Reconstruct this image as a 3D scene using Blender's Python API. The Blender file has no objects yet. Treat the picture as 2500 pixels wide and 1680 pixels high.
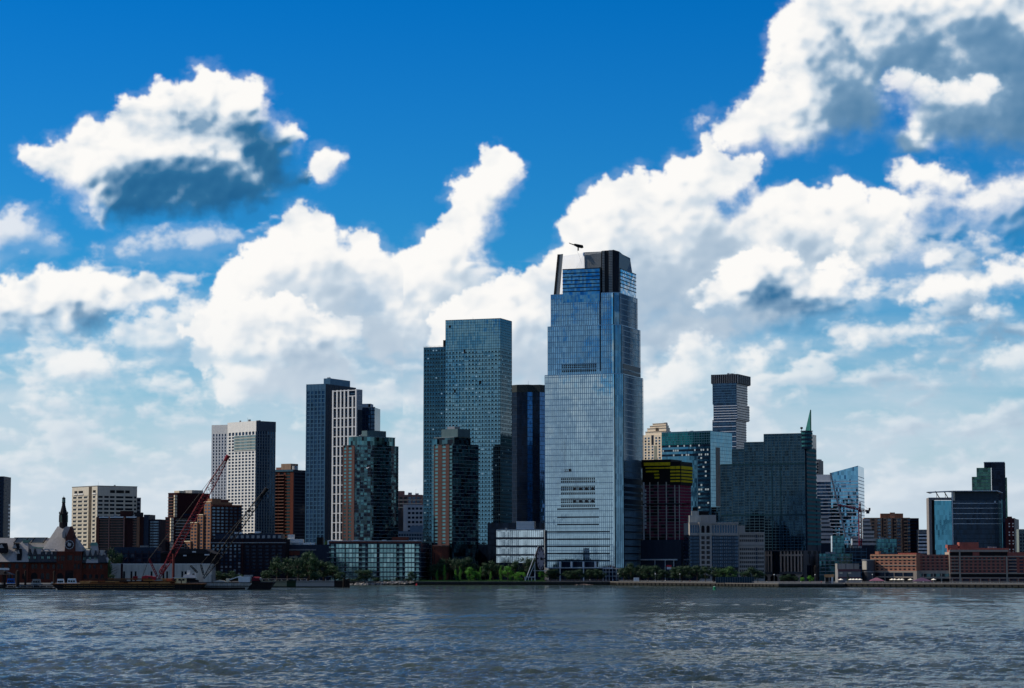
import bpy, bmesh, math, random
import numpy as np
from mathutils import Matrix, Vector

random.seed(7)
SC = bpy.context.scene
COL = SC.collection

# ------------------------------------------------------------------ camera
F = 5830.0            # focal length in photo pixels (2500 px wide frame)
CAMH = 15.0
HORIZON = 1376.0
PITCH = math.atan((HORIZON - 840.0) / F)
cam_d = bpy.data.cameras.new('camera')
cam_d.sensor_width = 36.0
cam_d.lens = 36.0 * F / 2500.0
cam_d.clip_start = 1.0
cam_d.clip_end = 60000.0
cam = bpy.data.objects.new('camera', cam_d)
COL.objects.link(cam)
cam.location = (0, 0, CAMH)
cam.rotation_euler = (math.pi / 2 + PITCH, 0, 0)
SC.camera = cam
CP, SP = math.cos(PITCH), math.sin(PITCH)

def K(u, v=1250.0):
    """X / Y slope of photo column u at photo row v"""
    return (u - 1250.0) / F / (CP - (840.0 - v) / F * SP)
def XW(u, Y, v=1250.0):
    return K(u, v) * Y
def ZW(v, Y):
    q = (840.0 - v) / F
    return CAMH + Y / (CP - q * SP) * (q * CP + SP)
def azel(u, v):
    q = (840.0 - v) / F
    x, y, z = (u - 1250.0) / F, CP - q * SP, q * CP + SP
    return math.atan2(x, y), math.atan2(z, math.hypot(x, y))

# ------------------------------------------------------------------ sun, exposure
SUN_EL = math.radians(43)
SUN_AZ = math.radians(-80)        # from +Y (into the picture) towards -X (left)
sv = Vector((math.sin(SUN_AZ) * math.cos(SUN_EL), math.cos(SUN_AZ) * math.cos(SUN_EL), math.sin(SUN_EL)))
sun_d = bpy.data.lights.new('sun', 'SUN')
sun_d.energy = 5.0
sun_d.angle = math.radians(0.53)
sun_d.color = (1.0, 0.93, 0.82)
sun = bpy.data.objects.new('sun', sun_d)
COL.objects.link(sun)
sun.rotation_euler = sv.to_track_quat('Z', 'Y').to_euler()
sun.location = (-300, 1500, 600)
SC.view_settings.view_transform = 'Standard'
SC.view_settings.look = 'None'
SC.view_settings.gamma = 1.0
SC.view_settings.exposure = 0.0
SC.view_settings.use_curve_mapping = False
SC.cycles.use_denoising = True
SC.cycles.max_bounces = 6
SC.cycles.caustics_reflective = False
SC.cycles.caustics_refractive = False
SC.cycles.sample_clamp_indirect = 6.0

# ------------------------------------------------------------------ node helpers
class NT:
    def __init__(self, tree):
        self.t = tree
    def n(self, typ, **kw):
        nd = self.t.nodes.new(typ)
        for k, v in kw.items():
            setattr(nd, k, v)
        return nd
    def link(self, a, b):
        self.t.links.new(a, b)
    def put(self, sock, val):
        if isinstance(val, bpy.types.NodeSocket):
            self.t.links.new(val, sock)
        elif val is not None:
            sock.default_value = val
    def math(self, op, a, b=None, c=None, clamp=False):
        nd = self.n('ShaderNodeMath', operation=op, use_clamp=clamp)
        self.put(nd.inputs[0], a)
        if b is not None: self.put(nd.inputs[1], b)
        if c is not None: self.put(nd.inputs[2], c)
        return nd.outputs[0]
    def vmath(self, op, a, b=None, scale=None):
        nd = self.n('ShaderNodeVectorMath', operation=op)
        self.put(nd.inputs[0], a)
        if b is not None: self.put(nd.inputs[1], b)
        if scale is not None: self.put(nd.inputs['Scale'], scale)
        return nd.outputs['Value'] if op in ('LENGTH', 'DOT_PRODUCT', 'DISTANCE') else nd.outputs['Vector']
    def noise(self, vec, scale, detail=4.0, rough=0.5, dist=0.0, lac=2.0):
        nd = self.n('ShaderNodeTexNoise')
        self.put(nd.inputs['Vector'], vec)
        nd.inputs['Scale'].default_value = scale
        nd.inputs['Detail'].default_value = detail
        nd.inputs['Roughness'].default_value = rough
        nd.inputs['Lacunarity'].default_value = lac
        nd.inputs['Distortion'].default_value = dist
        return nd
    def maprange(self, v, a, b, c=0.0, d=1.0, smooth=False):
        nd = self.n('ShaderNodeMapRange')
        nd.interpolation_type = 'SMOOTHSTEP' if smooth else 'LINEAR'
        self.put(nd.inputs[0], v)
        self.put(nd.inputs[1], a); self.put(nd.inputs[2], b); self.put(nd.inputs[3], c); self.put(nd.inputs[4], d)
        return nd.outputs[0]
    def mix(self, fac, a, b, blend='MIX'):
        nd = self.n('ShaderNodeMix', data_type='RGBA', blend_type=blend)
        self.put(nd.inputs[0], fac)
        self.put(nd.inputs[6], a if not isinstance(a, tuple) else tuple(a) + (1.0,) * (4 - len(a)))
        self.put(nd.inputs[7], b if not isinstance(b, tuple) else tuple(b) + (1.0,) * (4 - len(b)))
        return nd.outputs[2]
    def xyz(self, v):
        nd = self.n('ShaderNodeSeparateXYZ'); self.put(nd.inputs[0], v); return nd.outputs
    def comb(self, x, y, z):
        nd = self.n('ShaderNodeCombineXYZ')
        self.put(nd.inputs[0], x); self.put(nd.inputs[1], y); self.put(nd.inputs[2], z)
        return nd.outputs[0]

# ------------------------------------------------------------------ sky with cumulus clouds
# Cloud outlines as directions (columns and rows of the photograph's frame), back to front:
# (outline, edge softness, relief, opacity, shade floor, seed)
def _L(s, dx=0.0):
    q = [float(t) for t in s.split()]
    return [(q[i] / 1.568 + dx, q[i + 1] / 1.568) for i in range(0, len(q), 2)]
CLOUDS = [
 (_L('815 1150 830 1080 900 990 960 950 1030 920 1100 870 1105 800 1150 785 1180 810 1250 815 1265 880 1320 900 1330 935 1390 895 1440 910 1440 950 1500 970 1520 985 1600 950 1620 885 1660 880 1700 850 1735 790 1725 720 1800 690 1820 640 1845 620 1850 575 1910 570 1960 580 1995 620 1980 700 1945 750 1905 830 1860 900 1850 960 1890 1000 1840 1030 1860 1080 1920 1100 2100 1200 2100 1560 860 1560 800 1470 840 1420 740 1370 780 1310 700 1270 760 1220'), .10, 1.0, 1.0, .45, 11),
 (_L('0 800 60 800 150 820 210 870 230 940 260 960 200 990 120 980 60 1010 0 1030 -80 1000 -80 820'), .35, .9, .75, .35, 12),
 (_L('370 960 420 910 540 880 660 860 800 850 920 890 900 950 800 985 700 1000 560 985 450 985'), .45, .9, .62, .5, 13),
 (_L('-60 1300 -60 1100 30 1080 60 1040 120 1060 220 1030 330 1020 430 1060 470 1075 560 1055 670 1090 640 1140 520 1180 430 1240 400 1290 280 1310 120 1310 30 1295'), .16, 1.0, 1.0, .1, 14),
 (_L('400 1300 420 1240 540 1180 680 1190 700 1140 760 1130 800 1180 860 1200 880 1330 760 1390 600 1420 480 1350'), .30, 1.0, .85, .25, 15),
 (_L('100 1460 140 1400 230 1350 320 1330 430 1350 470 1380 450 1430 560 1450 400 1480 180 1480'), .28, .9, .9, .2, 16),
 (_L('30 1420 60 1370 95 1350 90 1390 60 1430'), .25, .8, .7, .4, 17),
 (_L('-60 1490 120 1480 300 1470 420 1455 560 1500 420 1540 -60 1560'), .5, .8, .6, .35, 44),
 (_L('810 1230 830 1180 920 1160 1000 1140 1080 1120 1150 1150 1200 1200 1300 1210 1370 1240 1400 1290 1340 1360 1200 1420 1100 1420 900 1400 800 1340'), .20, 1.0, 1.0, .3, 18),
 (_L('740 1500 760 1440 850 1430 900 1480 860 1530 760 1520'), .4, .8, .8, .6, 19),
 (_L('85 560 120 575 205 548 245 560 285 500 330 462 400 455 470 425 480 395 540 375 590 315 680 318 740 300 760 270 830 275 870 310 940 302 1005 325 1030 430 1060 480 1120 490 1155 525 1130 570 1125 640 1190 660 1170 700 1080 770 960 820 850 848 700 835 600 845 480 862 390 852 320 790 280 735 220 735 225 690 150 670 110 620'), .13, 1.0, 1.0, 0.05, 20),
 (_L('1180 635 1215 580 1290 575 1318 580 1310 630 1245 690 1190 670'), .15, .9, 1.0, .5, 21),
 # right of the tall tower
 (_L('185 870 210 850 240 800 310 730 380 690 440 690 490 648 525 670 530 690 570 660 620 630 710 620 725 590 740 530 790 560 800 610 880 620 940 600 975 640 930 700 880 740 850 775 800 785 850 812 870 790 920 740 1000 720 1090 715 1130 750 1200 720 1240 680 1290 700 1350 750 1400 740 1450 740 1500 770 1520 900 1450 1000 1350 1060 1200 1080 1100 1240 800 1330 500 1480 -300 1480 -300 1200 -120 1100 0 1050 60 1060 150 990 200 940', 1250), .10, 1.0, 1.0, .42, 22),
 (_L('500 1450 600 1330 700 1280 800 1290 850 1350 900 1330 980 1330 1020 1380 980 1450 700 1580 400 1580', 1250), .35, .9, .9, .6, 23),
 (_L('1000 1310 1100 1270 1300 1260 1500 1240 1640 1250 1500 1300 1300 1330 1100 1340', 1250), .4, .8, .8, .35, 24),
 (_L('1300 980 1400 900 1480 760 1560 720 1700 740 1820 700 2100 560 2100 960 1960 1000 1800 980 1700 1010 1620 1060 1500 1080 1400 1060 1340 1120', 1250), .50, 1.0, .92, .06, 25),
 (_L('690 1120 760 1080 800 1020 880 970 960 950 1070 965 1130 1020 1250 980 1340 1010 1320 1070 1370 1120 1360 1200 1200 1262 1000 1255 850 1200 720 1165', 1250), .22, 1.0, 1.0, .0, 26),
 (_L('1330 1130 1370 1060 1400 1050 1440 1090 1380 1140', 1250), .3, .8, .8, .5, 27),
 (_L('1055 -120 1055 0 1050 50 1000 90 985 140 1010 210 990 260 985 320 900 370 870 430 800 460 765 500 790 540 850 570 950 590 1090 605 1180 580 1230 540 1300 560 1400 520 1440 480 1470 400 1460 340 1520 400 1500 490 1440 520 1480 580 1600 590 1700 570 2150 620 2150 -120', 1250), .16, 1.0, 1.0, .22, 28),
 (_L('1440 320 1480 280 1600 290 1680 310 1800 290 1900 330 1840 420 1700 450 1560 440 1500 410', 1250), .3, 1.0, .75, .3, 29),
 (_L('697 470 730 440 752 445 735 492 710 495', 1250), .22, .8, .8, .5, 30),
 (_L('1455 680 1470 620 1520 598 1600 640 1690 650 1750 700 1780 740 1750 770 1650 760 1560 710 1500 725', 1250), .20, 1.0, 1.0, .35, 31),
 (_L('1560 985 1600 945 1640 945 1675 980 1640 1020 1590 1015', 1250), .25, .8, .9, .6, 32),
 (_L('1500 1140 1570 1090 1600 1060 1700 1060 1800 1050 1840 1010 1960 980 2100 960 2100 1100 1850 1100 1780 1140 1600 1160', 1250), .25, 1.0, .95, .3, 33),
 (_L('1740 900 1800 890 1880 900 1860 960 1760 965', 1250), .4, .8, .7, .5, 34),
 (_L('1690 1220 1760 1190 1900 1180 1920 1220 1800 1240', 1250), .35, .8, .75, .4, 35),
 (_L('1780 1380 1850 1330 1960 1280 2100 1260 2100 1500 1850 1450', 1250), .4, .9, .75, .3, 36),
 (_L('1240 900 1270 860 1320 850 1330 920 1290 960', 1250), .25, .8, .8, .7, 37),
]
def _hash(ix, iy, iz, seed):
    h = (ix.astype(np.int64) * 374761393 + iy.astype(np.int64) * 668265263 + iz * 2147483647 + seed * 1274126177) & 0x7fffffff
    h = ((h ^ (h >> 13)) * 1274126177) & 0x7fffffff
    h = ((h ^ (h >> 16)) * 2246822519) & 0x7fffffff
    return ((h ^ (h >> 15)) & 0xffffff).astype(np.float32) / 16777216.0
def vnoise(x, y, seed):
    ix, iy = np.floor(x), np.floor(y)
    fx, fy = (x - ix).astype(np.float32), (y - iy).astype(np.float32)
    ux, uy = fx * fx * fx * (fx * (fx * 6 - 15) + 10), fy * fy * fy * (fy * (fy * 6 - 15) + 10)
    out = 0
    for dx in (0, 1):
        for dy in (0, 1):
            th = _hash(ix + dx, iy + dy, 0, seed) * 6.2831853
            gv = np.cos(th) * (fx - dx) + np.sin(th) * (fy - dy)
            out = out + gv * (ux if dx else 1 - ux) * (uy if dy else 1 - uy)
    return out * 1.5
def fbm(x, y, seed, octs=5, rough=0.5):
    a, s, out, t = 1.0, 1.0, 0, 0
    for o in range(octs):
        out = out + a * vnoise(x * s + 17.3 * o, y * s - 9.1 * o, seed + 31 * o)
        t += a; a *= rough; s *= 2.03
    return out / t
def worley(x, y, seed):
    ix, iy = np.floor(x), np.floor(y)
    best = np.full(x.shape, 9.0, np.float32)
    for dx in (-1, 0, 1):
        for dy in (-1, 0, 1):
            cx, cy = ix + dx, iy + dy
            px = cx + _hash(cx, cy, 1, seed); py = cy + _hash(cx, cy, 2, seed)
            best = np.minimum(best, ((px - x) ** 2 + (py - y) ** 2).astype(np.float32))
    return np.sqrt(best)
def poly_sdf(X, Y, pts):
    n = len(pts); d = np.full(X.shape, 1e9, np.float32); s = np.ones(X.shape, bool)
    inside = np.zeros(X.shape, bool)
    for i in range(n):
        (ax, ay), (bx, by) = pts[i], pts[(i + 1) % n]
        ex, ey = bx - ax, by - ay
        t = np.clip(((X - ax) * ex + (Y - ay) * ey) / (ex * ex + ey * ey + 1e-9), 0, 1)
        d = np.minimum(d, (X - ax - t * ex) ** 2 + (Y - ay - t * ey) ** 2)
        c = ((ay > Y) != (by > Y)) & (X < ex * (Y - ay) / (by - ay + 1e-12) + ax)
        inside ^= c
    d = np.sqrt(d)
    return np.where(inside, d, -d)
def sstep(a, b, x):
    t = np.clip((x - a) / (b - a), 0, 1)
    return t * t * (3 - 2 * t)
def box_blur(a, r):
    if r < 1: return a
    for ax in (0, 1):
        pad = [(0, 0), (0, 0)]; pad[ax] = (r + 1, r)
        c = np.cumsum(np.pad(a, pad, mode='edge').astype(np.float64), axis=ax)
        a = (np.take(c, range(2 * r + 1, c.shape[ax]), axis=ax) - np.take(c, range(0, c.shape[ax] - 2 * r - 1), axis=ax)) / (2 * r + 1)
    return a.astype(np.float32)
def shifted(a, dx, dy):
    """a(x + dx, y + dy), whole pixels, edges repeated"""
    h, w = a.shape
    yi = np.clip(np.arange(h) + dy, 0, h - 1); xi = np.clip(np.arange(w) + dx, 0, w - 1)
    return a[yi][:, xi]
LX, LY = -0.64, 0.77            # towards the sun, across the picture
def light_cloud(fld, thick, bill, step):
    """sunlight that reaches each point of a cloud: march the thickness field towards the sun"""
    occ = np.zeros_like(fld); t = np.clip(thick, 0, 1.0)
    d = 2.0
    while d < 2.4 / step:
        k = 1.26
        occ += shifted(t, int(round(LX * d)), int(round(LY * d))) * (d * (k - 1)) * step
        d *= k
    lit = np.exp(-0.98 * occ)
    gy, gx = np.gradient(bill, step)
    lam = np.clip(0.5 - 0.42 * (gx * LX + gy * LY), 0, 1)
    return np.clip(lit * (0.66 + 0.55 * lam) + 0.10 * (lam - 0.5), 0, 1.2)
def cloud_window():
    """opacity and light of the clouds in a window of sky, on an azimuth-elevation grid (units: 100 photo pixels)"""
    W, H, step = 1400, 800, 0.0228
    x = (np.arange(W) + .5) * step - W * step / 2
    y = (np.arange(H) + .5) * step - 1.0
    X, Y = np.meshgrid(x, y)
    ds = 4
    Xs, Ys = np.meshgrid(x[ds // 2::ds], y[ds // 2::ds])
    A = np.zeros((H, W), np.float32); Lt = np.zeros((H, W), np.float32)
    wx, wy = fbm(X * 1.3, Y * 1.3, 5, 3), fbm(X * 1.3, Y * 1.3, 6, 3)
    dome = lambda sc, k, sd: np.sqrt(np.clip(1.15 - worley(X * sc + wx * k, Y * sc * 1.15 + wy * k, sd) ** 2, 0, 1.2))
    b1, b2, b3 = dome(0.85, .35, 3), dome(1.9, .6, 4), dome(4.4, 1.2, 8)
    bill = (b1 * 0.50 + b2 * 0.30 + b3 * 0.13)
    fine = fbm(X * 2.4, Y * 2.4, 9, 6, .55)
    wisp = fbm(X * 1.0, Y * 1.5, 15, 6, .6)
    big = fbm(X * 0.55, Y * 0.8, 21, 4, .5)
    # far, soft bank that fills the lower sky, thicker to the right
    sb = fbm(X * .42 + wx * .25, Y * .95, 33, 6, .55) + .45 * fbm(X * 1.3, Y * 2.4, 34, 5, .55)
    cover = 0.16 * sstep(6.0, 2.4, Y) + .14 * sstep(6.0, 3.0, np.abs(X - 1.0)) * sstep(7.0, 4.0, Y) - .02 + 0.17 * sstep(4.0, 11.0, X) * sstep(10.5, 5.0, Y) + .08 * sstep(-5.0, -12.0, X) * sstep(8.0, 4.0, Y) - 0.55 * sstep(6.5, 9.5, Y)
    fld = sb + cover
    A = (sstep(0.04, 0.50, fld) * .76).astype(np.float32)
    lt = light_cloud(fld, np.clip(fld * 1.1, 0, .8), box_blur(sb * 1.3, 5), step)
    Lt = (np.clip(.34 + .62 * lt - .16 * sstep(4.0, 12.0, X), 0, 1) * np.ones_like(A)).astype(np.float32)
    LA = Lt * A
    for (pts, soft, rel, op, floor, seed) in CLOUDS:
        pa = [(a * F / 100, e * F / 100) for a, e in (azel(u, v) for u, v in pts)]
        m = 130
        i0 = max(0, int((min(p[0] for p in pa) - x[0]) / step) - m) // ds * ds; i1 = min(W, int((max(p[0] for p in pa) - x[0]) / step) + m)
        j0 = max(0, int((min(p[1] for p in pa) - y[0]) / step) - m) // ds * ds; j1 = min(H, int((max(p[1] for p in pa) - y[0]) / step) + m)
        i1 = i0 + (i1 - i0) // ds * ds; j1 = j0 + (j1 - j0) // ds * ds
        q = (slice(j0, j1), slice(i0, i1)); qs = (slice(j0 // ds, j1 // ds), slice(i0 // ds, i1 // ds))
        sd = poly_sdf(Xs[qs], Ys[qs], pa)
        sd = box_blur(np.repeat(np.repeat(sd, ds, 0), ds, 1), 5)
        o = seed * 53
        rl = lambda z, m, n: np.roll(z, (o * m, o * n), (0, 1))[q]
        b, fn, ws, bg = rl(bill, 1, 3), rl(fine, 2, 1), rl(wisp, 1, -1), rl(big, -2, 1)
        fld = sd + rel * ((b - 0.62) * 0.66 + fn * 0.26) - 0.03 + soft * ws * 1.3
        low = np.clip(box_blur(shifted(np.clip(fld, 0, .6), int(LX * 26), int(LY * 26)), 10) / .5, 0, 1)
        sf = (soft + .03) * (1 + 3.2 * low)                        # undersides fray out
        al = sstep(0.0, 1.0, fld / sf) * op
        al = np.maximum(al, 0.18 * op * sstep(-0.30, 0.15, sd + ws * 0.5))     # wisps round the edge
        al = al * sstep(1.6, 4.9, Y[q] + bg * 2.2 + ws * .8)          # sinks into the horizon haze
        al = al * (1 - .5 * sstep(-.05, .45, .5 * ws - bg * 1.6) * sstep(7.6, 4.2, Y[q]))     # thin places low down
        th = np.clip(fld, 0, 0.9) * np.clip(0.38 + 0.5 * b + 1.9 * bg + .5 * fn, 0.1, 1.6)
        hf = 0.55 * np.sqrt(np.clip(fld, 0.0, 1.4) + .04) + b * 0.95 + fn * 0.16 + bg * 0.6
        lit = light_cloud(fld, np.clip(th, 0, 1), box_blur(box_blur(hf, 2), 3), step)
        lit = .5 * lit + .5 * sstep(.16, .66, lit)
        lit = lit * np.clip(1.03 + 1.3 * bg + 0.4 * ws, 0.35, 1.15)
        lit = floor + (1 - floor) * lit
        LA[q] = LA[q] * (1 - al) + lit * al
        A[q] = A[q] + al - A[q] * al
    Lt = np.where(A > 1e-3, LA / np.maximum(A, 1e-3), 1.0).astype(np.float32)
    return A, Lt, W, H, step
def data_image(name, chans, W, H):
    im = bpy.data.images.new(name, W, H, float_buffer=True, is_data=True)
    buf = np.ones((H, W, 4), np.float32)
    for i, c in enumerate(chans): buf[..., i] = c
    im.pixels.foreach_set(buf.ravel()); im.update(); im.pack()
    return im

def build_world():
    A, Lt, W, H, step = cloud_window()
    im = data_image('cloud_window', [A, Lt, A], W, H)
    w = bpy.data.worlds.new('World'); SC.world = w; w.use_nodes = True
    T = NT(w.node_tree); w.node_tree.nodes.clear()
    tc = T.n('ShaderNodeTexCoord')
    d = T.vmath('NORMALIZE', tc.outputs['Generated'])
    x, y, z = T.xyz(d)
    S = F / 100
    px = T.math('MULTIPLY', T.math('ARCTAN2', x, y), S)
    py = T.math('MULTIPLY', T.math('ARCSINE', z), S)
    N0 = T.vmath('SCALE', d, scale=S)
    it = T.n('ShaderNodeTexImage', extension='EXTEND', interpolation='Cubic'); it.image = im
    T.link(T.comb(T.math('MULTIPLY_ADD', px, 1 / (W * step), 0.5), T.math('MULTIPLY_ADD', py, 1 / (H * step), 1.0 / (H * step)), 0.0), it.inputs[0])
    sp = T.n('ShaderNodeSeparateColor'); T.link(it.outputs[0], sp.inputs[0])
    wa, wl = sp.outputs[0], sp.outputs[1]
    # the same weather goes on all round the sky
    edge = T.math('MAXIMUM', T.math('SUBTRACT', T.math('ABSOLUTE', px), 15.0), T.math('SUBTRACT', py, 16.2))
    out = T.maprange(edge, -1.6, 0.6, 0.0, 1.0, True)
    def gen(k):
        v = T.vmath('ADD', N0, (LX * k, 0.0, LY * k)) if k else N0
        v = T.vmath('MULTIPLY', v, (1.0, 1.0, 1.5))
        return T.noise(v, 0.15, 7.0, 0.56).outputs['Fac']
    g0, g1 = gen(0), gen(1.1)
    ga = T.maprange(g0, 0.535, 0.60, 0, 1, True)
    gl = T.maprange(T.math('MAXIMUM', T.math('SUBTRACT', g1, 0.5), 0.0), 0.0, 0.16, 1.0, 0.25)
    alpha = T.math('MULTIPLY_ADD', T.math('SUBTRACT', ga, wa), out, wa)
    lit = T.math('MULTIPLY_ADD', T.math('SUBTRACT', gl, wl), out, wl)
    ramp = T.n('ShaderNodeValToRGB'); T.link(lit, ramp.inputs[0])
    cr = ramp.color_ramp
    cr.elements[0].position = 0.0; cr.elements[0].color = (0.008, 0.10, 0.26, 1)
    cr.elements[1].position = 1.0; cr.elements[1].color = (1.0, 0.985, 0.96, 1)
    for p_, c_ in ((0.16, (0.030, 0.16, 0.335)), (0.34, (0.21, 0.36, 0.53)), (0.56, (0.62, 0.71, 0.80)), (0.80, (0.90, 0.91, 0.915))):
        e_ = cr.elements.new(p_); e_.color = c_ + (1,)
    # clear sky
    sky = T.n('ShaderNodeTexSky', sky_type='NISHITA')
    sky.sun_disc = False
    sky.sun_elevation = SUN_EL; sky.sun_rotation = SUN_AZ
    sky.altitude = 0; sky.air_density = 1.0; sky.dust_density = 0.2; sky.ozone_density = 3.0
    hs = T.n('ShaderNodeHueSaturation'); hs.inputs['Saturation'].default_value = SKY_SAT
    T.link(sky.outputs[0], hs.inputs['Color'])
    clear = T.mix(1.0, hs.outputs[0], SKY_TINT, 'MULTIPLY')
    # pale, streaky haze towards the horizon
    st = T.noise(T.vmath('MULTIPLY', N0, (0.35, 0.35, 1.3)), 0.8, 5.0, 0.55).outputs['Fac']
    veil = T.maprange(T.math('MULTIPLY_ADD', st, 4.2, py), 3.6, 9.6, 0.97, 0.0, True)
    clear10 = T.mix(veil, clear, (5.7, 6.75, 7.75))
    far = T.maprange(py, 1.5, 7.0, 0.72, 0.0, True)
    cloud10 = T.vmath('SCALE', T.mix(far, ramp.outputs[0], (0.70, 0.775, 0.845)), scale=9.8)
    col = T.mix(alpha, clear10, cloud10)
    bg = T.n('ShaderNodeBackground'); bg.inputs['Strength'].default_value = 0.1
    T.link(col, bg.inputs['Color'])
    wo = T.n('ShaderNodeOutputWorld'); T.link(bg.outputs[0], wo.inputs['Surface'])
    w.cycles.sampling_method = 'MANUAL'
    w.cycles.sample_map_resolution = 1024
SKY_SAT = 1.6
SKY_TINT = (0.22, 0.74, 1.0)
build_world()

# ------------------------------------------------------------------ materials
MATS = {}
def new_mat(name):
    m = bpy.data.materials.new(name); m.use_nodes = True
    t = NT(m.node_tree)
    b = m.node_tree.nodes['Principled BSDF']
    return m, t, b
def stone(name, col, var=0.18, scale=0.35, rough=0.85, bump=0.0, dirt=0.25, metal=0.0, streak=True, spec=0.10, keep=False):
    """weathered opaque surface: mottling at two scales, rain streaks, fine grain"""
    if name in MATS: return MATS[name]
    m, t, b = new_mat(name)
    lum = 0.3 * col[0] + 0.6 * col[1] + 0.1 * col[2]
    kd = 0.68 + 0.32 * min(1.0, max(0.0, (lum - 0.20) / 0.30))
    if not keep: col = tuple(c_ * kd for c_ in col)
    tc = t.n('ShaderNodeTexCoord'); P = tc.outputs['Object']
    n1 = t.noise(P, scale, 5, 0.6).outputs['Fac']
    n2 = t.noise(P, scale * 9, 3, 0.6).outputs['Fac']
    v = t.math('MULTIPLY_ADD', t.math('SUBTRACT', n1, 0.5), var * 2.4, t.math('MULTIPLY_ADD', t.math('SUBTRACT', n2, 0.5), var * 1.2, 1.0))
    if streak:
        sv_ = t.noise(t.vmath('MULTIPLY', P, (1.2, 1.2, 0.05)), 1.0, 4, 0.6).outputs['Fac']
        v = t.math('MULTIPLY', v, t.maprange(sv_, 0.35, 0.75, 1.0, 1.0 - dirt))
    c = t.n('ShaderNodeVectorMath', operation='SCALE')
    c.inputs[0].default_value = col; t.link(v, c.inputs['Scale'])
    t.link(c.outputs[0], b.inputs['Base Color'])
    b.inputs['Roughness'].default_value = rough
    b.inputs['Metallic'].default_value = metal
    b.inputs['Specular IOR Level'].default_value = spec
    if bump:
        bp = t.n('ShaderNodeBump'); bp.inputs['Strength'].default_value = bump; bp.inputs['Distance'].default_value = 0.3
        t.link(n2, bp.inputs['Height']); t.link(bp.outputs[0], b.inputs['Normal'])
    MATS[name] = m
    return m
def glass(name, col, cell=(1.5, 1.5, 3.8), rough=0.06, metal=1.0, tilt=0.012, vary=0.5, alt=None, alt_amt=0.0, spec=0.5, wave=0.01):
    """coated facade glass: every pane (a cell of the object's own frame) hangs a little differently and has its own tone"""
    if name in MATS: return MATS[name]
    m, t, b = new_mat(name)
    tc = t.n('ShaderNodeTexCoord'); P = tc.outputs['Object']
    q = t.vmath('FLOOR', t.vmath('ADD', t.vmath('DIVIDE', P, cell), (0.37, 0.41, 0.0)))
    wn = t.n('ShaderNodeTexWhiteNoise', noise_dimensions='3D'); t.link(q, wn.inputs['Vector'])
    patch = t.noise(P, 0.06, 3, 0.5).outputs['Fac']
    r = t.math('MULTIPLY_ADD', wn.outputs['Value'], 0.75, t.math('MULTIPLY', patch, 0.5))
    k = t.maprange(r, 0.2, 1.1, 1.0 - vary, 1.0 + vary * 0.6)
    c = t.n('ShaderNodeVectorMath', operation='SCALE'); c.inputs[0].default_value = col; t.link(k, c.inputs['Scale'])
    cc = c.outputs[0]
    if alt:
        sel = t.maprange(t.xyz(wn.outputs['Color'])[1], 1.0 - alt_amt, 1.0 - alt_amt + 0.03)
        cc = t.mix(sel, cc, alt)
    t.link(cc, b.inputs['Base Color'])
    b.inputs['Roughness'].default_value = rough
    b.inputs['Metallic'].default_value = metal
    b.inputs['Specular IOR Level'].default_value = spec
    # pane tilt plus the slow waviness of float glass
    off = t.vmath('SCALE', t.vmath('SUBTRACT', wn.outputs['Color'], (0.5, 0.5, 0.5)), scale=tilt * 2)
    wv = t.vmath('SCALE', t.vmath('SUBTRACT', t.noise(P, 0.22, 2, 0.5).outputs['Color'], (0.5, 0.5, 0.5)), scale=wave * 2)
    w2 = t.vmath('SCALE', t.vmath('SUBTRACT', t.noise(P, 0.045, 2, 0.5).outputs['Color'], (0.5, 0.5, 0.5)), scale=wave * 5)
    wv = t.vmath('ADD', wv, w2)
    ge = t.n('ShaderNodeNewGeometry')
    nn = t.vmath('NORMALIZE', t.vmath('ADD', ge.outputs['Normal'], t.vmath('ADD', off, wv)))
    t.link(nn, b.inputs['Normal'])
    MATS[name] = m
    return m
def brick(name, col, mortar=None, var=0.25):
    return stone(name, col, var=var, scale=0.5, rough=0.9, dirt=0.3)

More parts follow.
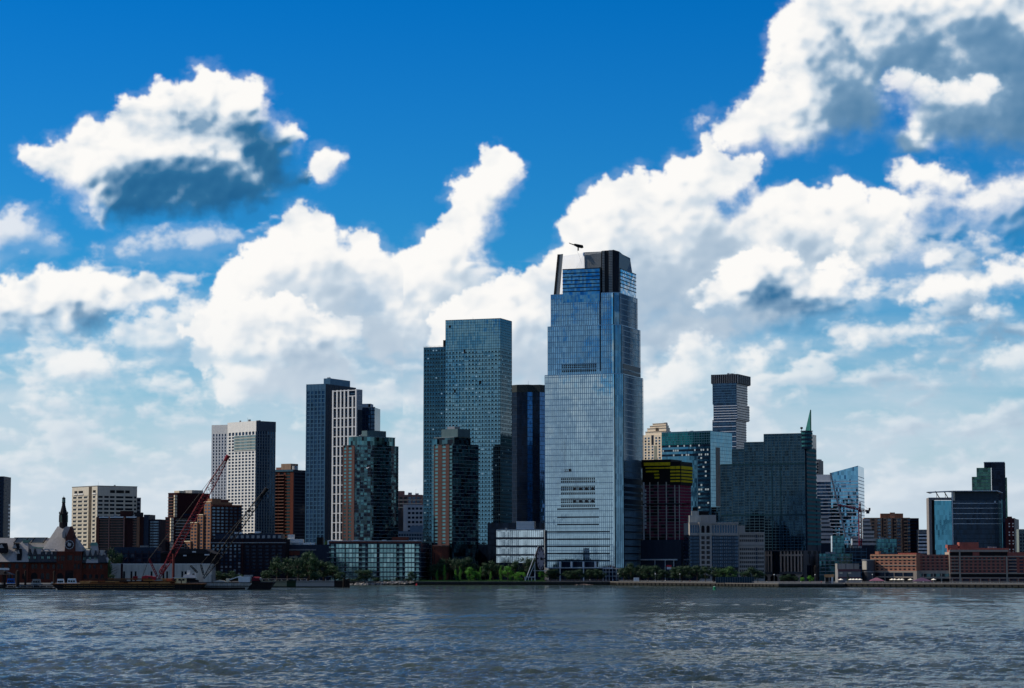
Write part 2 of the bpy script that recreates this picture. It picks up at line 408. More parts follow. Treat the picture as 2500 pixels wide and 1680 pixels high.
# ------------------------------------------------------------------ mesh collector
class MB:
    def __init__(self):
        self.v = []; self.f = []
    def quad(self, a, b, c, d):
        n = len(self.v); self.v += [a, b, c, d]; self.f.append((n, n + 1, n + 2, n + 3)); return self
    def tri(self, a, b, c):
        n = len(self.v); self.v += [a, b, c]; self.f.append((n, n + 1, n + 2)); return self
    def box(self, x0, x1, y0, y1, z0, z1):
        if x1 < x0: x0, x1 = x1, x0
        if y1 < y0: y0, y1 = y1, y0
        if z1 < z0: z0, z1 = z1, z0
        n = len(self.v)
        self.v += [(x0, y0, z0), (x1, y0, z0), (x1, y1, z0), (x0, y1, z0), (x0, y0, z1), (x1, y0, z1), (x1, y1, z1), (x0, y1, z1)]
        self.f += [(n, n + 3, n + 2, n + 1), (n + 4, n + 5, n + 6, n + 7), (n, n + 1, n + 5, n + 4), (n + 1, n + 2, n + 6, n + 5), (n + 2, n + 3, n + 7, n + 6), (n + 3, n, n + 4, n + 7)]
        return self
    def prism(self, poly, z0, z1, top=None):
        """poly counter-clockwise; z1 may be a list (sloping top); top: other outline at the top"""
        k = len(poly); n = len(self.v); tp = top or poly
        zz = z1 if isinstance(z1, (list, tuple)) else [z1] * k
        self.v += [(p[0], p[1], z0) for p in poly] + [(p[0], p[1], zz[i]) for i, p in enumerate(tp)]
        self.f.append(tuple(range(n + k - 1, n - 1, -1))); self.f.append(tuple(range(n + k, n + 2 * k)))
        for i in range(k):
            j = (i + 1) % k
            self.f.append((n + i, n + j, n + k + j, n + k + i))
        return self
    def extr_xz(self, poly, y0, y1):
        """outline in x-z (counter-clockwise seen from -y), pushed from y0 back to y1"""
        k = len(poly); n = len(self.v)
        self.v += [(p[0], y0, p[1]) for p in poly] + [(p[0], y1, p[1]) for p in poly]
        self.f.append(tuple(range(n, n + k))); self.f.append(tuple(range(n + 2 * k - 1, n + k - 1, -1)))
        for i in range(k):
            j = (i + 1) % k
            self.f.append((n + j, n + i, n + k + i, n + k + j))
        return self
    def tube(self, a, b, r0, r1=None, n=6, cap=True):
        r1 = r0 if r1 is None else r1
        a, b = Vector(a), Vector(b); d = (b - a)
        if d.length < 1e-6: return self
        d.normalize(); up = Vector((0, 0, 1)) if abs(d.z) < 0.95 else Vector((1, 0, 0))
        s = d.cross(up).normalized(); t = s.cross(d)
        k = len(self.v)
        for p, r in ((a, r0), (b, r1)):
            for i in range(n):
                an = 2 * math.pi * i / n
                self.v.append(tuple(p + s * (math.cos(an) * r) + t * (math.sin(an) * r)))
        for i in range(n):
            j = (i + 1) % n
            self.f.append((k + j, k + i, k + n + i, k + n + j))
        if cap:
            self.f.append(tuple(range(k, k + n))); self.f.append(tuple(range(k + 2 * n - 1, k + n - 1, -1)))
        return self
    def lathe(self, prof, cx=0, cy=0, n=16):
        k = len(self.v)
        for (r, z) in prof:
            for i in range(n):
                a = 2 * math.pi * i / n
                self.v.append((cx + r * math.cos(a), cy + r * math.sin(a), z))
        for q in range(len(prof) - 1):
            for i in range(n):
                j = (i + 1) % n
                self.f.append((k + q * n + i, k + q * n + j, k + (q + 1) * n + j, k + (q + 1) * n + i))
        self.f.append(tuple(range(k + n - 1, k - 1, -1)))
        m = k + (len(prof) - 1) * n
        self.f.append(tuple(range(m, m + n)))
        return self
    def mesh(self, name, mat, smooth=False):
        me = bpy.data.meshes.new(name); me.from_pydata(self.v, [], self.f)
        if mat: me.materials.append(mat)
        if smooth: me.polygons.foreach_set('use_smooth', [True] * len(me.polygons))
        me.update(); return me
    def build(self, name, mat, parent=None, kind=None, loc=None, smooth=False):
        if not self.v: return None
        o = bpy.data.objects.new(name, self.mesh(name, mat, smooth)); COL.objects.link(o)
        if parent: o.parent = parent
        if loc: o.location = loc
        if kind: o['kind'] = kind
        return o
_boxes = {}
def pane(name, sx, sy, sz, mat, parent, loc, rot=0.0):
    """one box-shaped piece sharing mesh data with alike pieces; origin at the middle of its outer face's bottom"""
    key = (round(sx, 2), round(sy, 2), round(sz, 2), mat.name, name)
    me = _boxes.get(key)
    if me is None:
        me = MB().box(-sx / 2, sx / 2, 0, sy, 0, sz).mesh(name, mat); _boxes[key] = me
    o = bpy.data.objects.new(name, me); COL.objects.link(o)
    o.parent = parent; o.location = loc; o.rotation_euler = (0, 0, rot)
    return o
def empty(name, loc=(0, 0, 0), rz=0.0):
    o = bpy.data.objects.new(name, None); COL.objects.link(o)
    o.location = loc; o.rotation_euler = (0, 0, rz); o.empty_display_size = 1.0
    return o
def tag(o, label=None, cat=None, group=None, kind=None):
    if label: o['label'] = label
    if cat: o['category'] = cat
    if group: o['group'] = group
    if kind: o['kind'] = kind
    return o
GROUND = 2.3

class Bld:
    """A building placed by its nearest vertical edge: column uc of the photo at distance Yc.
    Local frame: x along the front face (to the right), y along the right-hand face (away), z up from the ground."""
    def __init__(self, name, label, uc, Yc, theta, cat='building', vref=1200, ground=GROUND):
        self.th = math.radians(theta); self.Y = Yc; self.v = vref; self.g = ground
        self.C = Vector((XW(uc, Yc, vref), Yc))
        self.ex = Vector((math.cos(self.th), -math.sin(self.th))); self.ey = Vector((math.sin(self.th), math.cos(self.th)))
        self.o = tag(empty(name, (self.C.x, self.C.y, ground), -self.th), label, cat)
    def fx(self, u, y=0.0, v=None):
        k = K(u, v or self.v); c = self.C + self.ey * y
        return (k * c.y - c.x) / (self.ex.x - k * self.ex.y)
    def ry(self, u, x=0.0, v=None):
        k = K(u, v or self.v); c = self.C + self.ex * x
        return (k * c.y - c.x) / (self.ey.x - k * self.ey.y)
    def z(self, v, x=0.0, y=0.0):
        return ZW(v, (self.C + self.ex * x + self.ey * y).y) - self.g
    # pieces ------------------------------------------------------------
    def piece(self, face, name, s0, s1, z0, z1, out, mat, thick=None, at=0.0):
        """a box on face F (front), R (right), L (left; at = its x); stands out from the face by `out` and is `thick` deep"""
        thick = thick if thick is not None else out + 0.25
        s, w = (s0 + s1) / 2, abs(s1 - s0)
        if face == 'F': return pane(name, w, thick, abs(z1 - z0), mat, self.o, (s, at - out, min(z0, z1)), 0)
        if face == 'R': return pane(name, w, thick, abs(z1 - z0), mat, self.o, (at + out, s, min(z0, z1)), math.pi / 2)
        if face == 'L': return pane(name, w, thick, abs(z1 - z0), mat, self.o, (at - out, s, min(z0, z1)), -math.pi / 2)
    def add(self, mb, face, s0, s1, z0, z1, out, at=0.0, thick=None):
        thick = thick if thick is not None else out + 0.25
        if face == 'F': mb.box(s0, s1, at - out, at - out + thick, z0, z1)
        elif face == 'R': mb.box(at + out - thick, at + out, s0, s1, z0, z1)
        elif face == 'L': mb.box(at - out, at - out + thick, s0, s1, z0, z1)
    def mass(self, name, x0, x1, y0, y1, z0, z1, mat):
        return MB().box(x0, x1, y0, y1, z0, z1).build(name, mat, self.o)
    def bands(self, face, name, s0, s1, zs, h, out, mat, at=0.0, one=True, thick=None):
        if one:
            for z in zs: self.piece(face, name, s0, s1, z, z + h, out, mat, at=at, thick=thick)
        else:
            mb = MB()
            for z in zs: self.add(mb, face, s0, s1, z, z + h, out, at, thick)
            mb.build(name, mat, self.o, 'stuff')
    def posts(self, face, name, ss, w, z0, z1, out, mat, at=0.0, one=True, thick=None):
        if one:
            for s in ss: self.piece(face, name, s - w / 2, s + w / 2, z0, z1, out, mat, at=at, thick=thick)
        else:
            mb = MB()
            for s in ss: self.add(mb, face, s - w / 2, s + w / 2, z0, z1, out, at, thick)
            mb.build(name, mat, self.o, 'stuff')
    def windows(self, face, cells, mat, out=0.04, at=0.0, one=True, name='window', pick=None, mat2=None):
        """cells: (s0, s1, z0, z1)"""
        if one:
            for i, (a, b, c, d) in enumerate(cells):
                self.piece(face, name, a, b, c, d, out, mat2 if (pick and pick(i)) else mat, at=at)
        else:
            mb, m2 = MB(), MB()
            for i, (a, b, c, d) in enumerate(cells):
                self.add(m2 if (pick and pick(i)) else mb, face, a, b, c, d, out, at)
            mb.build(name + 's', mat, self.o, 'stuff'); m2.build(name + 's', mat2, self.o, 'stuff')
def lin(a, b, n):
    return [a + (b - a) * i / (n - 1) for i in range(n)] if n > 1 else [a]
def cells_of(ss, zs, w, h):
    return [(s - w / 2, s + w / 2, z, z + h) for z in zs for s in ss]
def gaps(edges, pad=0.0):
    return [(edges[i] + pad, edges[i + 1] - pad) for i in range(len(edges) - 1)]

# ------------------------------------------------------------------ river
def water_mat():
    m, t, b = new_mat('river_water')
    tc = t.n('ShaderNodeTexCoord'); P = tc.outputs['Object']
    n1 = t.noise(t.vmath('MULTIPLY', P, (0.5, 1.0, 1.0)), 0.02, 4, 0.5).outputs['Fac']
    c = t.mix(n1, (0.020, 0.033, 0.027), (0.040, 0.052, 0.036))
    t.link(c, b.inputs['Base Color'])
    b.inputs['Roughness'].default_value = 0.06
    b.inputs['IOR'].default_value = 1.33
    b.inputs['Specular IOR Level'].default_value = 0.5
    b.inputs['Specular Tint'].default_value = (0.60, 0.70, 0.62, 1)
    # gusts: patches of rougher and smoother water
    gust = t.noise(t.vmath('MULTIPLY', P, (0.35, 1.0, 1.0)), 0.012, 4, 0.55).outputs['Fac']
    gs = t.maprange(gust, 0.36, 0.62, 0.35, 1.0, True)
    h1 = t.noise(t.vmath('MULTIPLY', P, (0.8, 1.0, 1.0)), 2.3, 6, 0.66).outputs['Fac']
    h2 = t.noise(t.vmath('MULTIPLY', P, (0.6, 1.0, 1.0)), 0.16, 5, 0.6).outputs['Fac']
    hh = t.math('MULTIPLY_ADD', h2, 2.2, h1)
    bp = t.n('ShaderNodeBump'); bp.inputs['Distance'].default_value = 1.15
    t.link(gs, bp.inputs['Strength']); t.link(hh, bp.inputs['Height'])
    t.link(bp.outputs[0], b.inputs['Normal'])
    return m
def build_river():
    rng = np.random.RandomState(4)
    rows = np.geomspace(200, 1760, 1150)
    nc = 700
    t = np.linspace(-1, 1, nc); t = .56 * t + .44 * t ** 5
    Yg, Tg = np.meshgrid(rows, t, indexing='ij')
    Xg = Tg * (0.30 * Yg + 160)
    X = Xg; Y = Yg.copy()
    Z = np.zeros_like(X)
    wind = math.radians(258)
    sp_ = np.gradient(rows)[:, None]
    for i in range(80):
        lam = 0.7 * (5.0 / 0.7) ** rng.rand() if i > 12 else 4 + 9 * rng.rand()
        k = 2 * math.pi / lam
        a = wind + rng.normal(0, 0.60)
        kx, ky = k * math.cos(a), k * math.sin(a)
        amp = 0.0135 * lam ** 0.95 * (0.5 + rng.rand()) * (0.72 if i > 12 else 0.26)
        ph = rng.rand() * 6.283
        fade = np.clip((lam / sp_ - 2.2) / 2.5, 0, 1)
        th = kx * X + ky * Y + ph
        s_ = np.sin(th)
        Z += amp * fade * (s_ + 0.36 * (1 - np.cos(2 * th)) - 0.36)
    gust = fbm(X * 0.010, Y * 0.022, 91, 3)
    Z *= np.clip(0.9 + 1.3 * gust + .5 * fbm(X * 0.05, Y * 0.09, 95, 3), 0.3, 1.8)
    n = X.size
    co = np.stack([X, Y, Z], -1).reshape(-1, 3).astype(np.float32)
    R, Cn = X.shape
    idx = np.arange(n).reshape(R, Cn)
    q = np.stack([idx[:-1, :-1], idx[:-1, 1:], idx[1:, 1:], idx[1:, :-1]], -1).reshape(-1, 4)
    me = bpy.data.meshes.new('river')
    me.vertices.add(n); me.vertices.foreach_set('co', co.ravel())
    me.loops.add(q.size); me.loops.foreach_set('vertex_index', q.ravel().astype(np.int32))
    me.polygons.add(len(q)); me.polygons.foreach_set('loop_start', np.arange(0, q.size, 4, dtype=np.int32))
    me.polygons.foreach_set('use_smooth', np.ones(len(q), bool))
    m = water_mat(); me.materials.append(m); me.update(calc_edges=True)
    o = bpy.data.objects.new('river', me); COL.objects.link(o); o['kind'] = 'structure'
    # the rest of the river, all round
    b = MB().quad((-9000, -9000, -0.3), (9000, -9000, -0.3), (9000, 3000, -0.3), (-9000, 3000, -0.3)).build('river_bed_water', m); b['kind'] = 'structure'; b.name = 'water'
build_river()

# ------------------------------------------------------------------ land
def ground_mat():
    m, t, b = new_mat('ground')
    tc = t.n('ShaderNodeTexCoord'); P = tc.outputs['Object']
    n1 = t.noise(P, 0.02, 6, 0.6).outputs['Fac']
    n2 = t.noise(P, 0.8, 4, 0.6).outputs['Fac']
    c = t.mix(t.maprange(n1, 0.4, 0.6), (0.022, 0.022, 0.022), (0.05, 0.048, 0.044))
    c = t.mix(t.math('MULTIPLY', n2, 0.5), c, (0.03, 0.032, 0.03))
    t.link(c, b.inputs['Base Color']); b.inputs['Roughness'].default_value = 0.95
    return m
M_GROUND = ground_mat()
M_SEAWALL = stone('seawall_stone', (0.05, 0.048, 0.045), var=0.5, scale=0.6, dirt=0.5, bump=0.6)
M_COPING = stone('coping_stone', (0.22, 0.20, 0.17), var=0.25, scale=0.9)
def shore(pts, back=9000.0, z=GROUND):
    poly = [(x, y) for x, y in pts] + [(pts[-1][0], back), (pts[0][0], back)]
    return poly
# shoreline, left to right: terminal basin, breakwater cove, park bank, esplanade, hotel pier
SH = [(-3000, 1462), (XW(268, 1462), 1462), (XW(270, 1560), 1560), (XW(640, 1600), 1600), (XW(800, 1690), 1690), (XW(1015, 1712), 1712), (XW(1015, 1694), 1694), (XW(1490, 1690), 1690), (XW(1510, 1662), 1662),
      (XW(1745, 1585), 1585), (XW(1900, 1515), 1515), (XW(2058, 1508), 1508), (XW(2060, 1560), 1560), (XW(2300, 1512), 1512), (XW(2560, 1468), 1468), (3000, 1468)]
land = MB().prism(shore(SH), -2.0, GROUND).build('ground', M_GROUND); land['kind'] = 'structure'
mb = MB(); mc = MB()
for (a, b) in zip(SH[:-1], SH[1:]):
    d = Vector((b[0] - a[0], b[1] - a[1])); L = d.length; d.normalize(); n_ = Vector((d.y, -d.x))
    q = [(a[0] + n_.x * .35, a[1] + n_.y * .35), (b[0] + n_.x * .35, b[1] + n_.y * .35), (b[0] - n_.x * .5, b[1] - n_.y * .5), (a[0] - n_.x * .5, a[1] - n_.y * .5)]
    mb.prism(q, -2.2, GROUND - .35)
    q = [(p[0] + n_.x * .12, p[1] + n_.y * .12) for p in q]
    mc.prism(q, GROUND - .346, GROUND + .12)
w = mb.build('seawall', M_SEAWALL); w['kind'] = 'structure'
cpg = mc.build('coping', M_COPING, w)
for (a, b) in list(zip(SH[:-1], SH[1:]))[5:-1]:
    d = Vector((b[0] - a[0], b[1] - a[1])); n_ = Vector((d.y, -d.x)).normalized()
    for i in range(int(d.length / 4.2)):
        q = Vector(a) + d.normalized() * (4.2 * i + 1) + n_ * .7
        pane('fender_pile', .42, .42, 3.3, M_SEAWALL, w, (q.x, q.y, -1.5))
for zz, hh_, m_ in ((-.4, 1.1, stone('tide_stain', (0.018, 0.020, 0.012), var=.4)),):
    mt = MB()
    for (a, b) in zip(SH[:-1], SH[1:]):
        d = Vector((b[0] - a[0], b[1] - a[1])); n_ = Vector((d.y, -d.x)).normalized()
        mt.prism([(a[0] + n_.x * .39, a[1] + n_.y * .39), (b[0] + n_.x * .39, b[1] + n_.y * .39), (b[0], b[1]), (a[0], a[1])], zz, zz + hh_)
    mt.build('tide_mark', m_, w)

# ------------------------------------------------------------------ shared facade materials
G_NAVY = glass('navy_glass', (0.022, 0.055, 0.105), cell=(1.6, 1.6, 3.3), rough=0.10, metal=0.55, vary=0.5, spec=.15)
G_NAVYDARK = glass('dark_navy_glass', (0.009, 0.019, 0.038), cell=(1.8, 1.8, 3.3), rough=0.12, metal=0.3, vary=0.5, spec=.08)
G_TEALGRID = glass('teal_glass', (0.055, 0.15, 0.20), cell=(1.6, 1.6, 3.2), rough=0.10, metal=0.9, vary=0.35)
G_WINDARK = glass('window_dark', (0.010, 0.014, 0.022), cell=(1.5, 1.5, 3.0), rough=0.12, metal=0.1, vary=0.6, spec=.15)
G_WINBLUE = glass('window_blue', (0.05, 0.10, 0.16), cell=(1.5, 1.5, 3.0), rough=0.10, metal=0.6, vary=0.7)
G_WINTEAL = glass('window_teal', (0.10, 0.225, 0.245), cell=(2.2, 2.2, 3.2), rough=0.12, metal=0.75, vary=0.85)
M_WHITE = stone('white_panel', (0.66, 0.65, 0.62), var=0.08, dirt=0.14)
M_WHITE2 = stone('white_concrete', (0.72, 0.69, 0.62), var=0.10, dirt=0.15)
M_BEIGE = stone('beige_precast', (0.56, 0.50, 0.39), var=0.10, dirt=0.18)
M_BEIGE_JOINT = stone('beige_joint', (0.36, 0.30, 0.22), var=0.10)
M_BRICK_RED = brick('red_brick', (0.20, 0.065, 0.045))
M_BRICK_DARK = brick('dark_brick', (0.055, 0.022, 0.022))
M_BRICK_PINK = brick('pink_brick', (0.36, 0.19, 0.15))
M_BRICK_ORANGE = brick('orange_brick', (0.34, 0.17, 0.098))
M_CONC = stone('grey_concrete', (0.30, 0.29, 0.27), var=0.2, dirt=0.35)
M_CONC_LT = stone('pale_concrete', (0.46, 0.44, 0.38), var=0.18, dirt=0.35, scale=0.2)
M_CREAM = stone('cream_stucco', (0.70, 0.58, 0.40), var=0.1, dirt=0.15)
M_NAVYPANEL = stone('navy_panel', (0.030, 0.046, 0.074), var=0.2, rough=0.5)
M_NAVYFRAME = stone('blue_frame', (0.10, 0.22, 0.32), var=0.12, rough=0.45, metal=0.3)
M_BLACK = stone('black_metal', (0.010, 0.010, 0.012), var=0.3, rough=0.55)
M_PURPLE = stone('dark_plum_frame', (0.055, 0.030, 0.038), var=0.2)
M_GREYMETAL = stone('grey_metal', (0.30, 0.31, 0.32), var=0.12, rough=0.45, metal=0.5)
M_STEEL = stone('pale_steel', (0.52, 0.54, 0.55), var=0.1, rough=0.4, metal=0.3)
M_ROOFDARK = stone('roof_felt', (0.03, 0.03, 0.033), var=0.3)
M_LINE = stone('slab_edge', (0.24, 0.28, 0.29), var=0.15)

def rooftop(B, x0, x1, y0, y1, z, n=3, mat=None, seed=1, hmax=2.4):
    """plant boxes, vents and a mast on a roof, each a part"""
    r = random.Random(seed)
    for i in range(n):
        w = r.uniform(1.2, 3.5); cx = r.uniform(x0 + w, x1 - w) if x1 - x0 > 2 * w else (x0 + x1) / 2
        cy = r.uniform(y0 + 1, max(y0 + 1.1, y1 - 1)); h = r.uniform(0.7, hmax)
        MB().box(cx - w / 2, cx + w / 2, cy - w / 3, cy + w / 3, z, z + h).build('roof_plant', mat or M_GREYMETAL, B.o)
    cx = r.uniform(x0 + 1, x1 - 1)
    MB().tube((cx, (y0 + y1) / 2, z), (cx, (y0 + y1) / 2, z + hmax * 2), 0.09, 0.04).build('mast', M_BLACK, B.o)

# ---- dark balconied slab at the left edge
def far_left_tower():
    B = Bld('apartment_tower', 'dark apartment tower cut by the left edge, pale balconies climbing its side', 8, 1830, 0, vref=1250)
    xl = B.fx(-60); top = B.z(1163)
    B.mass('wall', xl, 0, 0, 26, -3, top, M_NAVYPANEL)
    v = 1168; i = 0
    while v < 1312:
        z = B.z(v + 4); w = B.fx(15 if v < 1205 else (17.5 if v < 1224 else 21))
        bal = pane('balcony', w + 1.0, 5.0, 0.35, M_CONC, B.o, ((w - 1.0) / 2, 0.2, z))
        if v >= 1224:
            pane('parapet', 0.25, 5.0, 1.3, M_STEEL, bal, (w / 2 + .4, 0.0, 0.35))
        B.windows('F', [(xl + 3, xl + 9, z, z + 1.6), (xl + 11, -1.5, z, z + 1.6)], G_NAVYDARK)
        v += 9.2; i += 1
    rooftop(B, xl + 4, -3, 3, 20, top, 2, seed=3)
far_left_tower()

# ---- beige office block with ribbon of punched windows
def beige_block():
    B = Bld('office_block', 'beige office block with rows of punched windows, its left side in full sun', 237, 1850, 52, vref=1250)
    xl, yr, top = B.fx(175), B.ry(334), B.z(1187)
    B.mass('wall', xl, 0, 0, yr, -3, top, M_BEIGE)
    for i in range(13):
        v0 = 1210.5 + i * 9.75
        z1, z0 = B.z(v0), B.z(v0 + 5.0)
        for a, b in ((178, 186), (190, 200), (204, 212.5), (226, 232)):
            B.piece('F', 'window', B.fx(a), B.fx(b), z0, z1, 0.03, G_WINDARK)
            B.piece('F', 'lintel', B.fx(a) - .3, B.fx(b) + .3, z1, z1 + .35, 0.28, M_BEIGE)
        B.piece('F', 'joint', xl + .02, -.02, B.z(v0 - 2.6), B.z(v0 - 2.2), 0.10, M_BEIGE_JOINT)
        if v0 < 1270:
            for a, b in ((239, 250), (254, 265), (268, 279), (283, 301), (305, 323), (327, 332)):
                B.piece('R', 'window', B.ry(a), B.ry(b), z0, z1, 0.03, G_WINDARK)
                B.piece('R', 'lintel', B.ry(a) - .3, B.ry(b) + .3, z1, z1 + .35, 0.28, M_BEIGE)
    B.piece('F', 'stair_slot', B.fx(216), B.fx(223.5), B.z(1340), B.z(1187.5), 0.05, stone('brown_slot', (0.11, 0.085, 0.06)))
    for a, b in ((181, 188), (191, 202), (226, 233)):
        B.piece('F', 'plant_opening', B.fx(a), B.fx(b), B.z(1203), B.z(1196.5), 0.04, M_BLACK)
        B.piece('F', 'sill', B.fx(a) - .5, B.fx(b) + .5, B.z(1206), B.z(1203), 0.4, M_WHITE2)
    for a, b in ((268, 280), (283, 302), (305, 316)):
        B.piece('R', 'plant_opening', B.ry(a), B.ry(b), B.z(1203), B.z(1196), 0.04, M_BLACK)
    B.mass('parapet', xl - .15, .15, -.15, yr + .15, top, top + .5, stone('parapet_cap', (0.30, 0.28, 0.25)))
    x2 = B.ex.x; y2 = B.ry(346)
    MB().box(-12, -1.5, yr, y2, -3, B.z(1215, 0, y2)).build('rear_wing', M_CONC, B.o)
    for i in range(5):
        B.piece('R', 'window', yr + 1.0, y2 - 1.0, B.z(1224 + i * 9.7, 0, y2), B.z(1219 + i * 9.7, 0, y2), 0.03, G_WINDARK, at=-1.5)
    rooftop(B, xl + 4, -3, 4, yr - 4, top, 3, seed=4)
beige_block()

# ---- brick apartment slab with continuous balconies
def brick_slab():
    B = Bld('apartment_block', 'brown brick apartment slab with long pink balcony edges beside the beige office', 350, 1790, 8, vref=1290)
    xl, top = B.fx(236), B.z(1262)
    B.mass('wall', xl, 0, 0, 20, -3, top, M_BRICK_DARK)
    for i in range(12):
        z = B.z(1268 + i * 6.55)
        for a, b in ((243, 266), (268.5, 302.5), (325, 334.5)):
            bl = B.piece('F', 'balcony', B.fx(a), B.fx(b), z - .22, z + .18, 1.3, M_BRICK_PINK, thick=1.6)
            B.piece('F', 'window', B.fx(a) + .3, B.fx(b) - .3, z - 1.7, z - .3, 0.05, G_WINDARK)
    for a, b, m in ((236, 242.5, M_BRICK_RED), (266, 268.3, M_BRICK_PINK), (302.6, 305, M_BRICK_PINK), (335, 341.5, M_BRICK_ORANGE)):
        B.piece('F', 'pier', B.fx(a), B.fx(b), -3, top, 1.6, m, thick=2.0)
    for a, b in ((243, 266), (270, 302), (309, 334)):
        B.piece('F', 'roof_edge', B.fx(a), B.fx(b), top - .7, top + .25, 1.75, M_STEEL, thick=2.2)
    MB().box(B.fx(290), B.fx(316), 3, 10, top, B.z(1247)).build('lift_house', M_BRICK_DARK, B.o)
    MB().box(B.fx(326), B.fx(342), 3, 8, top, B.z(1251)).build('lift_house', M_ROOFDARK, B.o)
    MB().box(0.02, B.fx(362), 0.6, 18, -3, B.z(1256.5)).build('stair_wing', M_NAVYPANEL, B.o)
    x1, x2, t2 = B.fx(362), B.fx(388), B.z(1268)
    MB().box(x1 + .01, x2, 2, 18, -3, t2).build('side_wing', stone('slate_brick', (0.035, 0.032, 0.045)), B.o)
    for i in range(10):
        B.piece('F', 'window', x1 + .8, x2 - .6, B.z(1276 + i * 6.7), B.z(1272.6 + i * 6.7), 0.05, G_WINBLUE, at=2.0)
    rooftop(B, xl + 3, -3, 3, 15, top, 4, seed=5)
brick_slab()

# ---- low dark blocks behind the quay
def low_dark_blocks():
    B = Bld('warehouse', 'low dark warehouse with plum window frames behind the terminal roof', 392, 1720, 2, vref=1360)
    xl, top = B.fx(256), B.z(1345)
    B.mass('wall', xl, 0, 0, 25, -3, top, M_NAVYPANEL)
    for i, a in enumerate((262, 277, 296, 313, 330, 346, 363, 380)):
        B.piece('F', 'pier', B.fx(a), B.fx(a + 1.6), -3, top, 0.5, M_PURPLE)
    for v in (1351, 1362, 1372):
        B.piece('F', 'rail', xl + .01, -.01, B.z(v + 1.2), B.z(v), 0.42, M_PURPLE)
    r = random.Random(2)
    for j, v in enumerate((1353.5, 1364)):
        for a in (264, 279, 298, 315, 332, 348, 365):
            B.piece('F', 'window', B.fx(a + 1), B.fx(a + 12), B.z(v + 7), B.z(v), 0.05, G_WINBLUE if r.random() < .3 else G_NAVYDARK)
    MB().box(B.fx(275), B.fx(382), 4, 20, top, B.z(1336)).build('roof_storey', M_NAVYPANEL, B.o)
    MB().box(B.fx(338), B.fx(356), 5, 12, B.z(1336), B.z(1332)).build('roof_plant', M_CONC, B.o)
    B = Bld('shed', 'long black roofed shed between the red crane and the orange stepped block', 520, 1680, 1, vref=1360)
    xl = B.fx(392); top = B.z(1340)
    B.mass('wall', xl, 0, 0, 30, -3, B.z(1352), M_BLACK)
    MB().extr_xz([(xl - 1, B.z(1352)), (1, B.z(1352)), (-6, top), (xl + 10, top)], -1, 31).build('roof', M_ROOFDARK, B.o)
    for a in (400, 425, 450, 478, 500):
        B.piece('F', 'shutter', B.fx(a), B.fx(a + 12), 0, B.z(1380), .06, M_NAVYPANEL)
    for a, b, v in ((448, 456, 1358), (500, 512, 1356), (470, 479, 1349)):
        MB().box(B.fx(a), B.fx(b), -1.6, -.4, B.z(v), B.z(v - 3)).build('vent', M_STEEL, B.o)
    # dark brick loft block
    B = Bld('loft_block', 'dark brick loft block with small pale windows left of the riverside trees', 697, 1745, 4, vref=1350)
    xl, top, xm = B.fx(514), B.z(1316), B.fx(592)
    B.mass('wall', xl, 0, 0, 26, -3, top, stone('loft_brick', (0.028, 0.020, 0.026), var=0.3))
    B.piece('F', 'cornice', xl - .3, .3, B.z(1326), B.z(1324), 0.7, M_GREYMETAL)
    B.piece('F', 'corner_pier', xm - .6, xm + .6, -3, top, 0.6, M_BRICK_DARK)
    r = random.Random(5)
    for j in range(9):
        for i in range(7):
            v = 1330 + j * 8.6; a = 518 + i * 10.6
            B.piece('F', 'window', B.fx(a), B.fx(a + 5.4), B.z(v + 5.0), B.z(v), 0.06, stone('blind', (0.26, 0.28, 0.29)) if r.random() < .45 else G_WINBLUE)
        for i in range(6):
            v = 1332 + j * 8.6; a = 598 + i * 16
            B.piece('F', 'window', B.fx(a), B.fx(a + 10), B.z(v + 4.6), B.z(v), 0.06, G_NAVYDARK)
    B.mass('roof_storey', xl + 3, -4, 3, 20, top, B.z(1303), M_NAVYPANEL)
    for a in range(560, 690, 13):
        B.piece('F', 'dormer', B.fx(a), B.fx(a + 7), B.z(1314), B.z(1307), 0.4, M_GREYMETAL, at=3)
    for a, b, v in ((568, 586, 1299), (602, 634, 1301), (618, 631, 1297)):
        MB().box(B.fx(a), B.fx(b), 6, 10, B.z(1303), B.z(v)).build('roof_plant', M_STEEL if a != 602 else M_BLACK, B.o)
    # pale rooftop houses and low roofs between loft block and the residential slab
    B = Bld('low_block', 'low dark block with white roof houses left of the glass residential slab', 808, 1760, 3, vref=1340)
    xl, top = B.fx(697.5), B.z(1330)
    B.mass('wall', xl, 0, 0, 24, -3, top, M_NAVYPANEL)
    B.piece('F', 'ledge', xl + .05, B.fx(772), B.z(1344), B.z(1341), 0.5, M_CONC)
    B.piece('F', 'brick_panel', xl + .05, B.fx(732), B.z(1356), B.z(1345.5), 0.25, M_BRICK_RED)
    B.piece('F', 'ledge', xl + .05, B.fx(726), B.z(1362), B.z(1358), 0.55, M_CONC)
    for a, b, v in ((700, 716, 1305), (698, 738, 1316), (692, 756, 1325), (798, 816, 1319), (757, 768, 1325)):
        MB().box(B.fx(a), B.fx(b), 3 if a != 700 else 4, 9 if a != 700 else 7, top, B.z(v)).build('roof_house', M_WHITE2, B.o)
    MB().box(B.fx(772), B.fx(787), 2, 8, top, B.z(1312)).build('roof_storey', M_BLACK, B.o)
low_dark_blocks()

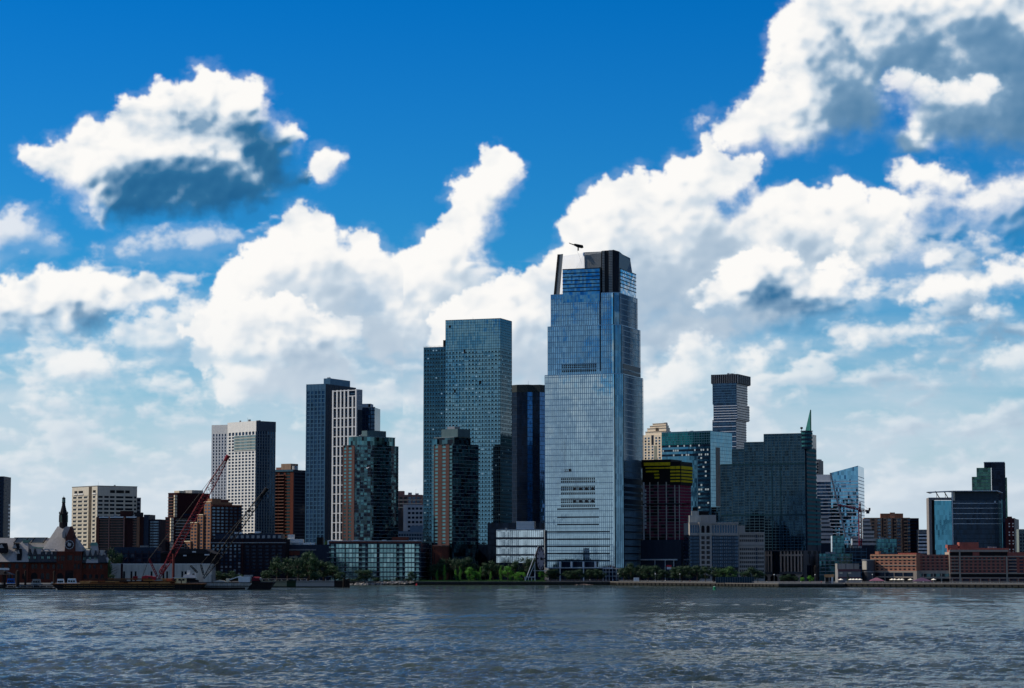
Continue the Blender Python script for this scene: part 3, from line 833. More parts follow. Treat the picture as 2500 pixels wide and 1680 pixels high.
# ---- long pale shed on the quay
def quay_shed():
    B = Bld('quay_shed', 'long pale concrete shed wall on the quay behind the red crane', 520, 1608, 0, vref=1400)
    xl, top = B.fx(264), B.z(1378)
    B.mass('wall', xl, 0, 0, 14, -3, top, M_CONC)
    us = [264, 295, 300, 330, 362, 394, 424, 455, 486, 517]
    for a, b in zip(us[:-1], us[1:]):
        if b - a < 8: 
            B.piece('F', 'pier', B.fx(a), B.fx(b), -1, top + .4, 0.5, M_BRICK_DARK); continue
        B.piece('F', 'wall_panel', B.fx(a) + .06, B.fx(b) - .06, 0, top, 0.25, M_CONC_LT)
    for a in (301, 319, 329, 368, 397, 406, 443, 451):
        B.piece('F', 'doorway', B.fx(a), B.fx(a + 4.4), 0, B.z(1395), 0.32, M_BLACK)
    MB().box(B.fx(500), B.fx(517), -6, -.3, 0, B.z(1404)).build('lean_to', M_CONC_LT, B.o)
    B.piece('F', 'coping', xl - .2, .2, top, top + .5, 0.4, M_STEEL)
quay_shed()

# ---- apartment block with the cream zig-zag bays
def cream_bays():
    B = Bld('apartment_block', 'maroon apartment block with a zig-zag column of cream bays', 432, 1930, 40, vref=1270)
    xl, yr, top = B.fx(410), B.ry(512), B.z(1206)
    maroon = brick('maroon_brick', (0.055, 0.016, 0.022))
    B.mass('wall', xl, 0, 0, yr, -3, top, maroon)
    B.mass('parapet', xl, .2, -.2, yr, top, B.z(1203), maroon)
    MB().box(-6, 0, 2, 9, top, B.z(1198)).build('lift_house', M_CREAM, B.o)
    MB().box(-10, 0, 16, 28, top, B.z(1195.5)).build('lift_house', M_CONC_LT, B.o)
    for i in range(19):
        v = 1208 + i * 7.4
        z0, z1 = B.z(v + 6.4), B.z(v + .6)
        x0, x1 = B.fx(424), 0.0
        MB().prism([(x0, -.05), ((x0 + x1) / 2 + 1.2, -2.2), (x1, -.05)], z0, z1).build('bay', M_CREAM, B.o)
        B.piece('F', 'window', xl + 1, B.fx(420), z0 + .3, z1 - .2, 0.06, G_WINDARK)
        B.piece('F', 'balcony', xl + .3, B.fx(423), z0 - .35, z0 + .1, 0.9, M_BRICK_PINK)
        if i > 5: B.piece('R', 'window', yr * .18, yr * .95, z0 + .2, z1 - .3, 0.06, G_NAVY)
    # lower wing in front
    B2 = Bld('apartment_block', 'lower maroon wing with cream bays in front of the maroon apartment block', 424, 1890, 40, vref=1300)
    xl, yr, top = B2.fx(403), B2.ry(466), B2.z(1262)
    B2.mass('wall', xl, 0, 0, yr, -3, top, maroon)
    for i in range(11):
        v = 1264 + i * 7.4
        z0, z1 = B2.z(v + 6.4), B2.z(v + .6)
        x0 = B2.fx(415)
        MB().prism([(x0, -.05), (x0 / 2 + 1.2, -2.2), (0, -.05)], z0, z1).build('bay', M_CREAM, B2.o)
        B2.piece('F', 'window', xl + 1, B2.fx(412), z0 + .3, z1 - .2, 0.06, G_WINDARK)
        B2.piece('R', 'balcony', yr * .1, yr * .97, z0 - .4, z0 + .25, 0.9, M_CONC_LT)
        B2.piece('R', 'window', yr * .12, yr * .95, z0 + .4, z1 - .2, 0.05, G_WINDARK)
    MB().box(xl - 9, xl + 1, 2, 14, -3, B2.z(1308)).build('rear_wing', maroon, B2.o)
cream_bays()

# ---- orange stepped brick block
def stepped_orange():
    B = Bld('apartment_block', 'orange brick apartment block stepping down to the left behind the red crane boom', 516, 1775, 48, vref=1290)
    yr, top = B.ry(590), B.z(1233)
    B.mass('wall', B.fx(498), 0, 0, yr, -3, top, M_BRICK_DARK)  # dark brick colour stands for shade on the right face
    steps = [(498, 514.5, 1226, 0.0), (486, 500, 1257, 1.5), (474, 490, 1276, 3.0), (463, 478, 1322, 4.5)]
    for k, (a, b, v, d) in enumerate(steps):
        x0, x1 = B.fx(a), B.fx(b)
        MB().box(x0, x1, -d - .2, yr * .7, -3, B.z(v)).build('setback', M_BRICK_ORANGE, B.o)
        B.piece('F', 'parapet', x0 - .1, x1 + .1, B.z(v), B.z(v) + .5, d + .5, M_CREAM, thick=1.0)
        n = int((1345 - v) / 8)
        for j in range(n):
            vv = v + 5 + j * 8
            w = (x1 - x0)
            for f0, f1 in ((.10, .40), (.58, .90)):
                B.piece('F', 'window', x0 + w * f0, x0 + w * f1, B.z(vv + 4.2), B.z(vv), d + .25, G_WINBLUE, thick=.5)
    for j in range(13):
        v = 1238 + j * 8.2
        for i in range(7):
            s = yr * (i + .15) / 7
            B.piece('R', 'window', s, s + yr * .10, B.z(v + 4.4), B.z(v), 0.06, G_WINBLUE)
        B.piece('R', 'belt', 0.1, yr - .1, B.z(v + 6.2), B.z(v + 5.6), 0.15, stone('shaded_belt', (0.06, 0.035, 0.04)))  # belts darkened in colour for the shaded side
    B.piece('R', 'cornice', 0, yr, top - .9, top + .3, 0.6, M_BRICK_RED)
    MB().box(-7, -1, 1, 9, top, B.z(1217)).build('lift_house', M_BRICK_ORANGE, B.o)
    MB().box(-7, -1, 9.1, 16, top, B.z(1219)).build('lift_house', M_BRICK_RED, B.o)
stepped_orange()

# ---- white tower
def white_tower():
    B = Bld('apartment_tower', 'white gridded apartment tower with a blind white crown behind the red crane', 624.5, 1960, 46, vref=1150)
    xm, xl, yr, top = B.fx(555), B.fx(517), B.ry(672), B.z(1028.5)
    B.mass('core', xm, 0, 0, yr, -3, top, G_NAVY)
    zb = B.z(1053)
    # crown
    B.piece('F', 'crown_panel', xm, 0.3, zb, top + .3, 0.3, M_WHITE2)
    B.piece('R', 'crown_panel', 0.0, yr, B.z(1052), top + .3, 0.32, stone('shaded_crown_panel', (0.14, 0.17, 0.20)))  # white crown greyed in colour for its shaded right side
    # right face: blue glass with pale mullion bands
    for f in lin(.04, .97, 8):
        B.piece('R', 'pier', yr * f - .5, yr * f + .5, -3, B.z(1052), 0.28, M_LINE)
    for j in range(34):
        B.piece('R', 'belt', yr * .04, yr * .97, B.z(1061.2 + j * 7.3), B.z(1059.4 + j * 7.3), 0.2, M_LINE)
    # lit face: piers and spandrels with recessed windows; tinted ribbon storeys under the crown
    us = lin(557, 622.5, 9)
    for u in us: B.piece('F', 'pier', B.fx(u) - .75, B.fx(u) + .75, -3, zb, 0.45, M_WHITE2)
    for j in range(33):
        v = 1056 + j * 7.65
        B.piece('F', 'spandrel', xm + .02, -.02, B.z(v + 7.65), B.z(v + 5.0), 0.40, M_WHITE2)
    tint = glass('grey_ribbon', (0.22, 0.28, 0.27), cell=(2, 2, 2), rough=.15, metal=.6)
    for j in range(5):
        v = 1062 + j * 7.4
        B.piece('F', 'ribbon_window', B.fx(572), -.1, B.z(v + 4.6), B.z(v), 0.62, tint)
        B.piece('F', 'ribbon_band', B.fx(572), -.1, B.z(v + 7.4), B.z(v + 4.65), 0.7, stone('buff_band', (0.42, 0.42, 0.36)))
    rooftop(B, xm + 3, -3, 4, 14, top + .3, 3, seed=71, hmax=2.0)
    # left wing, turned more to the river
    B2 = Bld('apartment_wing', 'narrow grey-white wing on the left of the white gridded tower', 555, 1990, 24, vref=1150)
    x0, t2 = B2.fx(516.5), B2.z(1038)
    B2.mass('core', x0, 0, 0, 14, -3, t2, G_NAVY)
    B2.piece('F', 'crown_panel', x0 - .2, 0, B2.z(1059), t2 + .3, 0.35, M_WHITE2)
    B2.piece('L', 'crown_panel', 0, 14, B2.z(1059), t2 + .3, 0.35, M_WHITE2, at=x0)
    for u in lin(518, 553.5, 6): B2.piece('F', 'pier', B2.fx(u) - .7, B2.fx(u) + .7, -3, B2.z(1059), 0.45, M_WHITE)
    for j in range(32):
        v = 1060 + j * 7.65
        B2.piece('F', 'spandrel', x0 + .02, -.02, B2.z(v + 7.65), B2.z(v + 5.2), 0.40, M_WHITE)
white_tower()

# ---- brick tower with balcony columns
def brick_tower():
    B = Bld('apartment_tower', 'brick apartment tower with balcony columns between the white and navy towers', 716, 2010, 32, vref=1220)
    xl, yr, top = B.fx(664), B.ry(747), B.z(1147)
    B.mass('wall', xl, 0, 0, yr, -3, top, M_BRICK_RED)
    B.piece('F', 'cornice', xl, 0, B.z(1151), top + .3, .4, M_NAVYFRAME)
    MB().box(B.fx(682), B.fx(706), 2, 12, top, B.z(1131.5)).build('lift_house', stone('tan_stucco', (0.42, 0.30, 0.22)), B.o)
    MB().box(B.fx(668), B.fx(682), 3, 10, top, B.z(1140)).build('lift_house', M_BRICK_PINK, B.o)
    MB().tube((B.fx(713), 4, top), (B.fx(713), 4, B.z(1137.5)), 2.4, n=12).build('water_tank', M_STEEL, B.o)
    for j in range(21):
        v = 1154 + j * 7.9
        for a, b, m in ((669, 677, G_WINDARK), (682, 692, G_WINDARK), (697, 708, G_WINTEAL)):
            B.piece('F', 'window', B.fx(a), B.fx(b), B.z(v + 4.6), B.z(v), 0.06, m)
        for a, b in ((679, 694), (667, 678)):
            B.piece('F', 'balcony', B.fx(a), B.fx(b), B.z(v + 6.4), B.z(v + 4.7), 1.0, M_BRICK_PINK, thick=1.3)
        B.piece('R', 'window', yr * .1, yr * .92, B.z(v + 4.6), B.z(v), 0.06, G_NAVYDARK)
    B.piece('R', 'side_panel', 0.05, yr, -3, top, 0.03, M_NAVYPANEL)
brick_tower()

# ---- navy towers
def navy_towers():
    B = Bld('glass_tower', 'navy tower with a fine blue window grid left of the white-framed tower', 793.5, 1910, 26, vref=1130)
    xl, yr, top = B.fx(746.5), B.ry(868), B.z(938)
    B.mass('core', xl, 0, 0, yr, -3, top, G_NAVY)
    zs = [B.z(944 + j * 10.05) for j in range(39)]
    B.bands('F', 'floor_band', xl - .1, .1, zs, 0.75, 0.22, M_NAVYFRAME)
    B.posts('F', 'pier', [B.fx(u) for u in (747.5, 757, 766, 775, 783.5, 792.6)], 0.75, -3, top + .3, 0.30, M_NAVYFRAME)
    B.piece('F', 'crown_panel', xl, 0, B.z(951), top + .35, 0.20, M_NAVYFRAME)
    B.piece('R', 'side_panel', 0.1, yr, -3, top + .3, 0.06, M_NAVYPANEL)
    for f in (.12, .28, .44): B.piece('R', 'mullion', yr * f, yr * f + .3, -3, top, 0.2, G_NAVYDARK)
    MB().box(-6.5, -.5, 8, yr * .82, top, B.z(923.5, 0, 8)).build('roof_storey', M_NAVYFRAME, B.o)
    rooftop(B, -6, -1, 9, 20, B.z(923.5, 0, 8), 1, seed=9, hmax=1.0)
    # white framed tower
    B = Bld('apartment_tower', 'slim dark tower in a bold white frame grid', 870.5, 1840, 34, vref=1130)
    xl, yr, top = B.fx(811.5), B.ry(883), B.z(950.5)
    B.mass('core', xl, 0, 0, yr, -3, top - 1, G_NAVYDARK)
    us = [813, 823, 832, 841, 850.5, 861, 869.3]
    vs = [952, 994, 1019, 1041, 1064, 1088, 1112, 1135, 1159, 1183, 1205, 1228, 1252, 1275, 1299, 1318]
    frame = M_WHITE
    for i, u in enumerate(us):
        B.piece('F', 'frame_post', B.fx(u) - .62, B.fx(u) + .62, -3, top if i != 5 else B.z(966), 0.85, frame, thick=1.1)
    for v in vs: B.piece('F', 'frame_beam', xl, .3, B.z(v + 1.6), B.z(v - .4), 0.80, frame, thick=1.05)
    B.piece('F', 'frame_beam', B.fx(850.5), .2, B.z(967.5), B.z(965.5), 0.80, frame, thick=1.05)
    for k in range(len(vs) - 1):
        n = 5 if k == 0 else 3
        for j in range(1, n):
            v = vs[k] + (vs[k + 1] - vs[k]) * j / n
            B.piece('F', 'floor_line', xl + .1, -.1, B.z(v + .9), B.z(v), 0.15, M_NAVYFRAME)
    B.piece('R', 'side_panel', 0.32, yr, B.z(1000), top, 0.3, stone('pale_grey_panel', (0.40, 0.44, 0.46), var=.1))
    for v in (953, 965, 977, 989): B.piece('R', 'frame_beam', 0.3, yr + .1, B.z(v + 1), B.z(v), 0.45, M_WHITE)
    B.piece('R', 'lower_side_panel', 0.32, yr, -3, B.z(1001), 0.25, M_NAVYPANEL)
    MB().box(xl + .5, -.5, 1, yr - .5, top - 1, top - .3).build('roof', M_ROOFDARK, B.o)
    # navy tower to the right
    B = Bld('glass_tower', 'shorter navy tower with a pale plant room right of the white frame', 914.5, 1980, 8, vref=1050)
    xl, top = B.fx(866), B.z(995)
    B.mass('core', xl, 0, 0, 24, -3, top, G_NAVY)
    r = random.Random(8)
    for j in range(16):
        B.piece('F', 'floor_band', xl, .1, B.z(1003.5 + j * 9.4), B.z(1001.5 + j * 9.4), 0.18, M_NAVYPANEL)
    for u in (880, 892, 904): B.piece('F', 'mullion', B.fx(u) - .3, B.fx(u) + .3, -3, top, 0.24, M_NAVYPANEL)
    B.piece('F', 'cornice', xl - .2, .3, top - .2, top + .5, 0.5, M_GREYMETAL)
    MB().box(B.fx(872), B.fx(903), 3, 14, top, B.z(985)).build('plant_room', stone('pale_grey_panel', (0.40, 0.44, 0.46), var=.1), B.o)
    B.piece('F', 'plant_door', B.fx(897), B.fx(902), top + .5, B.z(986), 0.05, M_BLACK, at=3)
navy_towers()
# ------------------------------------------------------------------ riverside brick and glass towers
G_APT = glass('apartment_glass', (0.075, 0.17, 0.19), cell=(2.6, 2.6, 2.95), rough=0.10, metal=0.8, vary=0.8, alt=(0.004, 0.008, 0.016), alt_amt=0.35)
G_APT_BLUE = glass('apartment_glass_blue', (0.035, 0.085, 0.105), cell=(2.6, 2.6, 2.95), rough=0.10, metal=0.7, vary=0.7, alt=(0.004, 0.006, 0.014), alt_amt=0.4)
M_RAIL = stone('balcony_edge', (0.20, 0.25, 0.26), var=0.15, keep=True)
def arc_plan(p0, p1, bulge, n=12):
    """points from p0 to p1 along an arc that bulges to the right of the direction of travel"""
    p0, p1 = Vector(p0), Vector(p1); d = p1 - p0; nrm = Vector((d.y, -d.x)).normalized()
    return [tuple(p0 + d * (i / n) + nrm * bulge * (1 - (2 * i / n - 1) ** 2)) for i in range(n + 1)]
M_BRICK_BR = stone('brown_brick', (0.088, 0.048, 0.042), var=.3, scale=.5, dirt=.3, keep=True)
def round_tower():
    B = Bld('apartment_tower', 'rounded teal glass apartment tower with a brick bay strip on its left edge', 866, 1765, 46, vref=1200)
    xl = B.fx(837.5)
    R = Vector((0, B.ry(966)))
    yr = R.y
    z1, z2, z3 = B.z(1086), B.z(1066), B.z(1050)
    body = [(xl, 0.0), (0.0, 0.0)] + arc_plan((1.0, 0.6), (3.0, yr), 3.0, 14) + [(xl, yr)]
    MB().prism(body, -3, z1).build('core', G_APT_BLUE, B.o)
    q = Vector((sum(p[0] for p in body) / len(body), sum(p[1] for p in body) / len(body)))
    ins = lambda k: [((p[0] - q.x) * k + q.x, (p[1] - q.y) * k + q.y) for p in body]
    MB().prism(ins(.84), z1, z2).build('upper_storeys', G_APT, B.o)
    MB().prism(ins(.44), z2, z3).build('plant_room', stone('teal_panel', (0.12, 0.19, 0.20), var=.12), B.o)
    MB().prism(ins(.86), z2, z2 + .4).build('roof_edge', M_RAIL, B.o)
    rooftop(B, xl + 6, -4, 6, 16, z2 + .4, 2, seed=12)
    n = 27
    hp = (1320 - 1090) / n
    for j in range(n):
        v = 1090 + j * hp
        MB().prism([((p[0] - q.x) * 1.012 + q.x, (p[1] - q.y) * 1.012 + q.y) for p in body[1:-1]] + [(0, yr)], B.z(v + .9), B.z(v)).build('floor_slab', M_RAIL, B.o)
        z0, z1_ = B.z(v + hp * .82), B.z(v + hp * .25)
        for a, b in ((840.5, 846), (851.5, 859)):
            B.piece('F', 'window', B.fx(a), B.fx(b), z0, z1_, 0.5, G_WINTEAL, thick=.3)
    for a, b, m in ((837.5, 840.3, M_BRICK_BR), (846.2, 851.3, M_BRICK_BR), (859.2, 866, M_BRICK_BR)):
        B.piece('F', 'brick_pier', B.fx(a), B.fx(b), -3, B.z(1088), 0.55, m, thick=.9)
    for j in range(n):
        v = 1090 + j * hp
        for a, b in ((840.3, 846.2), (851.3, 859.2)):
            B.piece('F', 'spandrel', B.fx(a), B.fx(b), B.z(v + hp * 1.25), B.z(v + hp * .82), 0.45, M_BRICK_BR, thick=.6)
    # random balcony recesses and teal bays round the curve
    r = random.Random(4)
    arc = arc_plan((1.0, 0.6), (3.0, yr), 3.0, 14)
    for j in range(n):
        v = 1090 + j * hp
        for i in range(14):
            if r.random() > .55: continue
            a, b = Vector(arc[i]), Vector(arc[i + 1]); d = (b - a); L = d.length; d.normalize(); nn = Vector((d.y, -d.x))
            m = (a + b) / 2
            pane('bay_window', L * .8, .3, (B.z(v) - B.z(v + hp)) * .62, G_APT if r.random() < .6 else G_NAVYDARK, B.o, (m.x + nn.x * .12, m.y + nn.y * .12, B.z(v + hp * .85)), math.atan2(d.y, d.x))
round_tower()

def brick_glass_tower():
    B = Bld('apartment_tower', 'brick and dark glass apartment tower in front of the tall teal tower', 1105, 1745, 40, vref=1210)
    xl, yr = B.fx(1048), B.ry(1168)
    xb = B.fx(1060)
    z1, z2, z3 = B.z(1083), B.z(1067), B.z(1046)
    B.mass('core', xb, 0, 0, yr, -3, z1, G_APT_BLUE)
    B.mass('corner_glazing', xl, xb - .01, 3, 22, -3, B.z(1070), G_TEALGRID)
    B.mass('upper_storeys', xl + 1, -2, 4, yr * .78, z1, z2, G_APT_BLUE)
    B.mass('roof_edge', xl + .8, -1.8, 3.8, yr * .79, z2, z2 + .4, M_RAIL)
    B.mass('plant_room', B.fx(1064), B.fx(1104), 6, 20, z2 + .4, z3, stone('teal_panel', (0.12, 0.19, 0.20), var=.12))
    B.mass('stair_head', B.fx(1074), B.fx(1092), 8, 14, z3, z3 + 2.0, M_GREYMETAL)
    n = 27; hp = (1330 - 1086) / n
    r = random.Random(6)
    for j in range(n):
        v = 1086 + j * hp
        z0, z1_ = B.z(v + hp * .80), B.z(v + hp * .22)
        for a, b in ((1062, 1070), (1079.5, 1089)):
            B.piece('F', 'window', B.fx(a), B.fx(b), z0, z1_, 0.42, G_WINTEAL, thick=.3)
            B.piece('F', 'spandrel', B.fx(a) - .1, B.fx(b) + .1, B.z(v + hp * 1.22), z0, 0.45, M_BRICK_BR, thick=.6)
        B.piece('F', 'window', B.fx(1098), -.2, z0, z1_, 0.42, G_APT, thick=.3)
        B.piece('R', 'floor_slab', 0.05, yr + .3, B.z(v + .8), B.z(v), 0.35, M_RAIL)
        B.piece('F', 'corner_slab', xl - .1, xb, B.z(v + .8), B.z(v), 0.3, M_RAIL, at=3)
        for i in range(9):
            if r.random() < .8:
                s = yr * (i + .12) / 9
                B.piece('R', 'bay_window', s, s + yr * .085, B.z(v + hp * .88), B.z(v + hp * .18), 0.18, (G_WINTEAL if r.random() < .25 else G_APT) if r.random() < .65 else G_NAVYDARK)
    for a, b, m in ((1060, 1062, M_BRICK_BR), (1070, 1079.4, M_BRICK_BR), (1089, 1097.8, M_BRICK_BR)):
        B.piece('F', 'brick_pier', B.fx(a), B.fx(b), -3, B.z(1085), 0.55, m, thick=.8)
    # podium
    P = Bld('podium', 'brick podium with big dark openings at the foot of the brick and glass tower', 1078, 1728, 14, vref=1360)
    xl, yr, top = P.fx(1056), 20, P.z(1332)
    xr = P.ry(1168)
    P.mass('wall', xl, 0, 0, xr, -3, top, M_BRICK_RED)
    P.piece('F', 'cornice', xl, 0.3, top - .4, top + .3, .35, M_BRICK_PINK)
    P.piece('R', 'cornice', 0, xr, top - .6, top + .3, .4, stone('tan_stone', (0.25, 0.19, 0.14)))
    for a, b in ((1108, 1119), (1124, 1136), (1139, 1150), (1153, 1163)):
        P.piece('R', 'opening', P.ry(a), P.ry(b), P.z(1344), P.z(1337), 0.06, M_BLACK)
        P.piece('R', 'opening', P.ry(a), P.ry(b), 0, P.z(1350), 0.06, M_BLACK)
        P.piece('R', 'pier', P.ry(b) + .2, P.ry(b + 2.5), -3, top - .6, 0.35, stone('tan_stone', (0.25, 0.19, 0.14)))
    P.piece('F', 'opening', xl + 1, P.fx(1061), 0, P.z(1350), 0.06, M_BLACK)
    P.piece('F', 'opening', xl + 1, P.fx(1061), P.z(1342), P.z(1338), 0.06, M_BLACK)
brick_glass_tower()

# ---- tall teal tower
def teal_tower():
    g = glass('tall_teal_glass', (0.10, 0.215, 0.295), cell=(1.35, 1.35, 3.05), rough=0.05, metal=1.0, vary=0.12, tilt=.006, wave=.006)
    m_mul = stone('teal_mullion', (0.05, 0.10, 0.12), var=.1, rough=.5, metal=.4)
    B = Bld('glass_tower', 'tall flat-topped teal glass tower with rows of small dark vents', 1222, 1812, 20, vref=1050)
    xl, yr, top = B.fx(1087), B.ry(1249.5), B.z(778)
    B.mass('glazing', xl, 0, 0, yr, -3, top, g)
    z_mech = B.z(852)
    # mullions and floor lines
    B.posts('F', 'mullion', lin(xl + .1, -.1, 32), 0.16, -3, top, 0.14, m_mul, one=False)
    B.posts('R', 'mullion', lin(.1, yr - .1, 17), 0.16, -3, top, 0.14, m_mul, one=False)
    zs = [z_mech - j * 3.1 for j in range(62) if z_mech - j * 3.1 > 0]
    B.bands('F', 'floor_line', xl, 0, zs, 0.42, 0.11, m_mul, one=False)
    B.bands('R', 'floor_line', 0, yr, zs, 0.42, 0.11, m_mul, one=False)
    B.bands('F', 'crown_line', xl, 0, [z_mech + 2.1 * j for j in range(1, 11)], 0.22, 0.11, m_mul, one=False)
    B.bands('R', 'crown_line', 0, yr, [z_mech + 2.1 * j for j in range(1, 11)], 0.22, 0.11, m_mul, one=False)
    r = random.Random(3)
    fx_ = lin(xl + 1.2, -1.2, 17); ry_ = lin(1.4, yr - 1.4, 8)
    wh = glass('open_blind', (0.5, 0.62, 0.64), cell=(1, 1, 1), rough=.2, metal=.6)
    for face, ss in (('F', fx_), ('R', ry_)):
        cl = []; 
        for z in zs[1:]:
            for s in ss:
                if r.random() < .92: cl.append((s - .62, s + .62, z + .75, z + 1.75))
        pick = [r.random() < .06 for _ in cl]
        B.windows(face, cl, M_BLACK, out=0.08, one=False, name='vent', pick=lambda i: pick[i], mat2=wh)
    for a, b, v0, v1 in ((1095, 1100, 790, 796), (1132, 1136, 850, 860), (1170, 1175, 928, 936), (1108, 1112, 948, 956)):
        B.piece('F', 'missing_pane', B.fx(a), B.fx(b), B.z(v1), B.z(v0), 0.16, M_BLACK)
    B.mass('roof_edge', xl - .1, .1, -.1, yr + .1, top, top + .4, m_mul)
    rooftop(B, xl + 5, -6, 5, 18, top + .4, 3, seed=72, hmax=1.4)
    B.mass('foot', xl - .3, .3, -.3, yr + .3, -3, B.z(1330), G_NAVYDARK)
    # left wing
    B = Bld('glass_tower', 'lower blue-teal glass wing on the left of the tall teal tower', 1089, 1866, 20, vref=1100)
    xl, top = B.fx(1033.5), B.z(846.5)
    g2 = glass('wing_teal_glass', (0.032, 0.095, 0.15), cell=(1.35, 1.35, 3.05), rough=0.06, metal=1.0, vary=0.3, tilt=.006, wave=.006)
    B.mass('glazing', xl, 0, 0, 20, -3, top, g2)
    B.posts('F', 'mullion', lin(xl + .1, -.1, 14), 0.16, -3, top, 0.14, m_mul, one=False)
    zs = [top - 4 - j * 3.1 for j in range(54)]
    B.bands('F', 'floor_line', xl, 0, zs, 0.5, 0.11, m_mul, one=False)
    cl = cells_of(lin(xl + 1.6, -1.6, 8), [z + .8 for z in zs], 1.2, 1.0)
    pick = [r.random() < .06 for _ in cl]
    B.windows('F', cl, M_BLACK, out=0.08, one=False, name='vent', pick=lambda i: pick[i], mat2=wh)
    B.posts('F', 'parapet_post', lin(xl + .2, -.2, 18), 0.12, top, top + 1.1, 0.0, m_mul, one=False)
    MB().box(B.fx(1080), 0.5, 1, 10, top, B.z(830)).build('lift_house', M_BLACK, B.o)
teal_tower()

# ---- dark blue tower behind
def dark_tower():
    B = Bld('glass_tower', 'dark faceted glass tower between the tall teal tower and the tallest tower', 1290, 2080, 0, vref=1100)
    zt, zc = B.z(939), B.z(957)
    plan = [(B.fx(u), y) for u, y in ((1246, 9), (1262, 2), (1288, 0), (1300, 3), (1318, 1), (1334, 8), (1340, 22))]
    for i in range(len(plan) - 1):
        (x0, y0), (x1, y1) = plan[i], plan[i + 1]
        m = [G_NAVYDARK, G_NAVYDARK, glass('deep_blue_glass', (0.02, 0.075, 0.19), cell=(1.6, 1.6, 3.6), rough=.08, metal=.9, vary=.4), G_NAVYDARK, MATS['deep_blue_glass'] if 'deep_blue_glass' in MATS else G_NAVY, G_NAVYDARK][i]
        MB().prism([(x0, y0), (x1, y1), (x1, 30), (x0, 30)], -3, zc).build('facet', m, B.o)
        MB().prism([(x0, y0 - .3), (x1, y1 - .3), (x1, 30), (x0, 30)], zc, zt).build('crown', stone('olive_panel', (0.055, 0.065, 0.058), var=.2, rough=.6), B.o)
        d = Vector((x1 - x0, y1 - y0)); L = d.length
        for j in range(42):
            z = zc - 4 - j * 3.9
            if z < 0: break
            pane('floor_line', L, .3, .35, M_NAVYPANEL, B.o, ((x0 + x1) / 2, (y0 + y1) / 2 - .12, z), math.atan2(d.y, d.x))
    MB().tube((B.fx(1290), 14, zt), (B.fx(1290), 14, B.z(927)), .12, .05).build('mast', M_BLACK, B.o)
    P = Bld('podium', 'dark blue glass podium behind the white banded low office', 1248, 1790, 6, vref=1300)
    P.mass('glazing', P.fx(1190), P.fx(1330), 0, 20, -3, P.z(1277), G_NAVYDARK)
    for j in range(4): P.piece('F', 'floor_line', P.fx(1190), P.fx(1330), P.z(1290 + j * 14), P.z(1288.5 + j * 14), 0.1, M_NAVYPANEL)
dark_tower()

# ---- white banded low office
def white_low():
    g = glass('milky_glass', (0.62, 0.70, 0.74), cell=(1.45, 1.45, 4.0), rough=0.10, metal=1.0, vary=0.25, tilt=.012)
    B = Bld('office_block', 'low white-banded glass office left of the tallest tower', 1329, 1764, 6, vref=1340)
    xl, top = B.fx(1212.5), B.z(1293.5)
    B.mass('core', xl, 0, 0, 24, -3, top, G_NAVYDARK)
    for a, b in ((1295, 1311.5), (1317, 1331.5), (1336.5, 1352.5), (1357, 1374)):
        B.piece('F', 'glass_band', xl - .15, B.fx(1327), B.z(b), B.z(a), 0.3, g)
        for u in lin(1214, 1326, 25):
            B.piece('F', 'mullion', B.fx(u) - .13, B.fx(u) + .13, B.z(b), B.z(a), 0.42, M_GREYMETAL)
    for v in (1313, 1333, 1353.5): B.piece('F', 'ledge', xl - .2, B.fx(1327), B.z(v + .8), B.z(v), 0.5, M_GREYMETAL)
    MB().box(B.fx(1259), B.fx(1303), 4, 14, top, B.z(1272.5)).build('plant_room', M_WHITE, B.o)
    for j in range(5): B.piece('F', 'louvre', B.fx(1259.5), B.fx(1302.5), B.z(1292 - j * 3.9), B.z(1291 - j * 3.9), .12, M_STEEL, at=4)
    B.mass('roof_edge', xl - .2, .1, -.2, 24.1, top, top + .4, M_STEEL)
    rooftop(B, xl + 4, B.fx(1255), 4, 14, top + .4, 2, seed=31, hmax=1.4)
white_low()

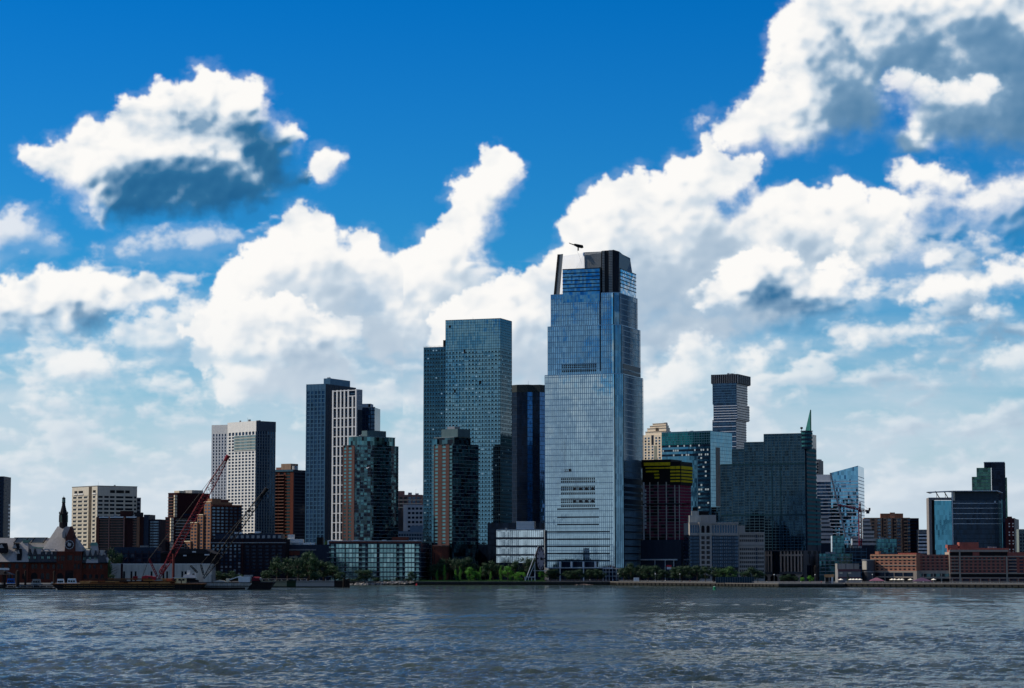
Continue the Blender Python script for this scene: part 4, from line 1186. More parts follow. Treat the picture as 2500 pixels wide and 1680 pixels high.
# ---- residential slab
def residential_slab():
    B = Bld('residential_block', 'long low residential block of teal glass bays and balconies on the shore', 1027, 1705, 5, vref=1370)
    xl, top, yr = B.fx(803), B.z(1323), B.ry(1053)
    B.mass('core', xl, 0, 0, max(yr, 12), -3, top, G_NAVYDARK)
    B.piece('F', 'parapet', xl - .2, .2, B.z(1325.5), top + .5, 0.35, M_BRICK_RED)
    B.piece('F', 'roof_line', xl - .3, .3, top + .5, top + .9, 0.5, M_STEEL)
    g1 = glass('bay_teal', (0.17, 0.31, 0.33), cell=(2.0, 2.0, 3.3), rough=.12, metal=.8, vary=.8, alt=(0.012, 0.03, 0.05), alt_amt=.36)
    g2 = glass('bay_pale', (0.32, 0.50, 0.51), cell=(2.0, 2.0, 3.3), rough=.12, metal=.8, vary=.6, alt=(0.03, 0.07, 0.09), alt_amt=.2)
    bays = [(803, 820, 'b'), (820, 842, 'g'), (843.5, 876, 'g'), (877, 898, 'd'), (898, 920, 'g'), (922, 926, 'x'), (926, 944, 'g'), (944, 968, 'g'), (969, 988, 'd'), (988, 1012, 'p'), (1012, 1026.5, 'b')]
    r = random.Random(9)
    for j in range(8):
        v = 1327 + j * 11.6
        z0, z1 = B.z(v + 10.6), B.z(v + 1.6)
        if z0 < -1: break
        B.piece('F', 'floor_slab', xl - (1.5 if j > 0 else 0), .2, z0 - .3, z0 + .05, 0.75, M_LINE)
        for a, b, k in bays:
            xa, xb = B.fx(a), B.fx(b)
            if k in 'gp':
                n = max(2, int(round((b - a) / 7.5)))
                for q in range(n):
                    s0 = xa + (xb - xa) * q / n; s1 = xa + (xb - xa) * (q + 1) / n
                    B.piece('F', 'bay_window', s0 + .1, s1 - .1, z0 + .1, z1, 0.5, g2 if (k == 'p' or r.random() < .15) else g1, thick=.3)
                    B.piece('F', 'mullion', s1 - .1, s1 + .1, z0 + .1, z1, 0.55, M_LINE, thick=.3)
            elif k in 'bd':
                B.piece('F', 'balustrade', xa + .1, xb - .1, z0 + .05, z0 + 1.0, 1.15, g1, thick=.12)
                B.piece('F', 'balcony', xa, xb, z0 - .31, z0 + .06, 1.25, M_LINE, thick=1.2)
                B.piece('F', 'balcony_door', xa + (xb - xa) * .25, xa + (xb - xa) * .7, z0 + .1, z1 - .1, .06, G_WINTEAL if r.random() < .4 else G_APT_BLUE)
    for a in (842.5, 876.5, 921, 968.5): B.piece('F', 'recess', B.fx(a - .9), B.fx(a + .9), -2, top - .4, 0.62, M_BRICK_DARK, thick=.5)
    for j in range(7):
        v = 1327 + j * 11.6
        B.piece('R', 'side_glazing', 0.3, max(yr, 12) - .3, B.z(v + 10), B.z(v + 1.5), 0.12, G_NAVY)
        B.piece('R', 'floor_slab', 0, max(yr, 12), B.z(v + 11.3), B.z(v + 10.4), 0.3, M_LINE)
    MB().box(B.fx(955), B.fx(994), 3, 9, top + .9, B.z(1311)).build('roof_house', M_BRICK_RED, B.o)
    for a, b in ((860, 874), (1008, 1016), (930, 940)): MB().box(B.fx(a), B.fx(b), 4, 8, top + .9, B.z(1318)).build('roof_plant', M_STEEL, B.o)
residential_slab()

# ---- far blocks between
def far_mid():
    B = Bld('office_block', 'distant orange brick block with glass strips right of the rounded tower', 1030, 2300, 4, vref=1230)
    xl, top = B.fx(961), B.z(1208)
    B.mass('wall', xl, 0, 0, 20, -3, top, M_BRICK_PINK)
    for j in range(9):
        for i in range(6):
            a = 965 + i * 10.5; v = 1213 + j * 9
            B.piece('F', 'window', B.fx(a), B.fx(a + 7), B.z(v + 6), B.z(v), .08, G_WINBLUE if i > 2 else G_WINDARK)
        B.piece('F', 'belt', xl, 0, B.z(1221.5 + j * 9), B.z(1220 + j * 9), .15, M_CREAM)
    MB().box(xl, B.fx(985), 1, 10, top, B.z(1198.5)).build('roof_house', M_BRICK_PINK, B.o)
    rooftop(B, B.fx(990), -2, 2, 8, top, 3, seed=15, hmax=3)
    B = Bld('office_block', 'white block with square dark windows behind the residential block', 1032, 2050, 4, vref=1260)
    xl, top = B.fx(985), B.z(1233)
    B.mass('wall', xl, 0, 0, 20, -3, top, M_WHITE)
    for j in range(6):
        for i in range(4):
            a = 996 + i * 9.5 ; v = 1239 + j * 11
            B.piece('F', 'window', B.fx(a), B.fx(a + 6.4), B.z(v + 5.4), B.z(v), .08, G_WINDARK)
    B.piece('F', 'corner_pier', xl - .1, B.fx(993), -3, top + .3, .4, M_WHITE2)
    B.piece('F', 'grey_wing', B.fx(966), xl - .12, -3, B.z(1246), -.5, stone('speckled_grey', (0.10, 0.095, 0.10), var=.5, scale=1.2), thick=12)
    B = Bld('low_block', 'low pale blue-grey block under the white block with square windows', 1033, 1900, 3, vref=1300)
    xl, top = B.fx(958), B.z(1297)
    g = stone('blue_grey_panel', (0.30, 0.38, 0.44), var=.15)
    B.mass('wall', xl, 0, 0, 20, -3, top, g)
    MB().box(B.fx(1000), B.fx(1030), 3, 12, top, B.z(1284)).build('roof_house', g, B.o)
    for j in range(3):
        for i in range(11):
            a = 961 + i * 6.4
            B.piece('F', 'window', B.fx(a), B.fx(a + 3.6), B.z(1309 + j * 9), B.z(1304 + j * 9), .06, G_WINBLUE)
        B.piece('F', 'belt', xl, 0, B.z(1302 + j * 9), B.z(1300.6 + j * 9), .2, M_STEEL)
far_mid()
# ------------------------------------------------------------------ the tallest tower
def tallest():
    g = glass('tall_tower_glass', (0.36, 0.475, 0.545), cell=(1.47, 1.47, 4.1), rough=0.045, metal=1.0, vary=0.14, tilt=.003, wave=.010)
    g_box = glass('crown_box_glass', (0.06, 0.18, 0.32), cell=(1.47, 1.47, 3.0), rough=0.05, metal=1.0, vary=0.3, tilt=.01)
    g_side = glass('tall_tower_dimmed_side_glass', (0.10, 0.20, 0.29), cell=(1.47, 1.47, 4.1), rough=0.06, metal=1.0, vary=0.35, tilt=.003, wave=.010)  # darker tint paints in the side's dimmer reflection
    g_up = glass('sky_tinted_glass', (0.12, 0.26, 0.41), cell=(1.47, 1.47, 4.1), rough=0.045, metal=1.0, vary=0.25, tilt=.003, wave=.010)  # bluer tint paints in the reflected upper sky
    mul = stone('tower_mullion', (0.15, 0.23, 0.31), var=.1, rough=.3, metal=.8, keep=True)
    band = stone('tower_band', (0.012, 0.03, 0.05), var=.2, rough=.4)
    louv = stone('louvre', (0.30, 0.31, 0.30), var=.2, rough=.5, metal=.3)
    louv_dk = stone('louvre_dark', (0.025, 0.027, 0.03), var=.2, rough=.5)
    B = Bld('skyscraper', 'tallest tower, pale blue glass narrowing in steps to a dark louvred crown', 1502, 1740, 20, cat='skyscraper', vref=1150)
    # plan: front face, chamfered corner, right-hand face
    W = -B.fx(1330.5)
    cham_x = B.fx(1523, 4.5) ; cham_y = 4.5
    yr = B.ry(1571, cham_x)
    def plan(i):
        return [(-W + i, i * .5), (-i * .3, i * .5), (cham_x - i * .7, cham_y + i * .2), (cham_x - i * .7, yr - i), (-W + i, yr - i)]
    z0 = B.z(1386); z1, z2, z3, z4 = B.z(913), B.z(793), B.z(714), B.z(611)
    tiers = [(0.0, z0, z1), (2.0, z1, z2), (4.1, z2, z3)]
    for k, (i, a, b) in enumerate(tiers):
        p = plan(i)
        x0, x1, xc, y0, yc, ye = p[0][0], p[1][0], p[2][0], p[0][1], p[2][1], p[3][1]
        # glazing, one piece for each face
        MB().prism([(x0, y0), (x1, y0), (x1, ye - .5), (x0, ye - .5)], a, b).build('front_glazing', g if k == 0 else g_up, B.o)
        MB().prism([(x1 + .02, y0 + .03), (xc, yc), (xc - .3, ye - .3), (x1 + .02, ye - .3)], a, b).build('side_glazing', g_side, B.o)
        # vertical fins
        n = int(W / 1.47)
        fins = MB()
        for s in lin(x0 + .1, x1 - .1, n): fins.box(s - .17, s + .17, y0 - .30, y0 + .1, a, b)
        fins.build('front_fins', mul, B.o, 'stuff')
        fins = MB()
        for s in lin(yc + .2, ye - .2, 24): fins.box(xc - .1, xc + .22, s - .08, s + .08, a, b)
        for t in (.2, .4, .6, .8):
            cx, cy = x1 + (xc - x1) * t, y0 + (yc - y0) * t
            fins.box(cx - .1, cx + .12, cy - .25, cy + .1, a, b)
        fins.build('side_fins', mul, B.o, 'stuff')
        # floor lines
        fl = MB(); z = a + 4.1
        while z < b - .5:
            fl.box(x0 - .03, x1 + .02, y0 - .10, y0 + .1, z, z + .40)
            fl.box(xc - .1, xc + .10, yc, ye, z, z + .35)
            z += 4.1
        fl.build('floor_lines', mul, B.o, 'stuff')
        # dark joint between the main front and its right-hand bay
        xj = B.fx(1467, y0)
        if k > 0:
            B.piece('F', 'joint', xj - .45, xj + .45, a if k == 2 else B.z(905), b, .34, band, at=y0)
        MB().box(x1 - .5, x1 + .25, y0 - .35, y0 + .5, a, b).build('corner_post', band, B.o)
        MB().box(x1 - 1.5, x1 - .55, y0 - .35, y0 + .5, a, b).build('corner_fin', g, B.o)
        MB().tube((xc - .1, yc, a), (xc - .1, yc, b), .35, n=6).build('corner_post', band, B.o)
        MB().prism([(q[0] + (.12 if q[0] > -1 else -.12), q[1] + (-.12 if j < 3 else .12)) for j, q in enumerate(p)], b, b + .5).build('tier_cap', mul, B.o)
    # mechanical louvre fields on the front
    y0 = 0.0
    def field(a, b, v0, v1, rows, at, dark=False):
        xa, xb = B.fx(a), B.fx(b)
        nb = 18
        fr = MB()
        zt, zb = B.z(v0), B.z(v1)
        for i in range(nb):
            s0 = xa + (xb - xa) * i / nb; w = (xb - xa) / nb
            for j in range(rows):
                za = zb + (zt - zb) * j / rows; h = (zt - zb) / rows
                fr.box(s0 + w * .18, s0 + w * .82, at - .36, at, za + h * .12, za + h * .85)
        fr.build('louvre_field', louv_dk if dark else stone('louvre_grey', (0.07, 0.10, 0.11), rough=.5), B.o, 'stuff')
        B.piece('F', 'louvre_rail', xa, xb, zt, zt + .3, .34, band, at=at)
    field(1371, 1456, 887, 896.5, 2, 1.0, True); field(1371, 1456, 899.5, 906, 1, 1.0, True)
    for v0, v1, r_ in ((1165, 1178, 2), (1186, 1197.5, 2), (1201, 1207.5, 1), (1216.5, 1228, 2), (1231.5, 1238, 1)):
        field(1369, 1453.5, v0, v1, r_, 0.0)
    for v in (1189.5, 1220.5):
        for u in (1400, 1414.5, 1429, 1444):
            B.piece('F', 'open_louvre', B.fx(u), B.fx(u + 6), B.z(v + 6.4), B.z(v), .44, louv_dk, at=0.0)
    # dark bands
    for v in (1240.5, 1260.5, 1278.5): 
        B.piece('F', 'band', B.fx(1361), B.fx(1461.5), B.z(v + 3.2), B.z(v), .40, band)
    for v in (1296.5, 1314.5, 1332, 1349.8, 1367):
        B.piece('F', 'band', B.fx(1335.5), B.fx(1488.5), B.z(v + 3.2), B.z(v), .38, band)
        B.piece('F', 'band_shadow', B.fx(1361), B.fx(1461.5), B.z(v + 3.6), B.z(v - .2), .46, band)  # oversize dark strip drawn as the band's shadow
        B.piece('R', 'band', cham_y + .2, yr - .3, B.z(v + 3.4), B.z(v), .40, band, at=cham_x)
    for v in (1243, 1262, 1280): B.piece('R', 'band', cham_y + 1, yr - 3, B.z(v + 2.2), B.z(v), .40, band, at=cham_x)
    for v0, v1 in ((1167, 1180), (1187.5, 1198), (1203, 1210), (1218, 1229.5), (1232.5, 1240)):
        B.piece('R', 'louvre_panel', cham_y + 2, yr - 4, B.z(v1), B.z(v0), .34, band, at=cham_x)
    for v0, v1 in ((886, 898), (902, 909)):
        B.piece('R', 'louvre_panel', cham_y + 3, yr - 3.5, B.z(v1), B.z(v0), .34, band, at=cham_x - 1.4)
    B.piece('F', 'edge_slot', -W - .05, B.fx(1336), B.z(1386), B.z(1294), .30, band)
    # window-cleaning cradle parked on the front is a thing of its own (below)
    # foot: recessed glass hall with columns
    MB().box(-W + 2, -.4, 2.5, yr - 4, -3, z0).build('hall_glazing', G_NAVYDARK, B.o)
    MB().prism([(-.4, 2.5), (cham_x - .6, cham_y + 1), (cham_x - .6, yr - 4), (-.4, yr - 4)], -3, z0).build('hall_glazing', G_NAVY, B.o)
    B.piece('F', 'canopy', B.fx(1334), B.fx(1496), B.z(1387.5), B.z(1385.8), 1.2, M_STEEL, thick=3.5)
    for u in (1367, 1395, 1424, 1453):
        B.piece('F', 'column', B.fx(u) - .65, B.fx(u) + .65, B.z(1386), B.z(1371), .55, M_WHITE, thick=.9)
    for a, b in ((1371, 1392), (1399, 1421), (1428, 1450), (1456.5, 1459.5)):
        B.piece('F', 'lobby_window', B.fx(a), B.fx(b), B.z(1384.5), B.z(1371.5), .50, G_NAVYDARK)
    for u in (1367, 1424):
        MB().tube((B.fx(u), 0, -1), (B.fx(u), 0, B.z(1387)), .42, n=10).build('column', M_WHITE, B.o)
    for u in (1473, 1480, 1488, 1496, 1505): 
        MB().tube((B.fx(u), -1.5, -1), (B.fx(u), -1.5, B.z(1386)), .16, n=6).build('trellis_post', M_STEEL, B.o)
    for v in (1388, 1396, 1406): MB().box(B.fx(1472), B.fx(1516), -1.6, -1.4, B.z(v + 1), B.z(v)).build('trellis_rail', M_STEEL, B.o)
    # ---- crown
    i = 5.0; p = plan(i)
    x0, x1, xc, yf, yc, ye = p[0][0], p[1][0], p[2][0], p[0][1], p[2][1], p[3][1]
    xtop0, xtop1 = B.fx(1361, yf), x1 - .2
    xa = B.fx(1351.5, yf)
    zt = z4
    # set-back core that carries the screens
    inn = [(xa + 2.5, yf + 17), (x1 - 1.5, yf + 3.5), (xc - 3, yc + 3), (xc - 3, ye - 3), (xa + 2.5, ye - 3)]
    int_ = [(xtop0 + 2.5, yf + 17.5), (x1 - 2.5, yf + 4), (xc - 4.5, yc + 4), (xc - 4.5, ye - 4), (xtop0 + 2.5, ye - 4)]
    MB().prism(inn, z3, zt - .6, int_).build('crown_core', louv_dk, B.o)
    # left corner screen, leaning in
    def slab(name, pts, y0_, y1_, mat):
        return MB().extr_xz(pts, y0_, y1_).build(name, mat, B.o)
    fxv = lambda u, v: B.fx(u, yf, v)
    slab('corner_screen', [(fxv(1351.5, 714), z3), (fxv(1357, 714), z3), (fxv(1366.5, 613), B.z(613.5)), (fxv(1361, 613), B.z(613.5))], yf, yf + 1.2, louv_dk)
    slab('louvre_screen', [(fxv(1357.1, 714), z3), (fxv(1365, 714), z3), (fxv(1373.5, 613), B.z(613)), (fxv(1366.6, 613), B.z(613.5))], yf + .1, yf + 1.2, louv)
    # screen painted white for a sun glint and turned towards the sun
    white = stone('glint_screen', (0.86, 0.85, 0.82), var=.03, dirt=.03, rough=.35)
    ax, bx = fxv(1365, 714), fxv(1424, 614)
    MB().prism([(B.fx(1365.1, yf + 14, 714), yf + 14), (fxv(1428, 714), yf + .2), (fxv(1428, 714), yf + 1), (B.fx(1365.1, yf + 15, 714), yf + 15)], z3, B.z(612), [(B.fx(1374, yf + 14, 613), yf + 14), (fxv(1426, 614), yf + .2), (fxv(1426, 614), yf + 1), (B.fx(1374, yf + 15, 613), yf + 15)]).build('glint_screen', white, B.o)
    # louvred screen and fins of the right half
    sc_x0, sc_x1 = fxv(1424, 640), fxv(1467, 640)
    for j in range(13):
        za = B.z(652) + (B.z(611) - B.z(652)) * j / 13; h = (B.z(611) - B.z(652)) / 13
        B.piece('F', 'louvre', sc_x0, sc_x1, za + h * .12, za + h * .92, 0.0, louv, at=yf + .6, thick=.7)
    for a, b, m, va in ((1467.5, 1470, louv_dk, 610), (1470, 1475.5, louv, 609.5), (1475.5, 1486, louv_dk, 609.2), (1486, 1495, louv, 608.8), (1495, 1498, louv_dk, 608.5)):
        B.piece('F', 'crown_fin', fxv(a, 650), fxv(b, 650), z3, B.z(va), 0.0 if m is louv else -.4, m, at=yf + .3, thick=1.2)
        if m is louv:
            for j in range(26):
                za = z3 + (B.z(va) - z3) * j / 26
                B.piece('F', 'fin_slat', fxv(a, 650), fxv(b, 650), za, za + .32, 0.12, louv_dk, at=yf + .3, thick=.3)
    # right-hand facets of the crown, sloping in
    navy = stone('crown_panel', (0.014, 0.022, 0.045), var=.15, rough=.35)
    t1 = B.fx(1497, yf)
    top_r = (xc - 3.6, yc + 2.0); 
    MB().prism([(x1, yf + .4), (xc, yc), (xc, ye), (x1, ye)], z3, [B.z(608), B.z(612), B.z(619), B.z(612)],
               [(x1 - .4, yf + .6), (x1 + 3.4, yf + 3.4), (xc - 3.4, ye - 3.2), (x1 - .4, ye - 3.2)]).build('crown_panel', navy, B.o)
    for f in (.2, .5, .8):
        MB().tube((x1 + (xc - x1) * f, yf + .2 + (yc - yf) * f, z3), (x1 - .3 + 3.4 * f, yf + .5 + 2.8 * f, B.z(611)), .3, n=5).build('crown_rib', louv_dk, B.o)
    # glass boxes below the crown
    bx0, bx1 = B.fx(1375, yf - .6), B.fx(1466, yf - .6)
    zb0, zb1 = z3 - 14, B.z(651)
    MB().box(bx0, bx1, yf - 1.0, yf + 3.4, z3 - 6, zb1).build('glass_box', g_box, B.o)
    for v in (651, 661, 670, 679, 688, 697, 706): B.piece('F', 'box_band', bx0 - .1, bx1 + .1, B.z(v + 2.4), B.z(v), 0.12, band, at=yf - 1.0)
    B.piece('F', 'box_edge', bx1, bx1 + .9, z3 - 6, zb1 + .3, .2, band, at=yf - 1.0)
    sb0, sb1 = yc + 3, ye - 1.5
    MB().box(xc - 3, xc + .4, sb0, sb1, z3 - 3, B.z(655, 0, sb0)).build('side_glass_box', glass('pale_side', (0.45, 0.5, 0.55), cell=(1.4, 1.4, 3), metal=1), B.o)
    for v in (655, 664, 673, 682, 691, 700): B.piece('R', 'box_band', sb0 - .1, sb1 + .1, B.z(v + 2.4, 0, sb0), B.z(v, 0, sb0), 0.14, band, at=xc + .4)
    return B
TALL = tallest()
def roof_crane():
    Y = 1752
    X = lambda u: XW(u, Y, 600); Z = lambda v: ZW(v, Y)
    o = tag(empty('roof_crane', (X(1412), Y, Z(612))), 'small black maintenance crane raised above the crown of the tallest tower', 'crane')
    ox, oz = X(1412), Z(612)
    P = lambda u, v, y=0: (X(u) - ox, y, Z(v) - oz)
    m = MB().tube(P(1411.5, 612), P(1411.5, 603), .55, .45, 8); m.build('pedestal', M_BLACK, o)
    MB().extr_xz([(P(1401, 599)[0], P(1401, 599)[2]), (P(1402, 596)[0], P(1402, 595.5)[2]), (P(1405, 595)[0], P(1405, 595.6)[2]), (P(1423, 600)[0], P(1423, 599)[2]), (P(1424.5, 604)[0], P(1424.5, 604.5)[2]), (P(1421, 606)[0], P(1421, 606)[2]), (P(1410, 604)[0], P(1410, 604)[2])][::-1], -1.0, 1.0).build('machine_house', M_BLACK, o)
    MB().tube(P(1402, 598), P(1391, 594.5), .45, .3, 6).build('boom', M_BLACK, o)
    MB().tube(P(1391, 595), P(1389.5, 592), .25, .12, 5).build('boom_head', M_BLACK, o)
    MB().tube(P(1409, 612, 0), P(1421, 646, -2), .05, .05, 4).build('cable', M_GREYMETAL, o)
roof_crane()
def cradle():
    Y = 1735.0
    B = TALL
    x, z = B.fx(1387), B.z(1150)
    p = B.C + B.ex * x - B.ey * 1.2
    o = tag(empty('window_cradle', (p.x, p.y, z + GROUND), -B.th), 'small dark window-cleaning cradle hanging on the pale front of the tallest tower', 'cradle')
    MB().box(-2.6, 2.2, -.5, .5, 0, .25).build('floor', M_GREYMETAL, o)
    MB().box(.9, 2.2, -.5, .5, .25, 2.0).build('hoist', M_BLACK, o)
    for x_ in (-2.6, -1.2, .2):
        MB().tube((x_, -.5, .2), (x_, -.5, 1.5), .07).build('post', M_BLACK, o)
    MB().tube((-2.6, -.5, 1.5), (1, -.5, 1.5), .07).build('rail', M_BLACK, o)
    for x_ in (-2.4, 2.0): MB().tube((x_, .2, 1.8), (x_, .2, 22), .035, n=4).build('cable', M_GREYMETAL, o)
cradle()
# ------------------------------------------------------------------ right of the tallest tower
def cream_tower():
    B = Bld('apartment_tower', 'cream stone tower with a stepped top peeping out right of the tallest tower', 1627, 2200, 44, vref=1090)
    xl, top = B.fx(1560), B.z(1060)
    yr = B.ry(1640)
    m = stone('cream_stone', (0.66, 0.55, 0.40), var=.08, dirt=.12)
    B.mass('wall', xl, 0, 0, yr, -3, top, m)
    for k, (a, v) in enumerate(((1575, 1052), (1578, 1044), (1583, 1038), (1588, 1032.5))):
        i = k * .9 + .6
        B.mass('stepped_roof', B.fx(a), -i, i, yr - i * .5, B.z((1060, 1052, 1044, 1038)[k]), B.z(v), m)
        B.piece('F', 'cornice', B.fx(a) - .2, -i + .2, B.z(v) - .3, B.z(v) + .25, .35 - i, stone('cream_shade', (0.48, 0.40, 0.30)), thick=.6)  # cornice cream darkened to paint in shade
    B.piece('F', 'niche', B.fx(1599), B.fx(1605), B.z(1052), B.z(1043), -1.0, stone('brown_slot', (0.11, 0.085, 0.06)), thick=1)
    for j in range(9):
        for u in (1574, 1582, 1591, 1600, 1608, 1617):
            B.piece('F', 'window', B.fx(u), B.fx(u + 4.2), B.z(1070.5 + j * 7), B.z(1066 + j * 7), .06, G_WINBLUE if (u + j) % 3 else G_WINDARK)
    B.piece('F', 'recess', B.fx(1590.4), B.fx(1596), B.z(1085), B.z(1061), .09, G_WINDARK)
    B.piece('F', 'recess', B.fx(1597), B.fx(1604), B.z(1140), B.z(1087), .12, stone('grey_green', (0.28, 0.29, 0.23)))
    rooftop(B, B.fx(1590), -5, 6, 12, B.z(1032.5), 2, seed=21, hmax=1.5)
cream_tower()

def construction_tower():
    net = stone('yellow_netting', (0.62, 0.45, 0.015), var=.3, scale=.6, rough=.8, dirt=.35, keep=True)
    plum = stone('plum_sheathing', (0.10, 0.022, 0.04), var=.6, scale=.5, keep=True)
    B = Bld('unfinished_tower', 'unfinished concrete tower wrapped in yellow netting at the top', 1661, 1765, 26, vref=1230)
    xl, yr, top = B.fx(1566), B.ry(1688), B.z(1140)
    B.mass('core', xl + .5, -.6, .6, yr - .6, -3, top, M_BLACK)
    r = random.Random(7)
    n = 18
    for j in range(n):
        v = 1183 + j * 7.5
        B.mass('floor_slab', xl, 0, 0, yr, B.z(v + 1.1), B.z(v), M_CONC)
        for i in range(10):
            u = 1568 + i * 9.2
            if r.random() < .62: B.piece('F', 'sheathing', B.fx(u) + .1, B.fx(u + 9), B.z(v + 7), B.z(v + 1.2), -.1, plum)
        for i in range(4):
            s = yr * i / 4
            B.piece('R', 'sheathing', s + .2, s + yr / 4 - .2, B.z(v + 7), B.z(v + 1.2), -.1, stone('crimson_sheathing', (0.22, 0.03, 0.06), var=.5, scale=.5, keep=True))
    for u, w in ((1570, 5), (1586, 2), (1606, 2), (1626, 3), (1647, 2.5), (1658, 2)):
        B.piece('F', 'column', B.fx(u), B.fx(u + w * .7), -3, B.z(1176), .35, M_CONC_LT if u > 1572 else M_STEEL)
    for i in range(11):
        B.piece('F', 'hoist_cage', B.fx(1574), B.fx(1578), B.z(1200 + i * 9), B.z(1194 + i * 9), .9, M_STEEL)
    B.mass('hoarding', xl - .5, 0.6, -.6, yr * .2, -1, B.z(1318), M_NAVYPANEL)
    B.piece('R', 'stair_panel', yr * .1, yr, 0, B.z(1320), .3, M_STEEL)
    for j in range(5):
        for i in range(4):
            B.piece('R', 'opening', yr * (.16 + .21 * i), yr * (.28 + .21 * i), B.z(1331 + j * 8.4), B.z(1325 + j * 8.4), .36, G_NAVYDARK)
    B.piece('F', 'canopy', xl, B.fx(1656), B.z(1368), B.z(1365), 2.5, M_STEEL, thick=4)
    for u in (1600, 1625, 1646): B.piece('F', 'canopy_post', B.fx(u), B.fx(u + 1.6), -1, B.z(1366), 2.2, M_STEEL, thick=.5)
    # netting: upper left group and lower right group, in panels
    B.mass('formwork', xl, B.fx(1638), .2, yr, top, B.z(1121), M_BLACK)
    for v0, v1, ua, ub in ((1128, 1136, 1573, 1638), (1140, 1143.5, 1577, 1638), (1148, 1152, 1578, 1610), (1156, 1159.5, 1598, 1611), (1163.5, 1167.5, 1599, 1611)):
        nn = max(1, int((ub - ua) / 13))
        for i in range(nn):
            a = ua + (ub - ua) * i / nn; b = ua + (ub - ua) * (i + 1) / nn
            B.piece('F', 'netting', B.fx(a) + .12, B.fx(b) - .12, B.z(v1), B.z(v0), .9, net, thick=.3)
    B.mass('formwork', B.fx(1637), .7, -.7, yr + .6, B.z(1184), B.z(1127), M_BLACK)
    for v0, v1 in ((1138, 1145), (1149, 1153), (1157, 1161), (1165, 1169), (1173, 1176.5)):
        for a, b in ((1638, 1650), (1651, 1662)):
            B.piece('F', 'netting', B.fx(a), B.fx(b), B.z(v1), B.z(v0), .95, net, thick=.3)
        B.piece('R', 'netting', .2, yr + .4, B.z(v1 + .4), B.z(v0 - .4), 1.0, net, thick=.3)
    for u in lin(1575, 1636, 9):
        MB().tube((B.fx(u), .5, B.z(1121)), (B.fx(u), .5, B.z(1116 - (int(u) % 3))), .14, n=4).build('rebar', M_BLACK, B.o)
    B.piece('F', 'loading_platform', B.fx(1570), B.fx(1661), B.z(1232), B.z(1229), .6, M_BLACK)
    MB().box(-1, 5.5, 3, 7, B.z(1232), B.z(1229)).build('loading_platform', M_BLACK, B.o)
construction_tower()

def teal_office():
    B = Bld('office_block', 'teal glass office block with a blank pale-blue lower corner behind the netted tower', 1735, 1990, 34, vref=1150)
    xl, yr, top = B.fx(1616), B.ry(1788), B.z(1053)
    g = glass('office_teal', (0.012, 0.12, 0.13), cell=(1.5, 1.5, 3.8), rough=.08, metal=.9, vary=.5)
    pale = glass('pale_blue_glass', (0.085, 0.20, 0.28), cell=(1.5, 1.5, 3.8), rough=.10, metal=1.0, vary=.2)
    B.mass('core', xl, 0, 0, yr, -3, top, pale)
    B.piece('F', 'upper_glazing', xl, -.02, B.z(1085), top, .25, g)
    for u in lin(1620, 1732, 20): B.piece('F', 'mullion', B.fx(u) - .1, B.fx(u) + .1, B.z(1085), top, .36, M_NAVYFRAME)
    for v in (1055, 1061, 1067, 1073, 1079): B.piece('F', 'floor_line', xl, 0, B.z(v + .8), B.z(v), .36, M_NAVYFRAME)
    r = random.Random(10)
    wh = stone('blind_white', (0.5, 0.58, 0.58))
    for j, v in enumerate((1084, 1095, 1106.5)):
        B.piece('F', 'window_band', xl + .2, -.2, B.z(v + 5.4), B.z(v), .45, G_NAVYDARK)
        for i in range(22):
            if r.random() < .3:
                s = xl + 1 + (-xl - 2) * i / 22
                B.piece('F', 'blind', s, s + 1.3, B.z(v + 5), B.z(v + .6), .52, wh)
    for j in range(14):
        v = 1115 + j * 11
        B.piece('F', 'window_band', B.fx(1704), B.fx(1732), B.z(v + 5.2), B.z(v), .1, G_NAVYDARK)
        for i in range(5):
            if r.random() < .3: B.piece('F', 'blind', B.fx(1705 + i * 5.4), B.fx(1709 + i * 5.4), B.z(v + 4.8), B.z(v + .6), .2, wh)
    B.piece('F', 'corner_joint', B.fx(1702), B.fx(1703.4), -3, B.z(1110), .3, M_NAVYFRAME)
    B.piece('R', 'slot', B.ry(1747.5), B.ry(1758), B.z(1236), B.z(1091), .06, G_NAVYDARK)
    for j in range(20): B.piece('R', 'floor_line', 0.1, yr - .1, B.z(1062 + j * 9), B.z(1061.2 + j * 9), .04, M_NAVYFRAME)
    B.mass('roof_edge', xl - .1, .1, -.1, yr, top, top + .6, M_NAVYFRAME)
    rooftop(B, xl + 5, -4, 4, 14, top + .6, 3, seed=73, hmax=1.3)
teal_office()

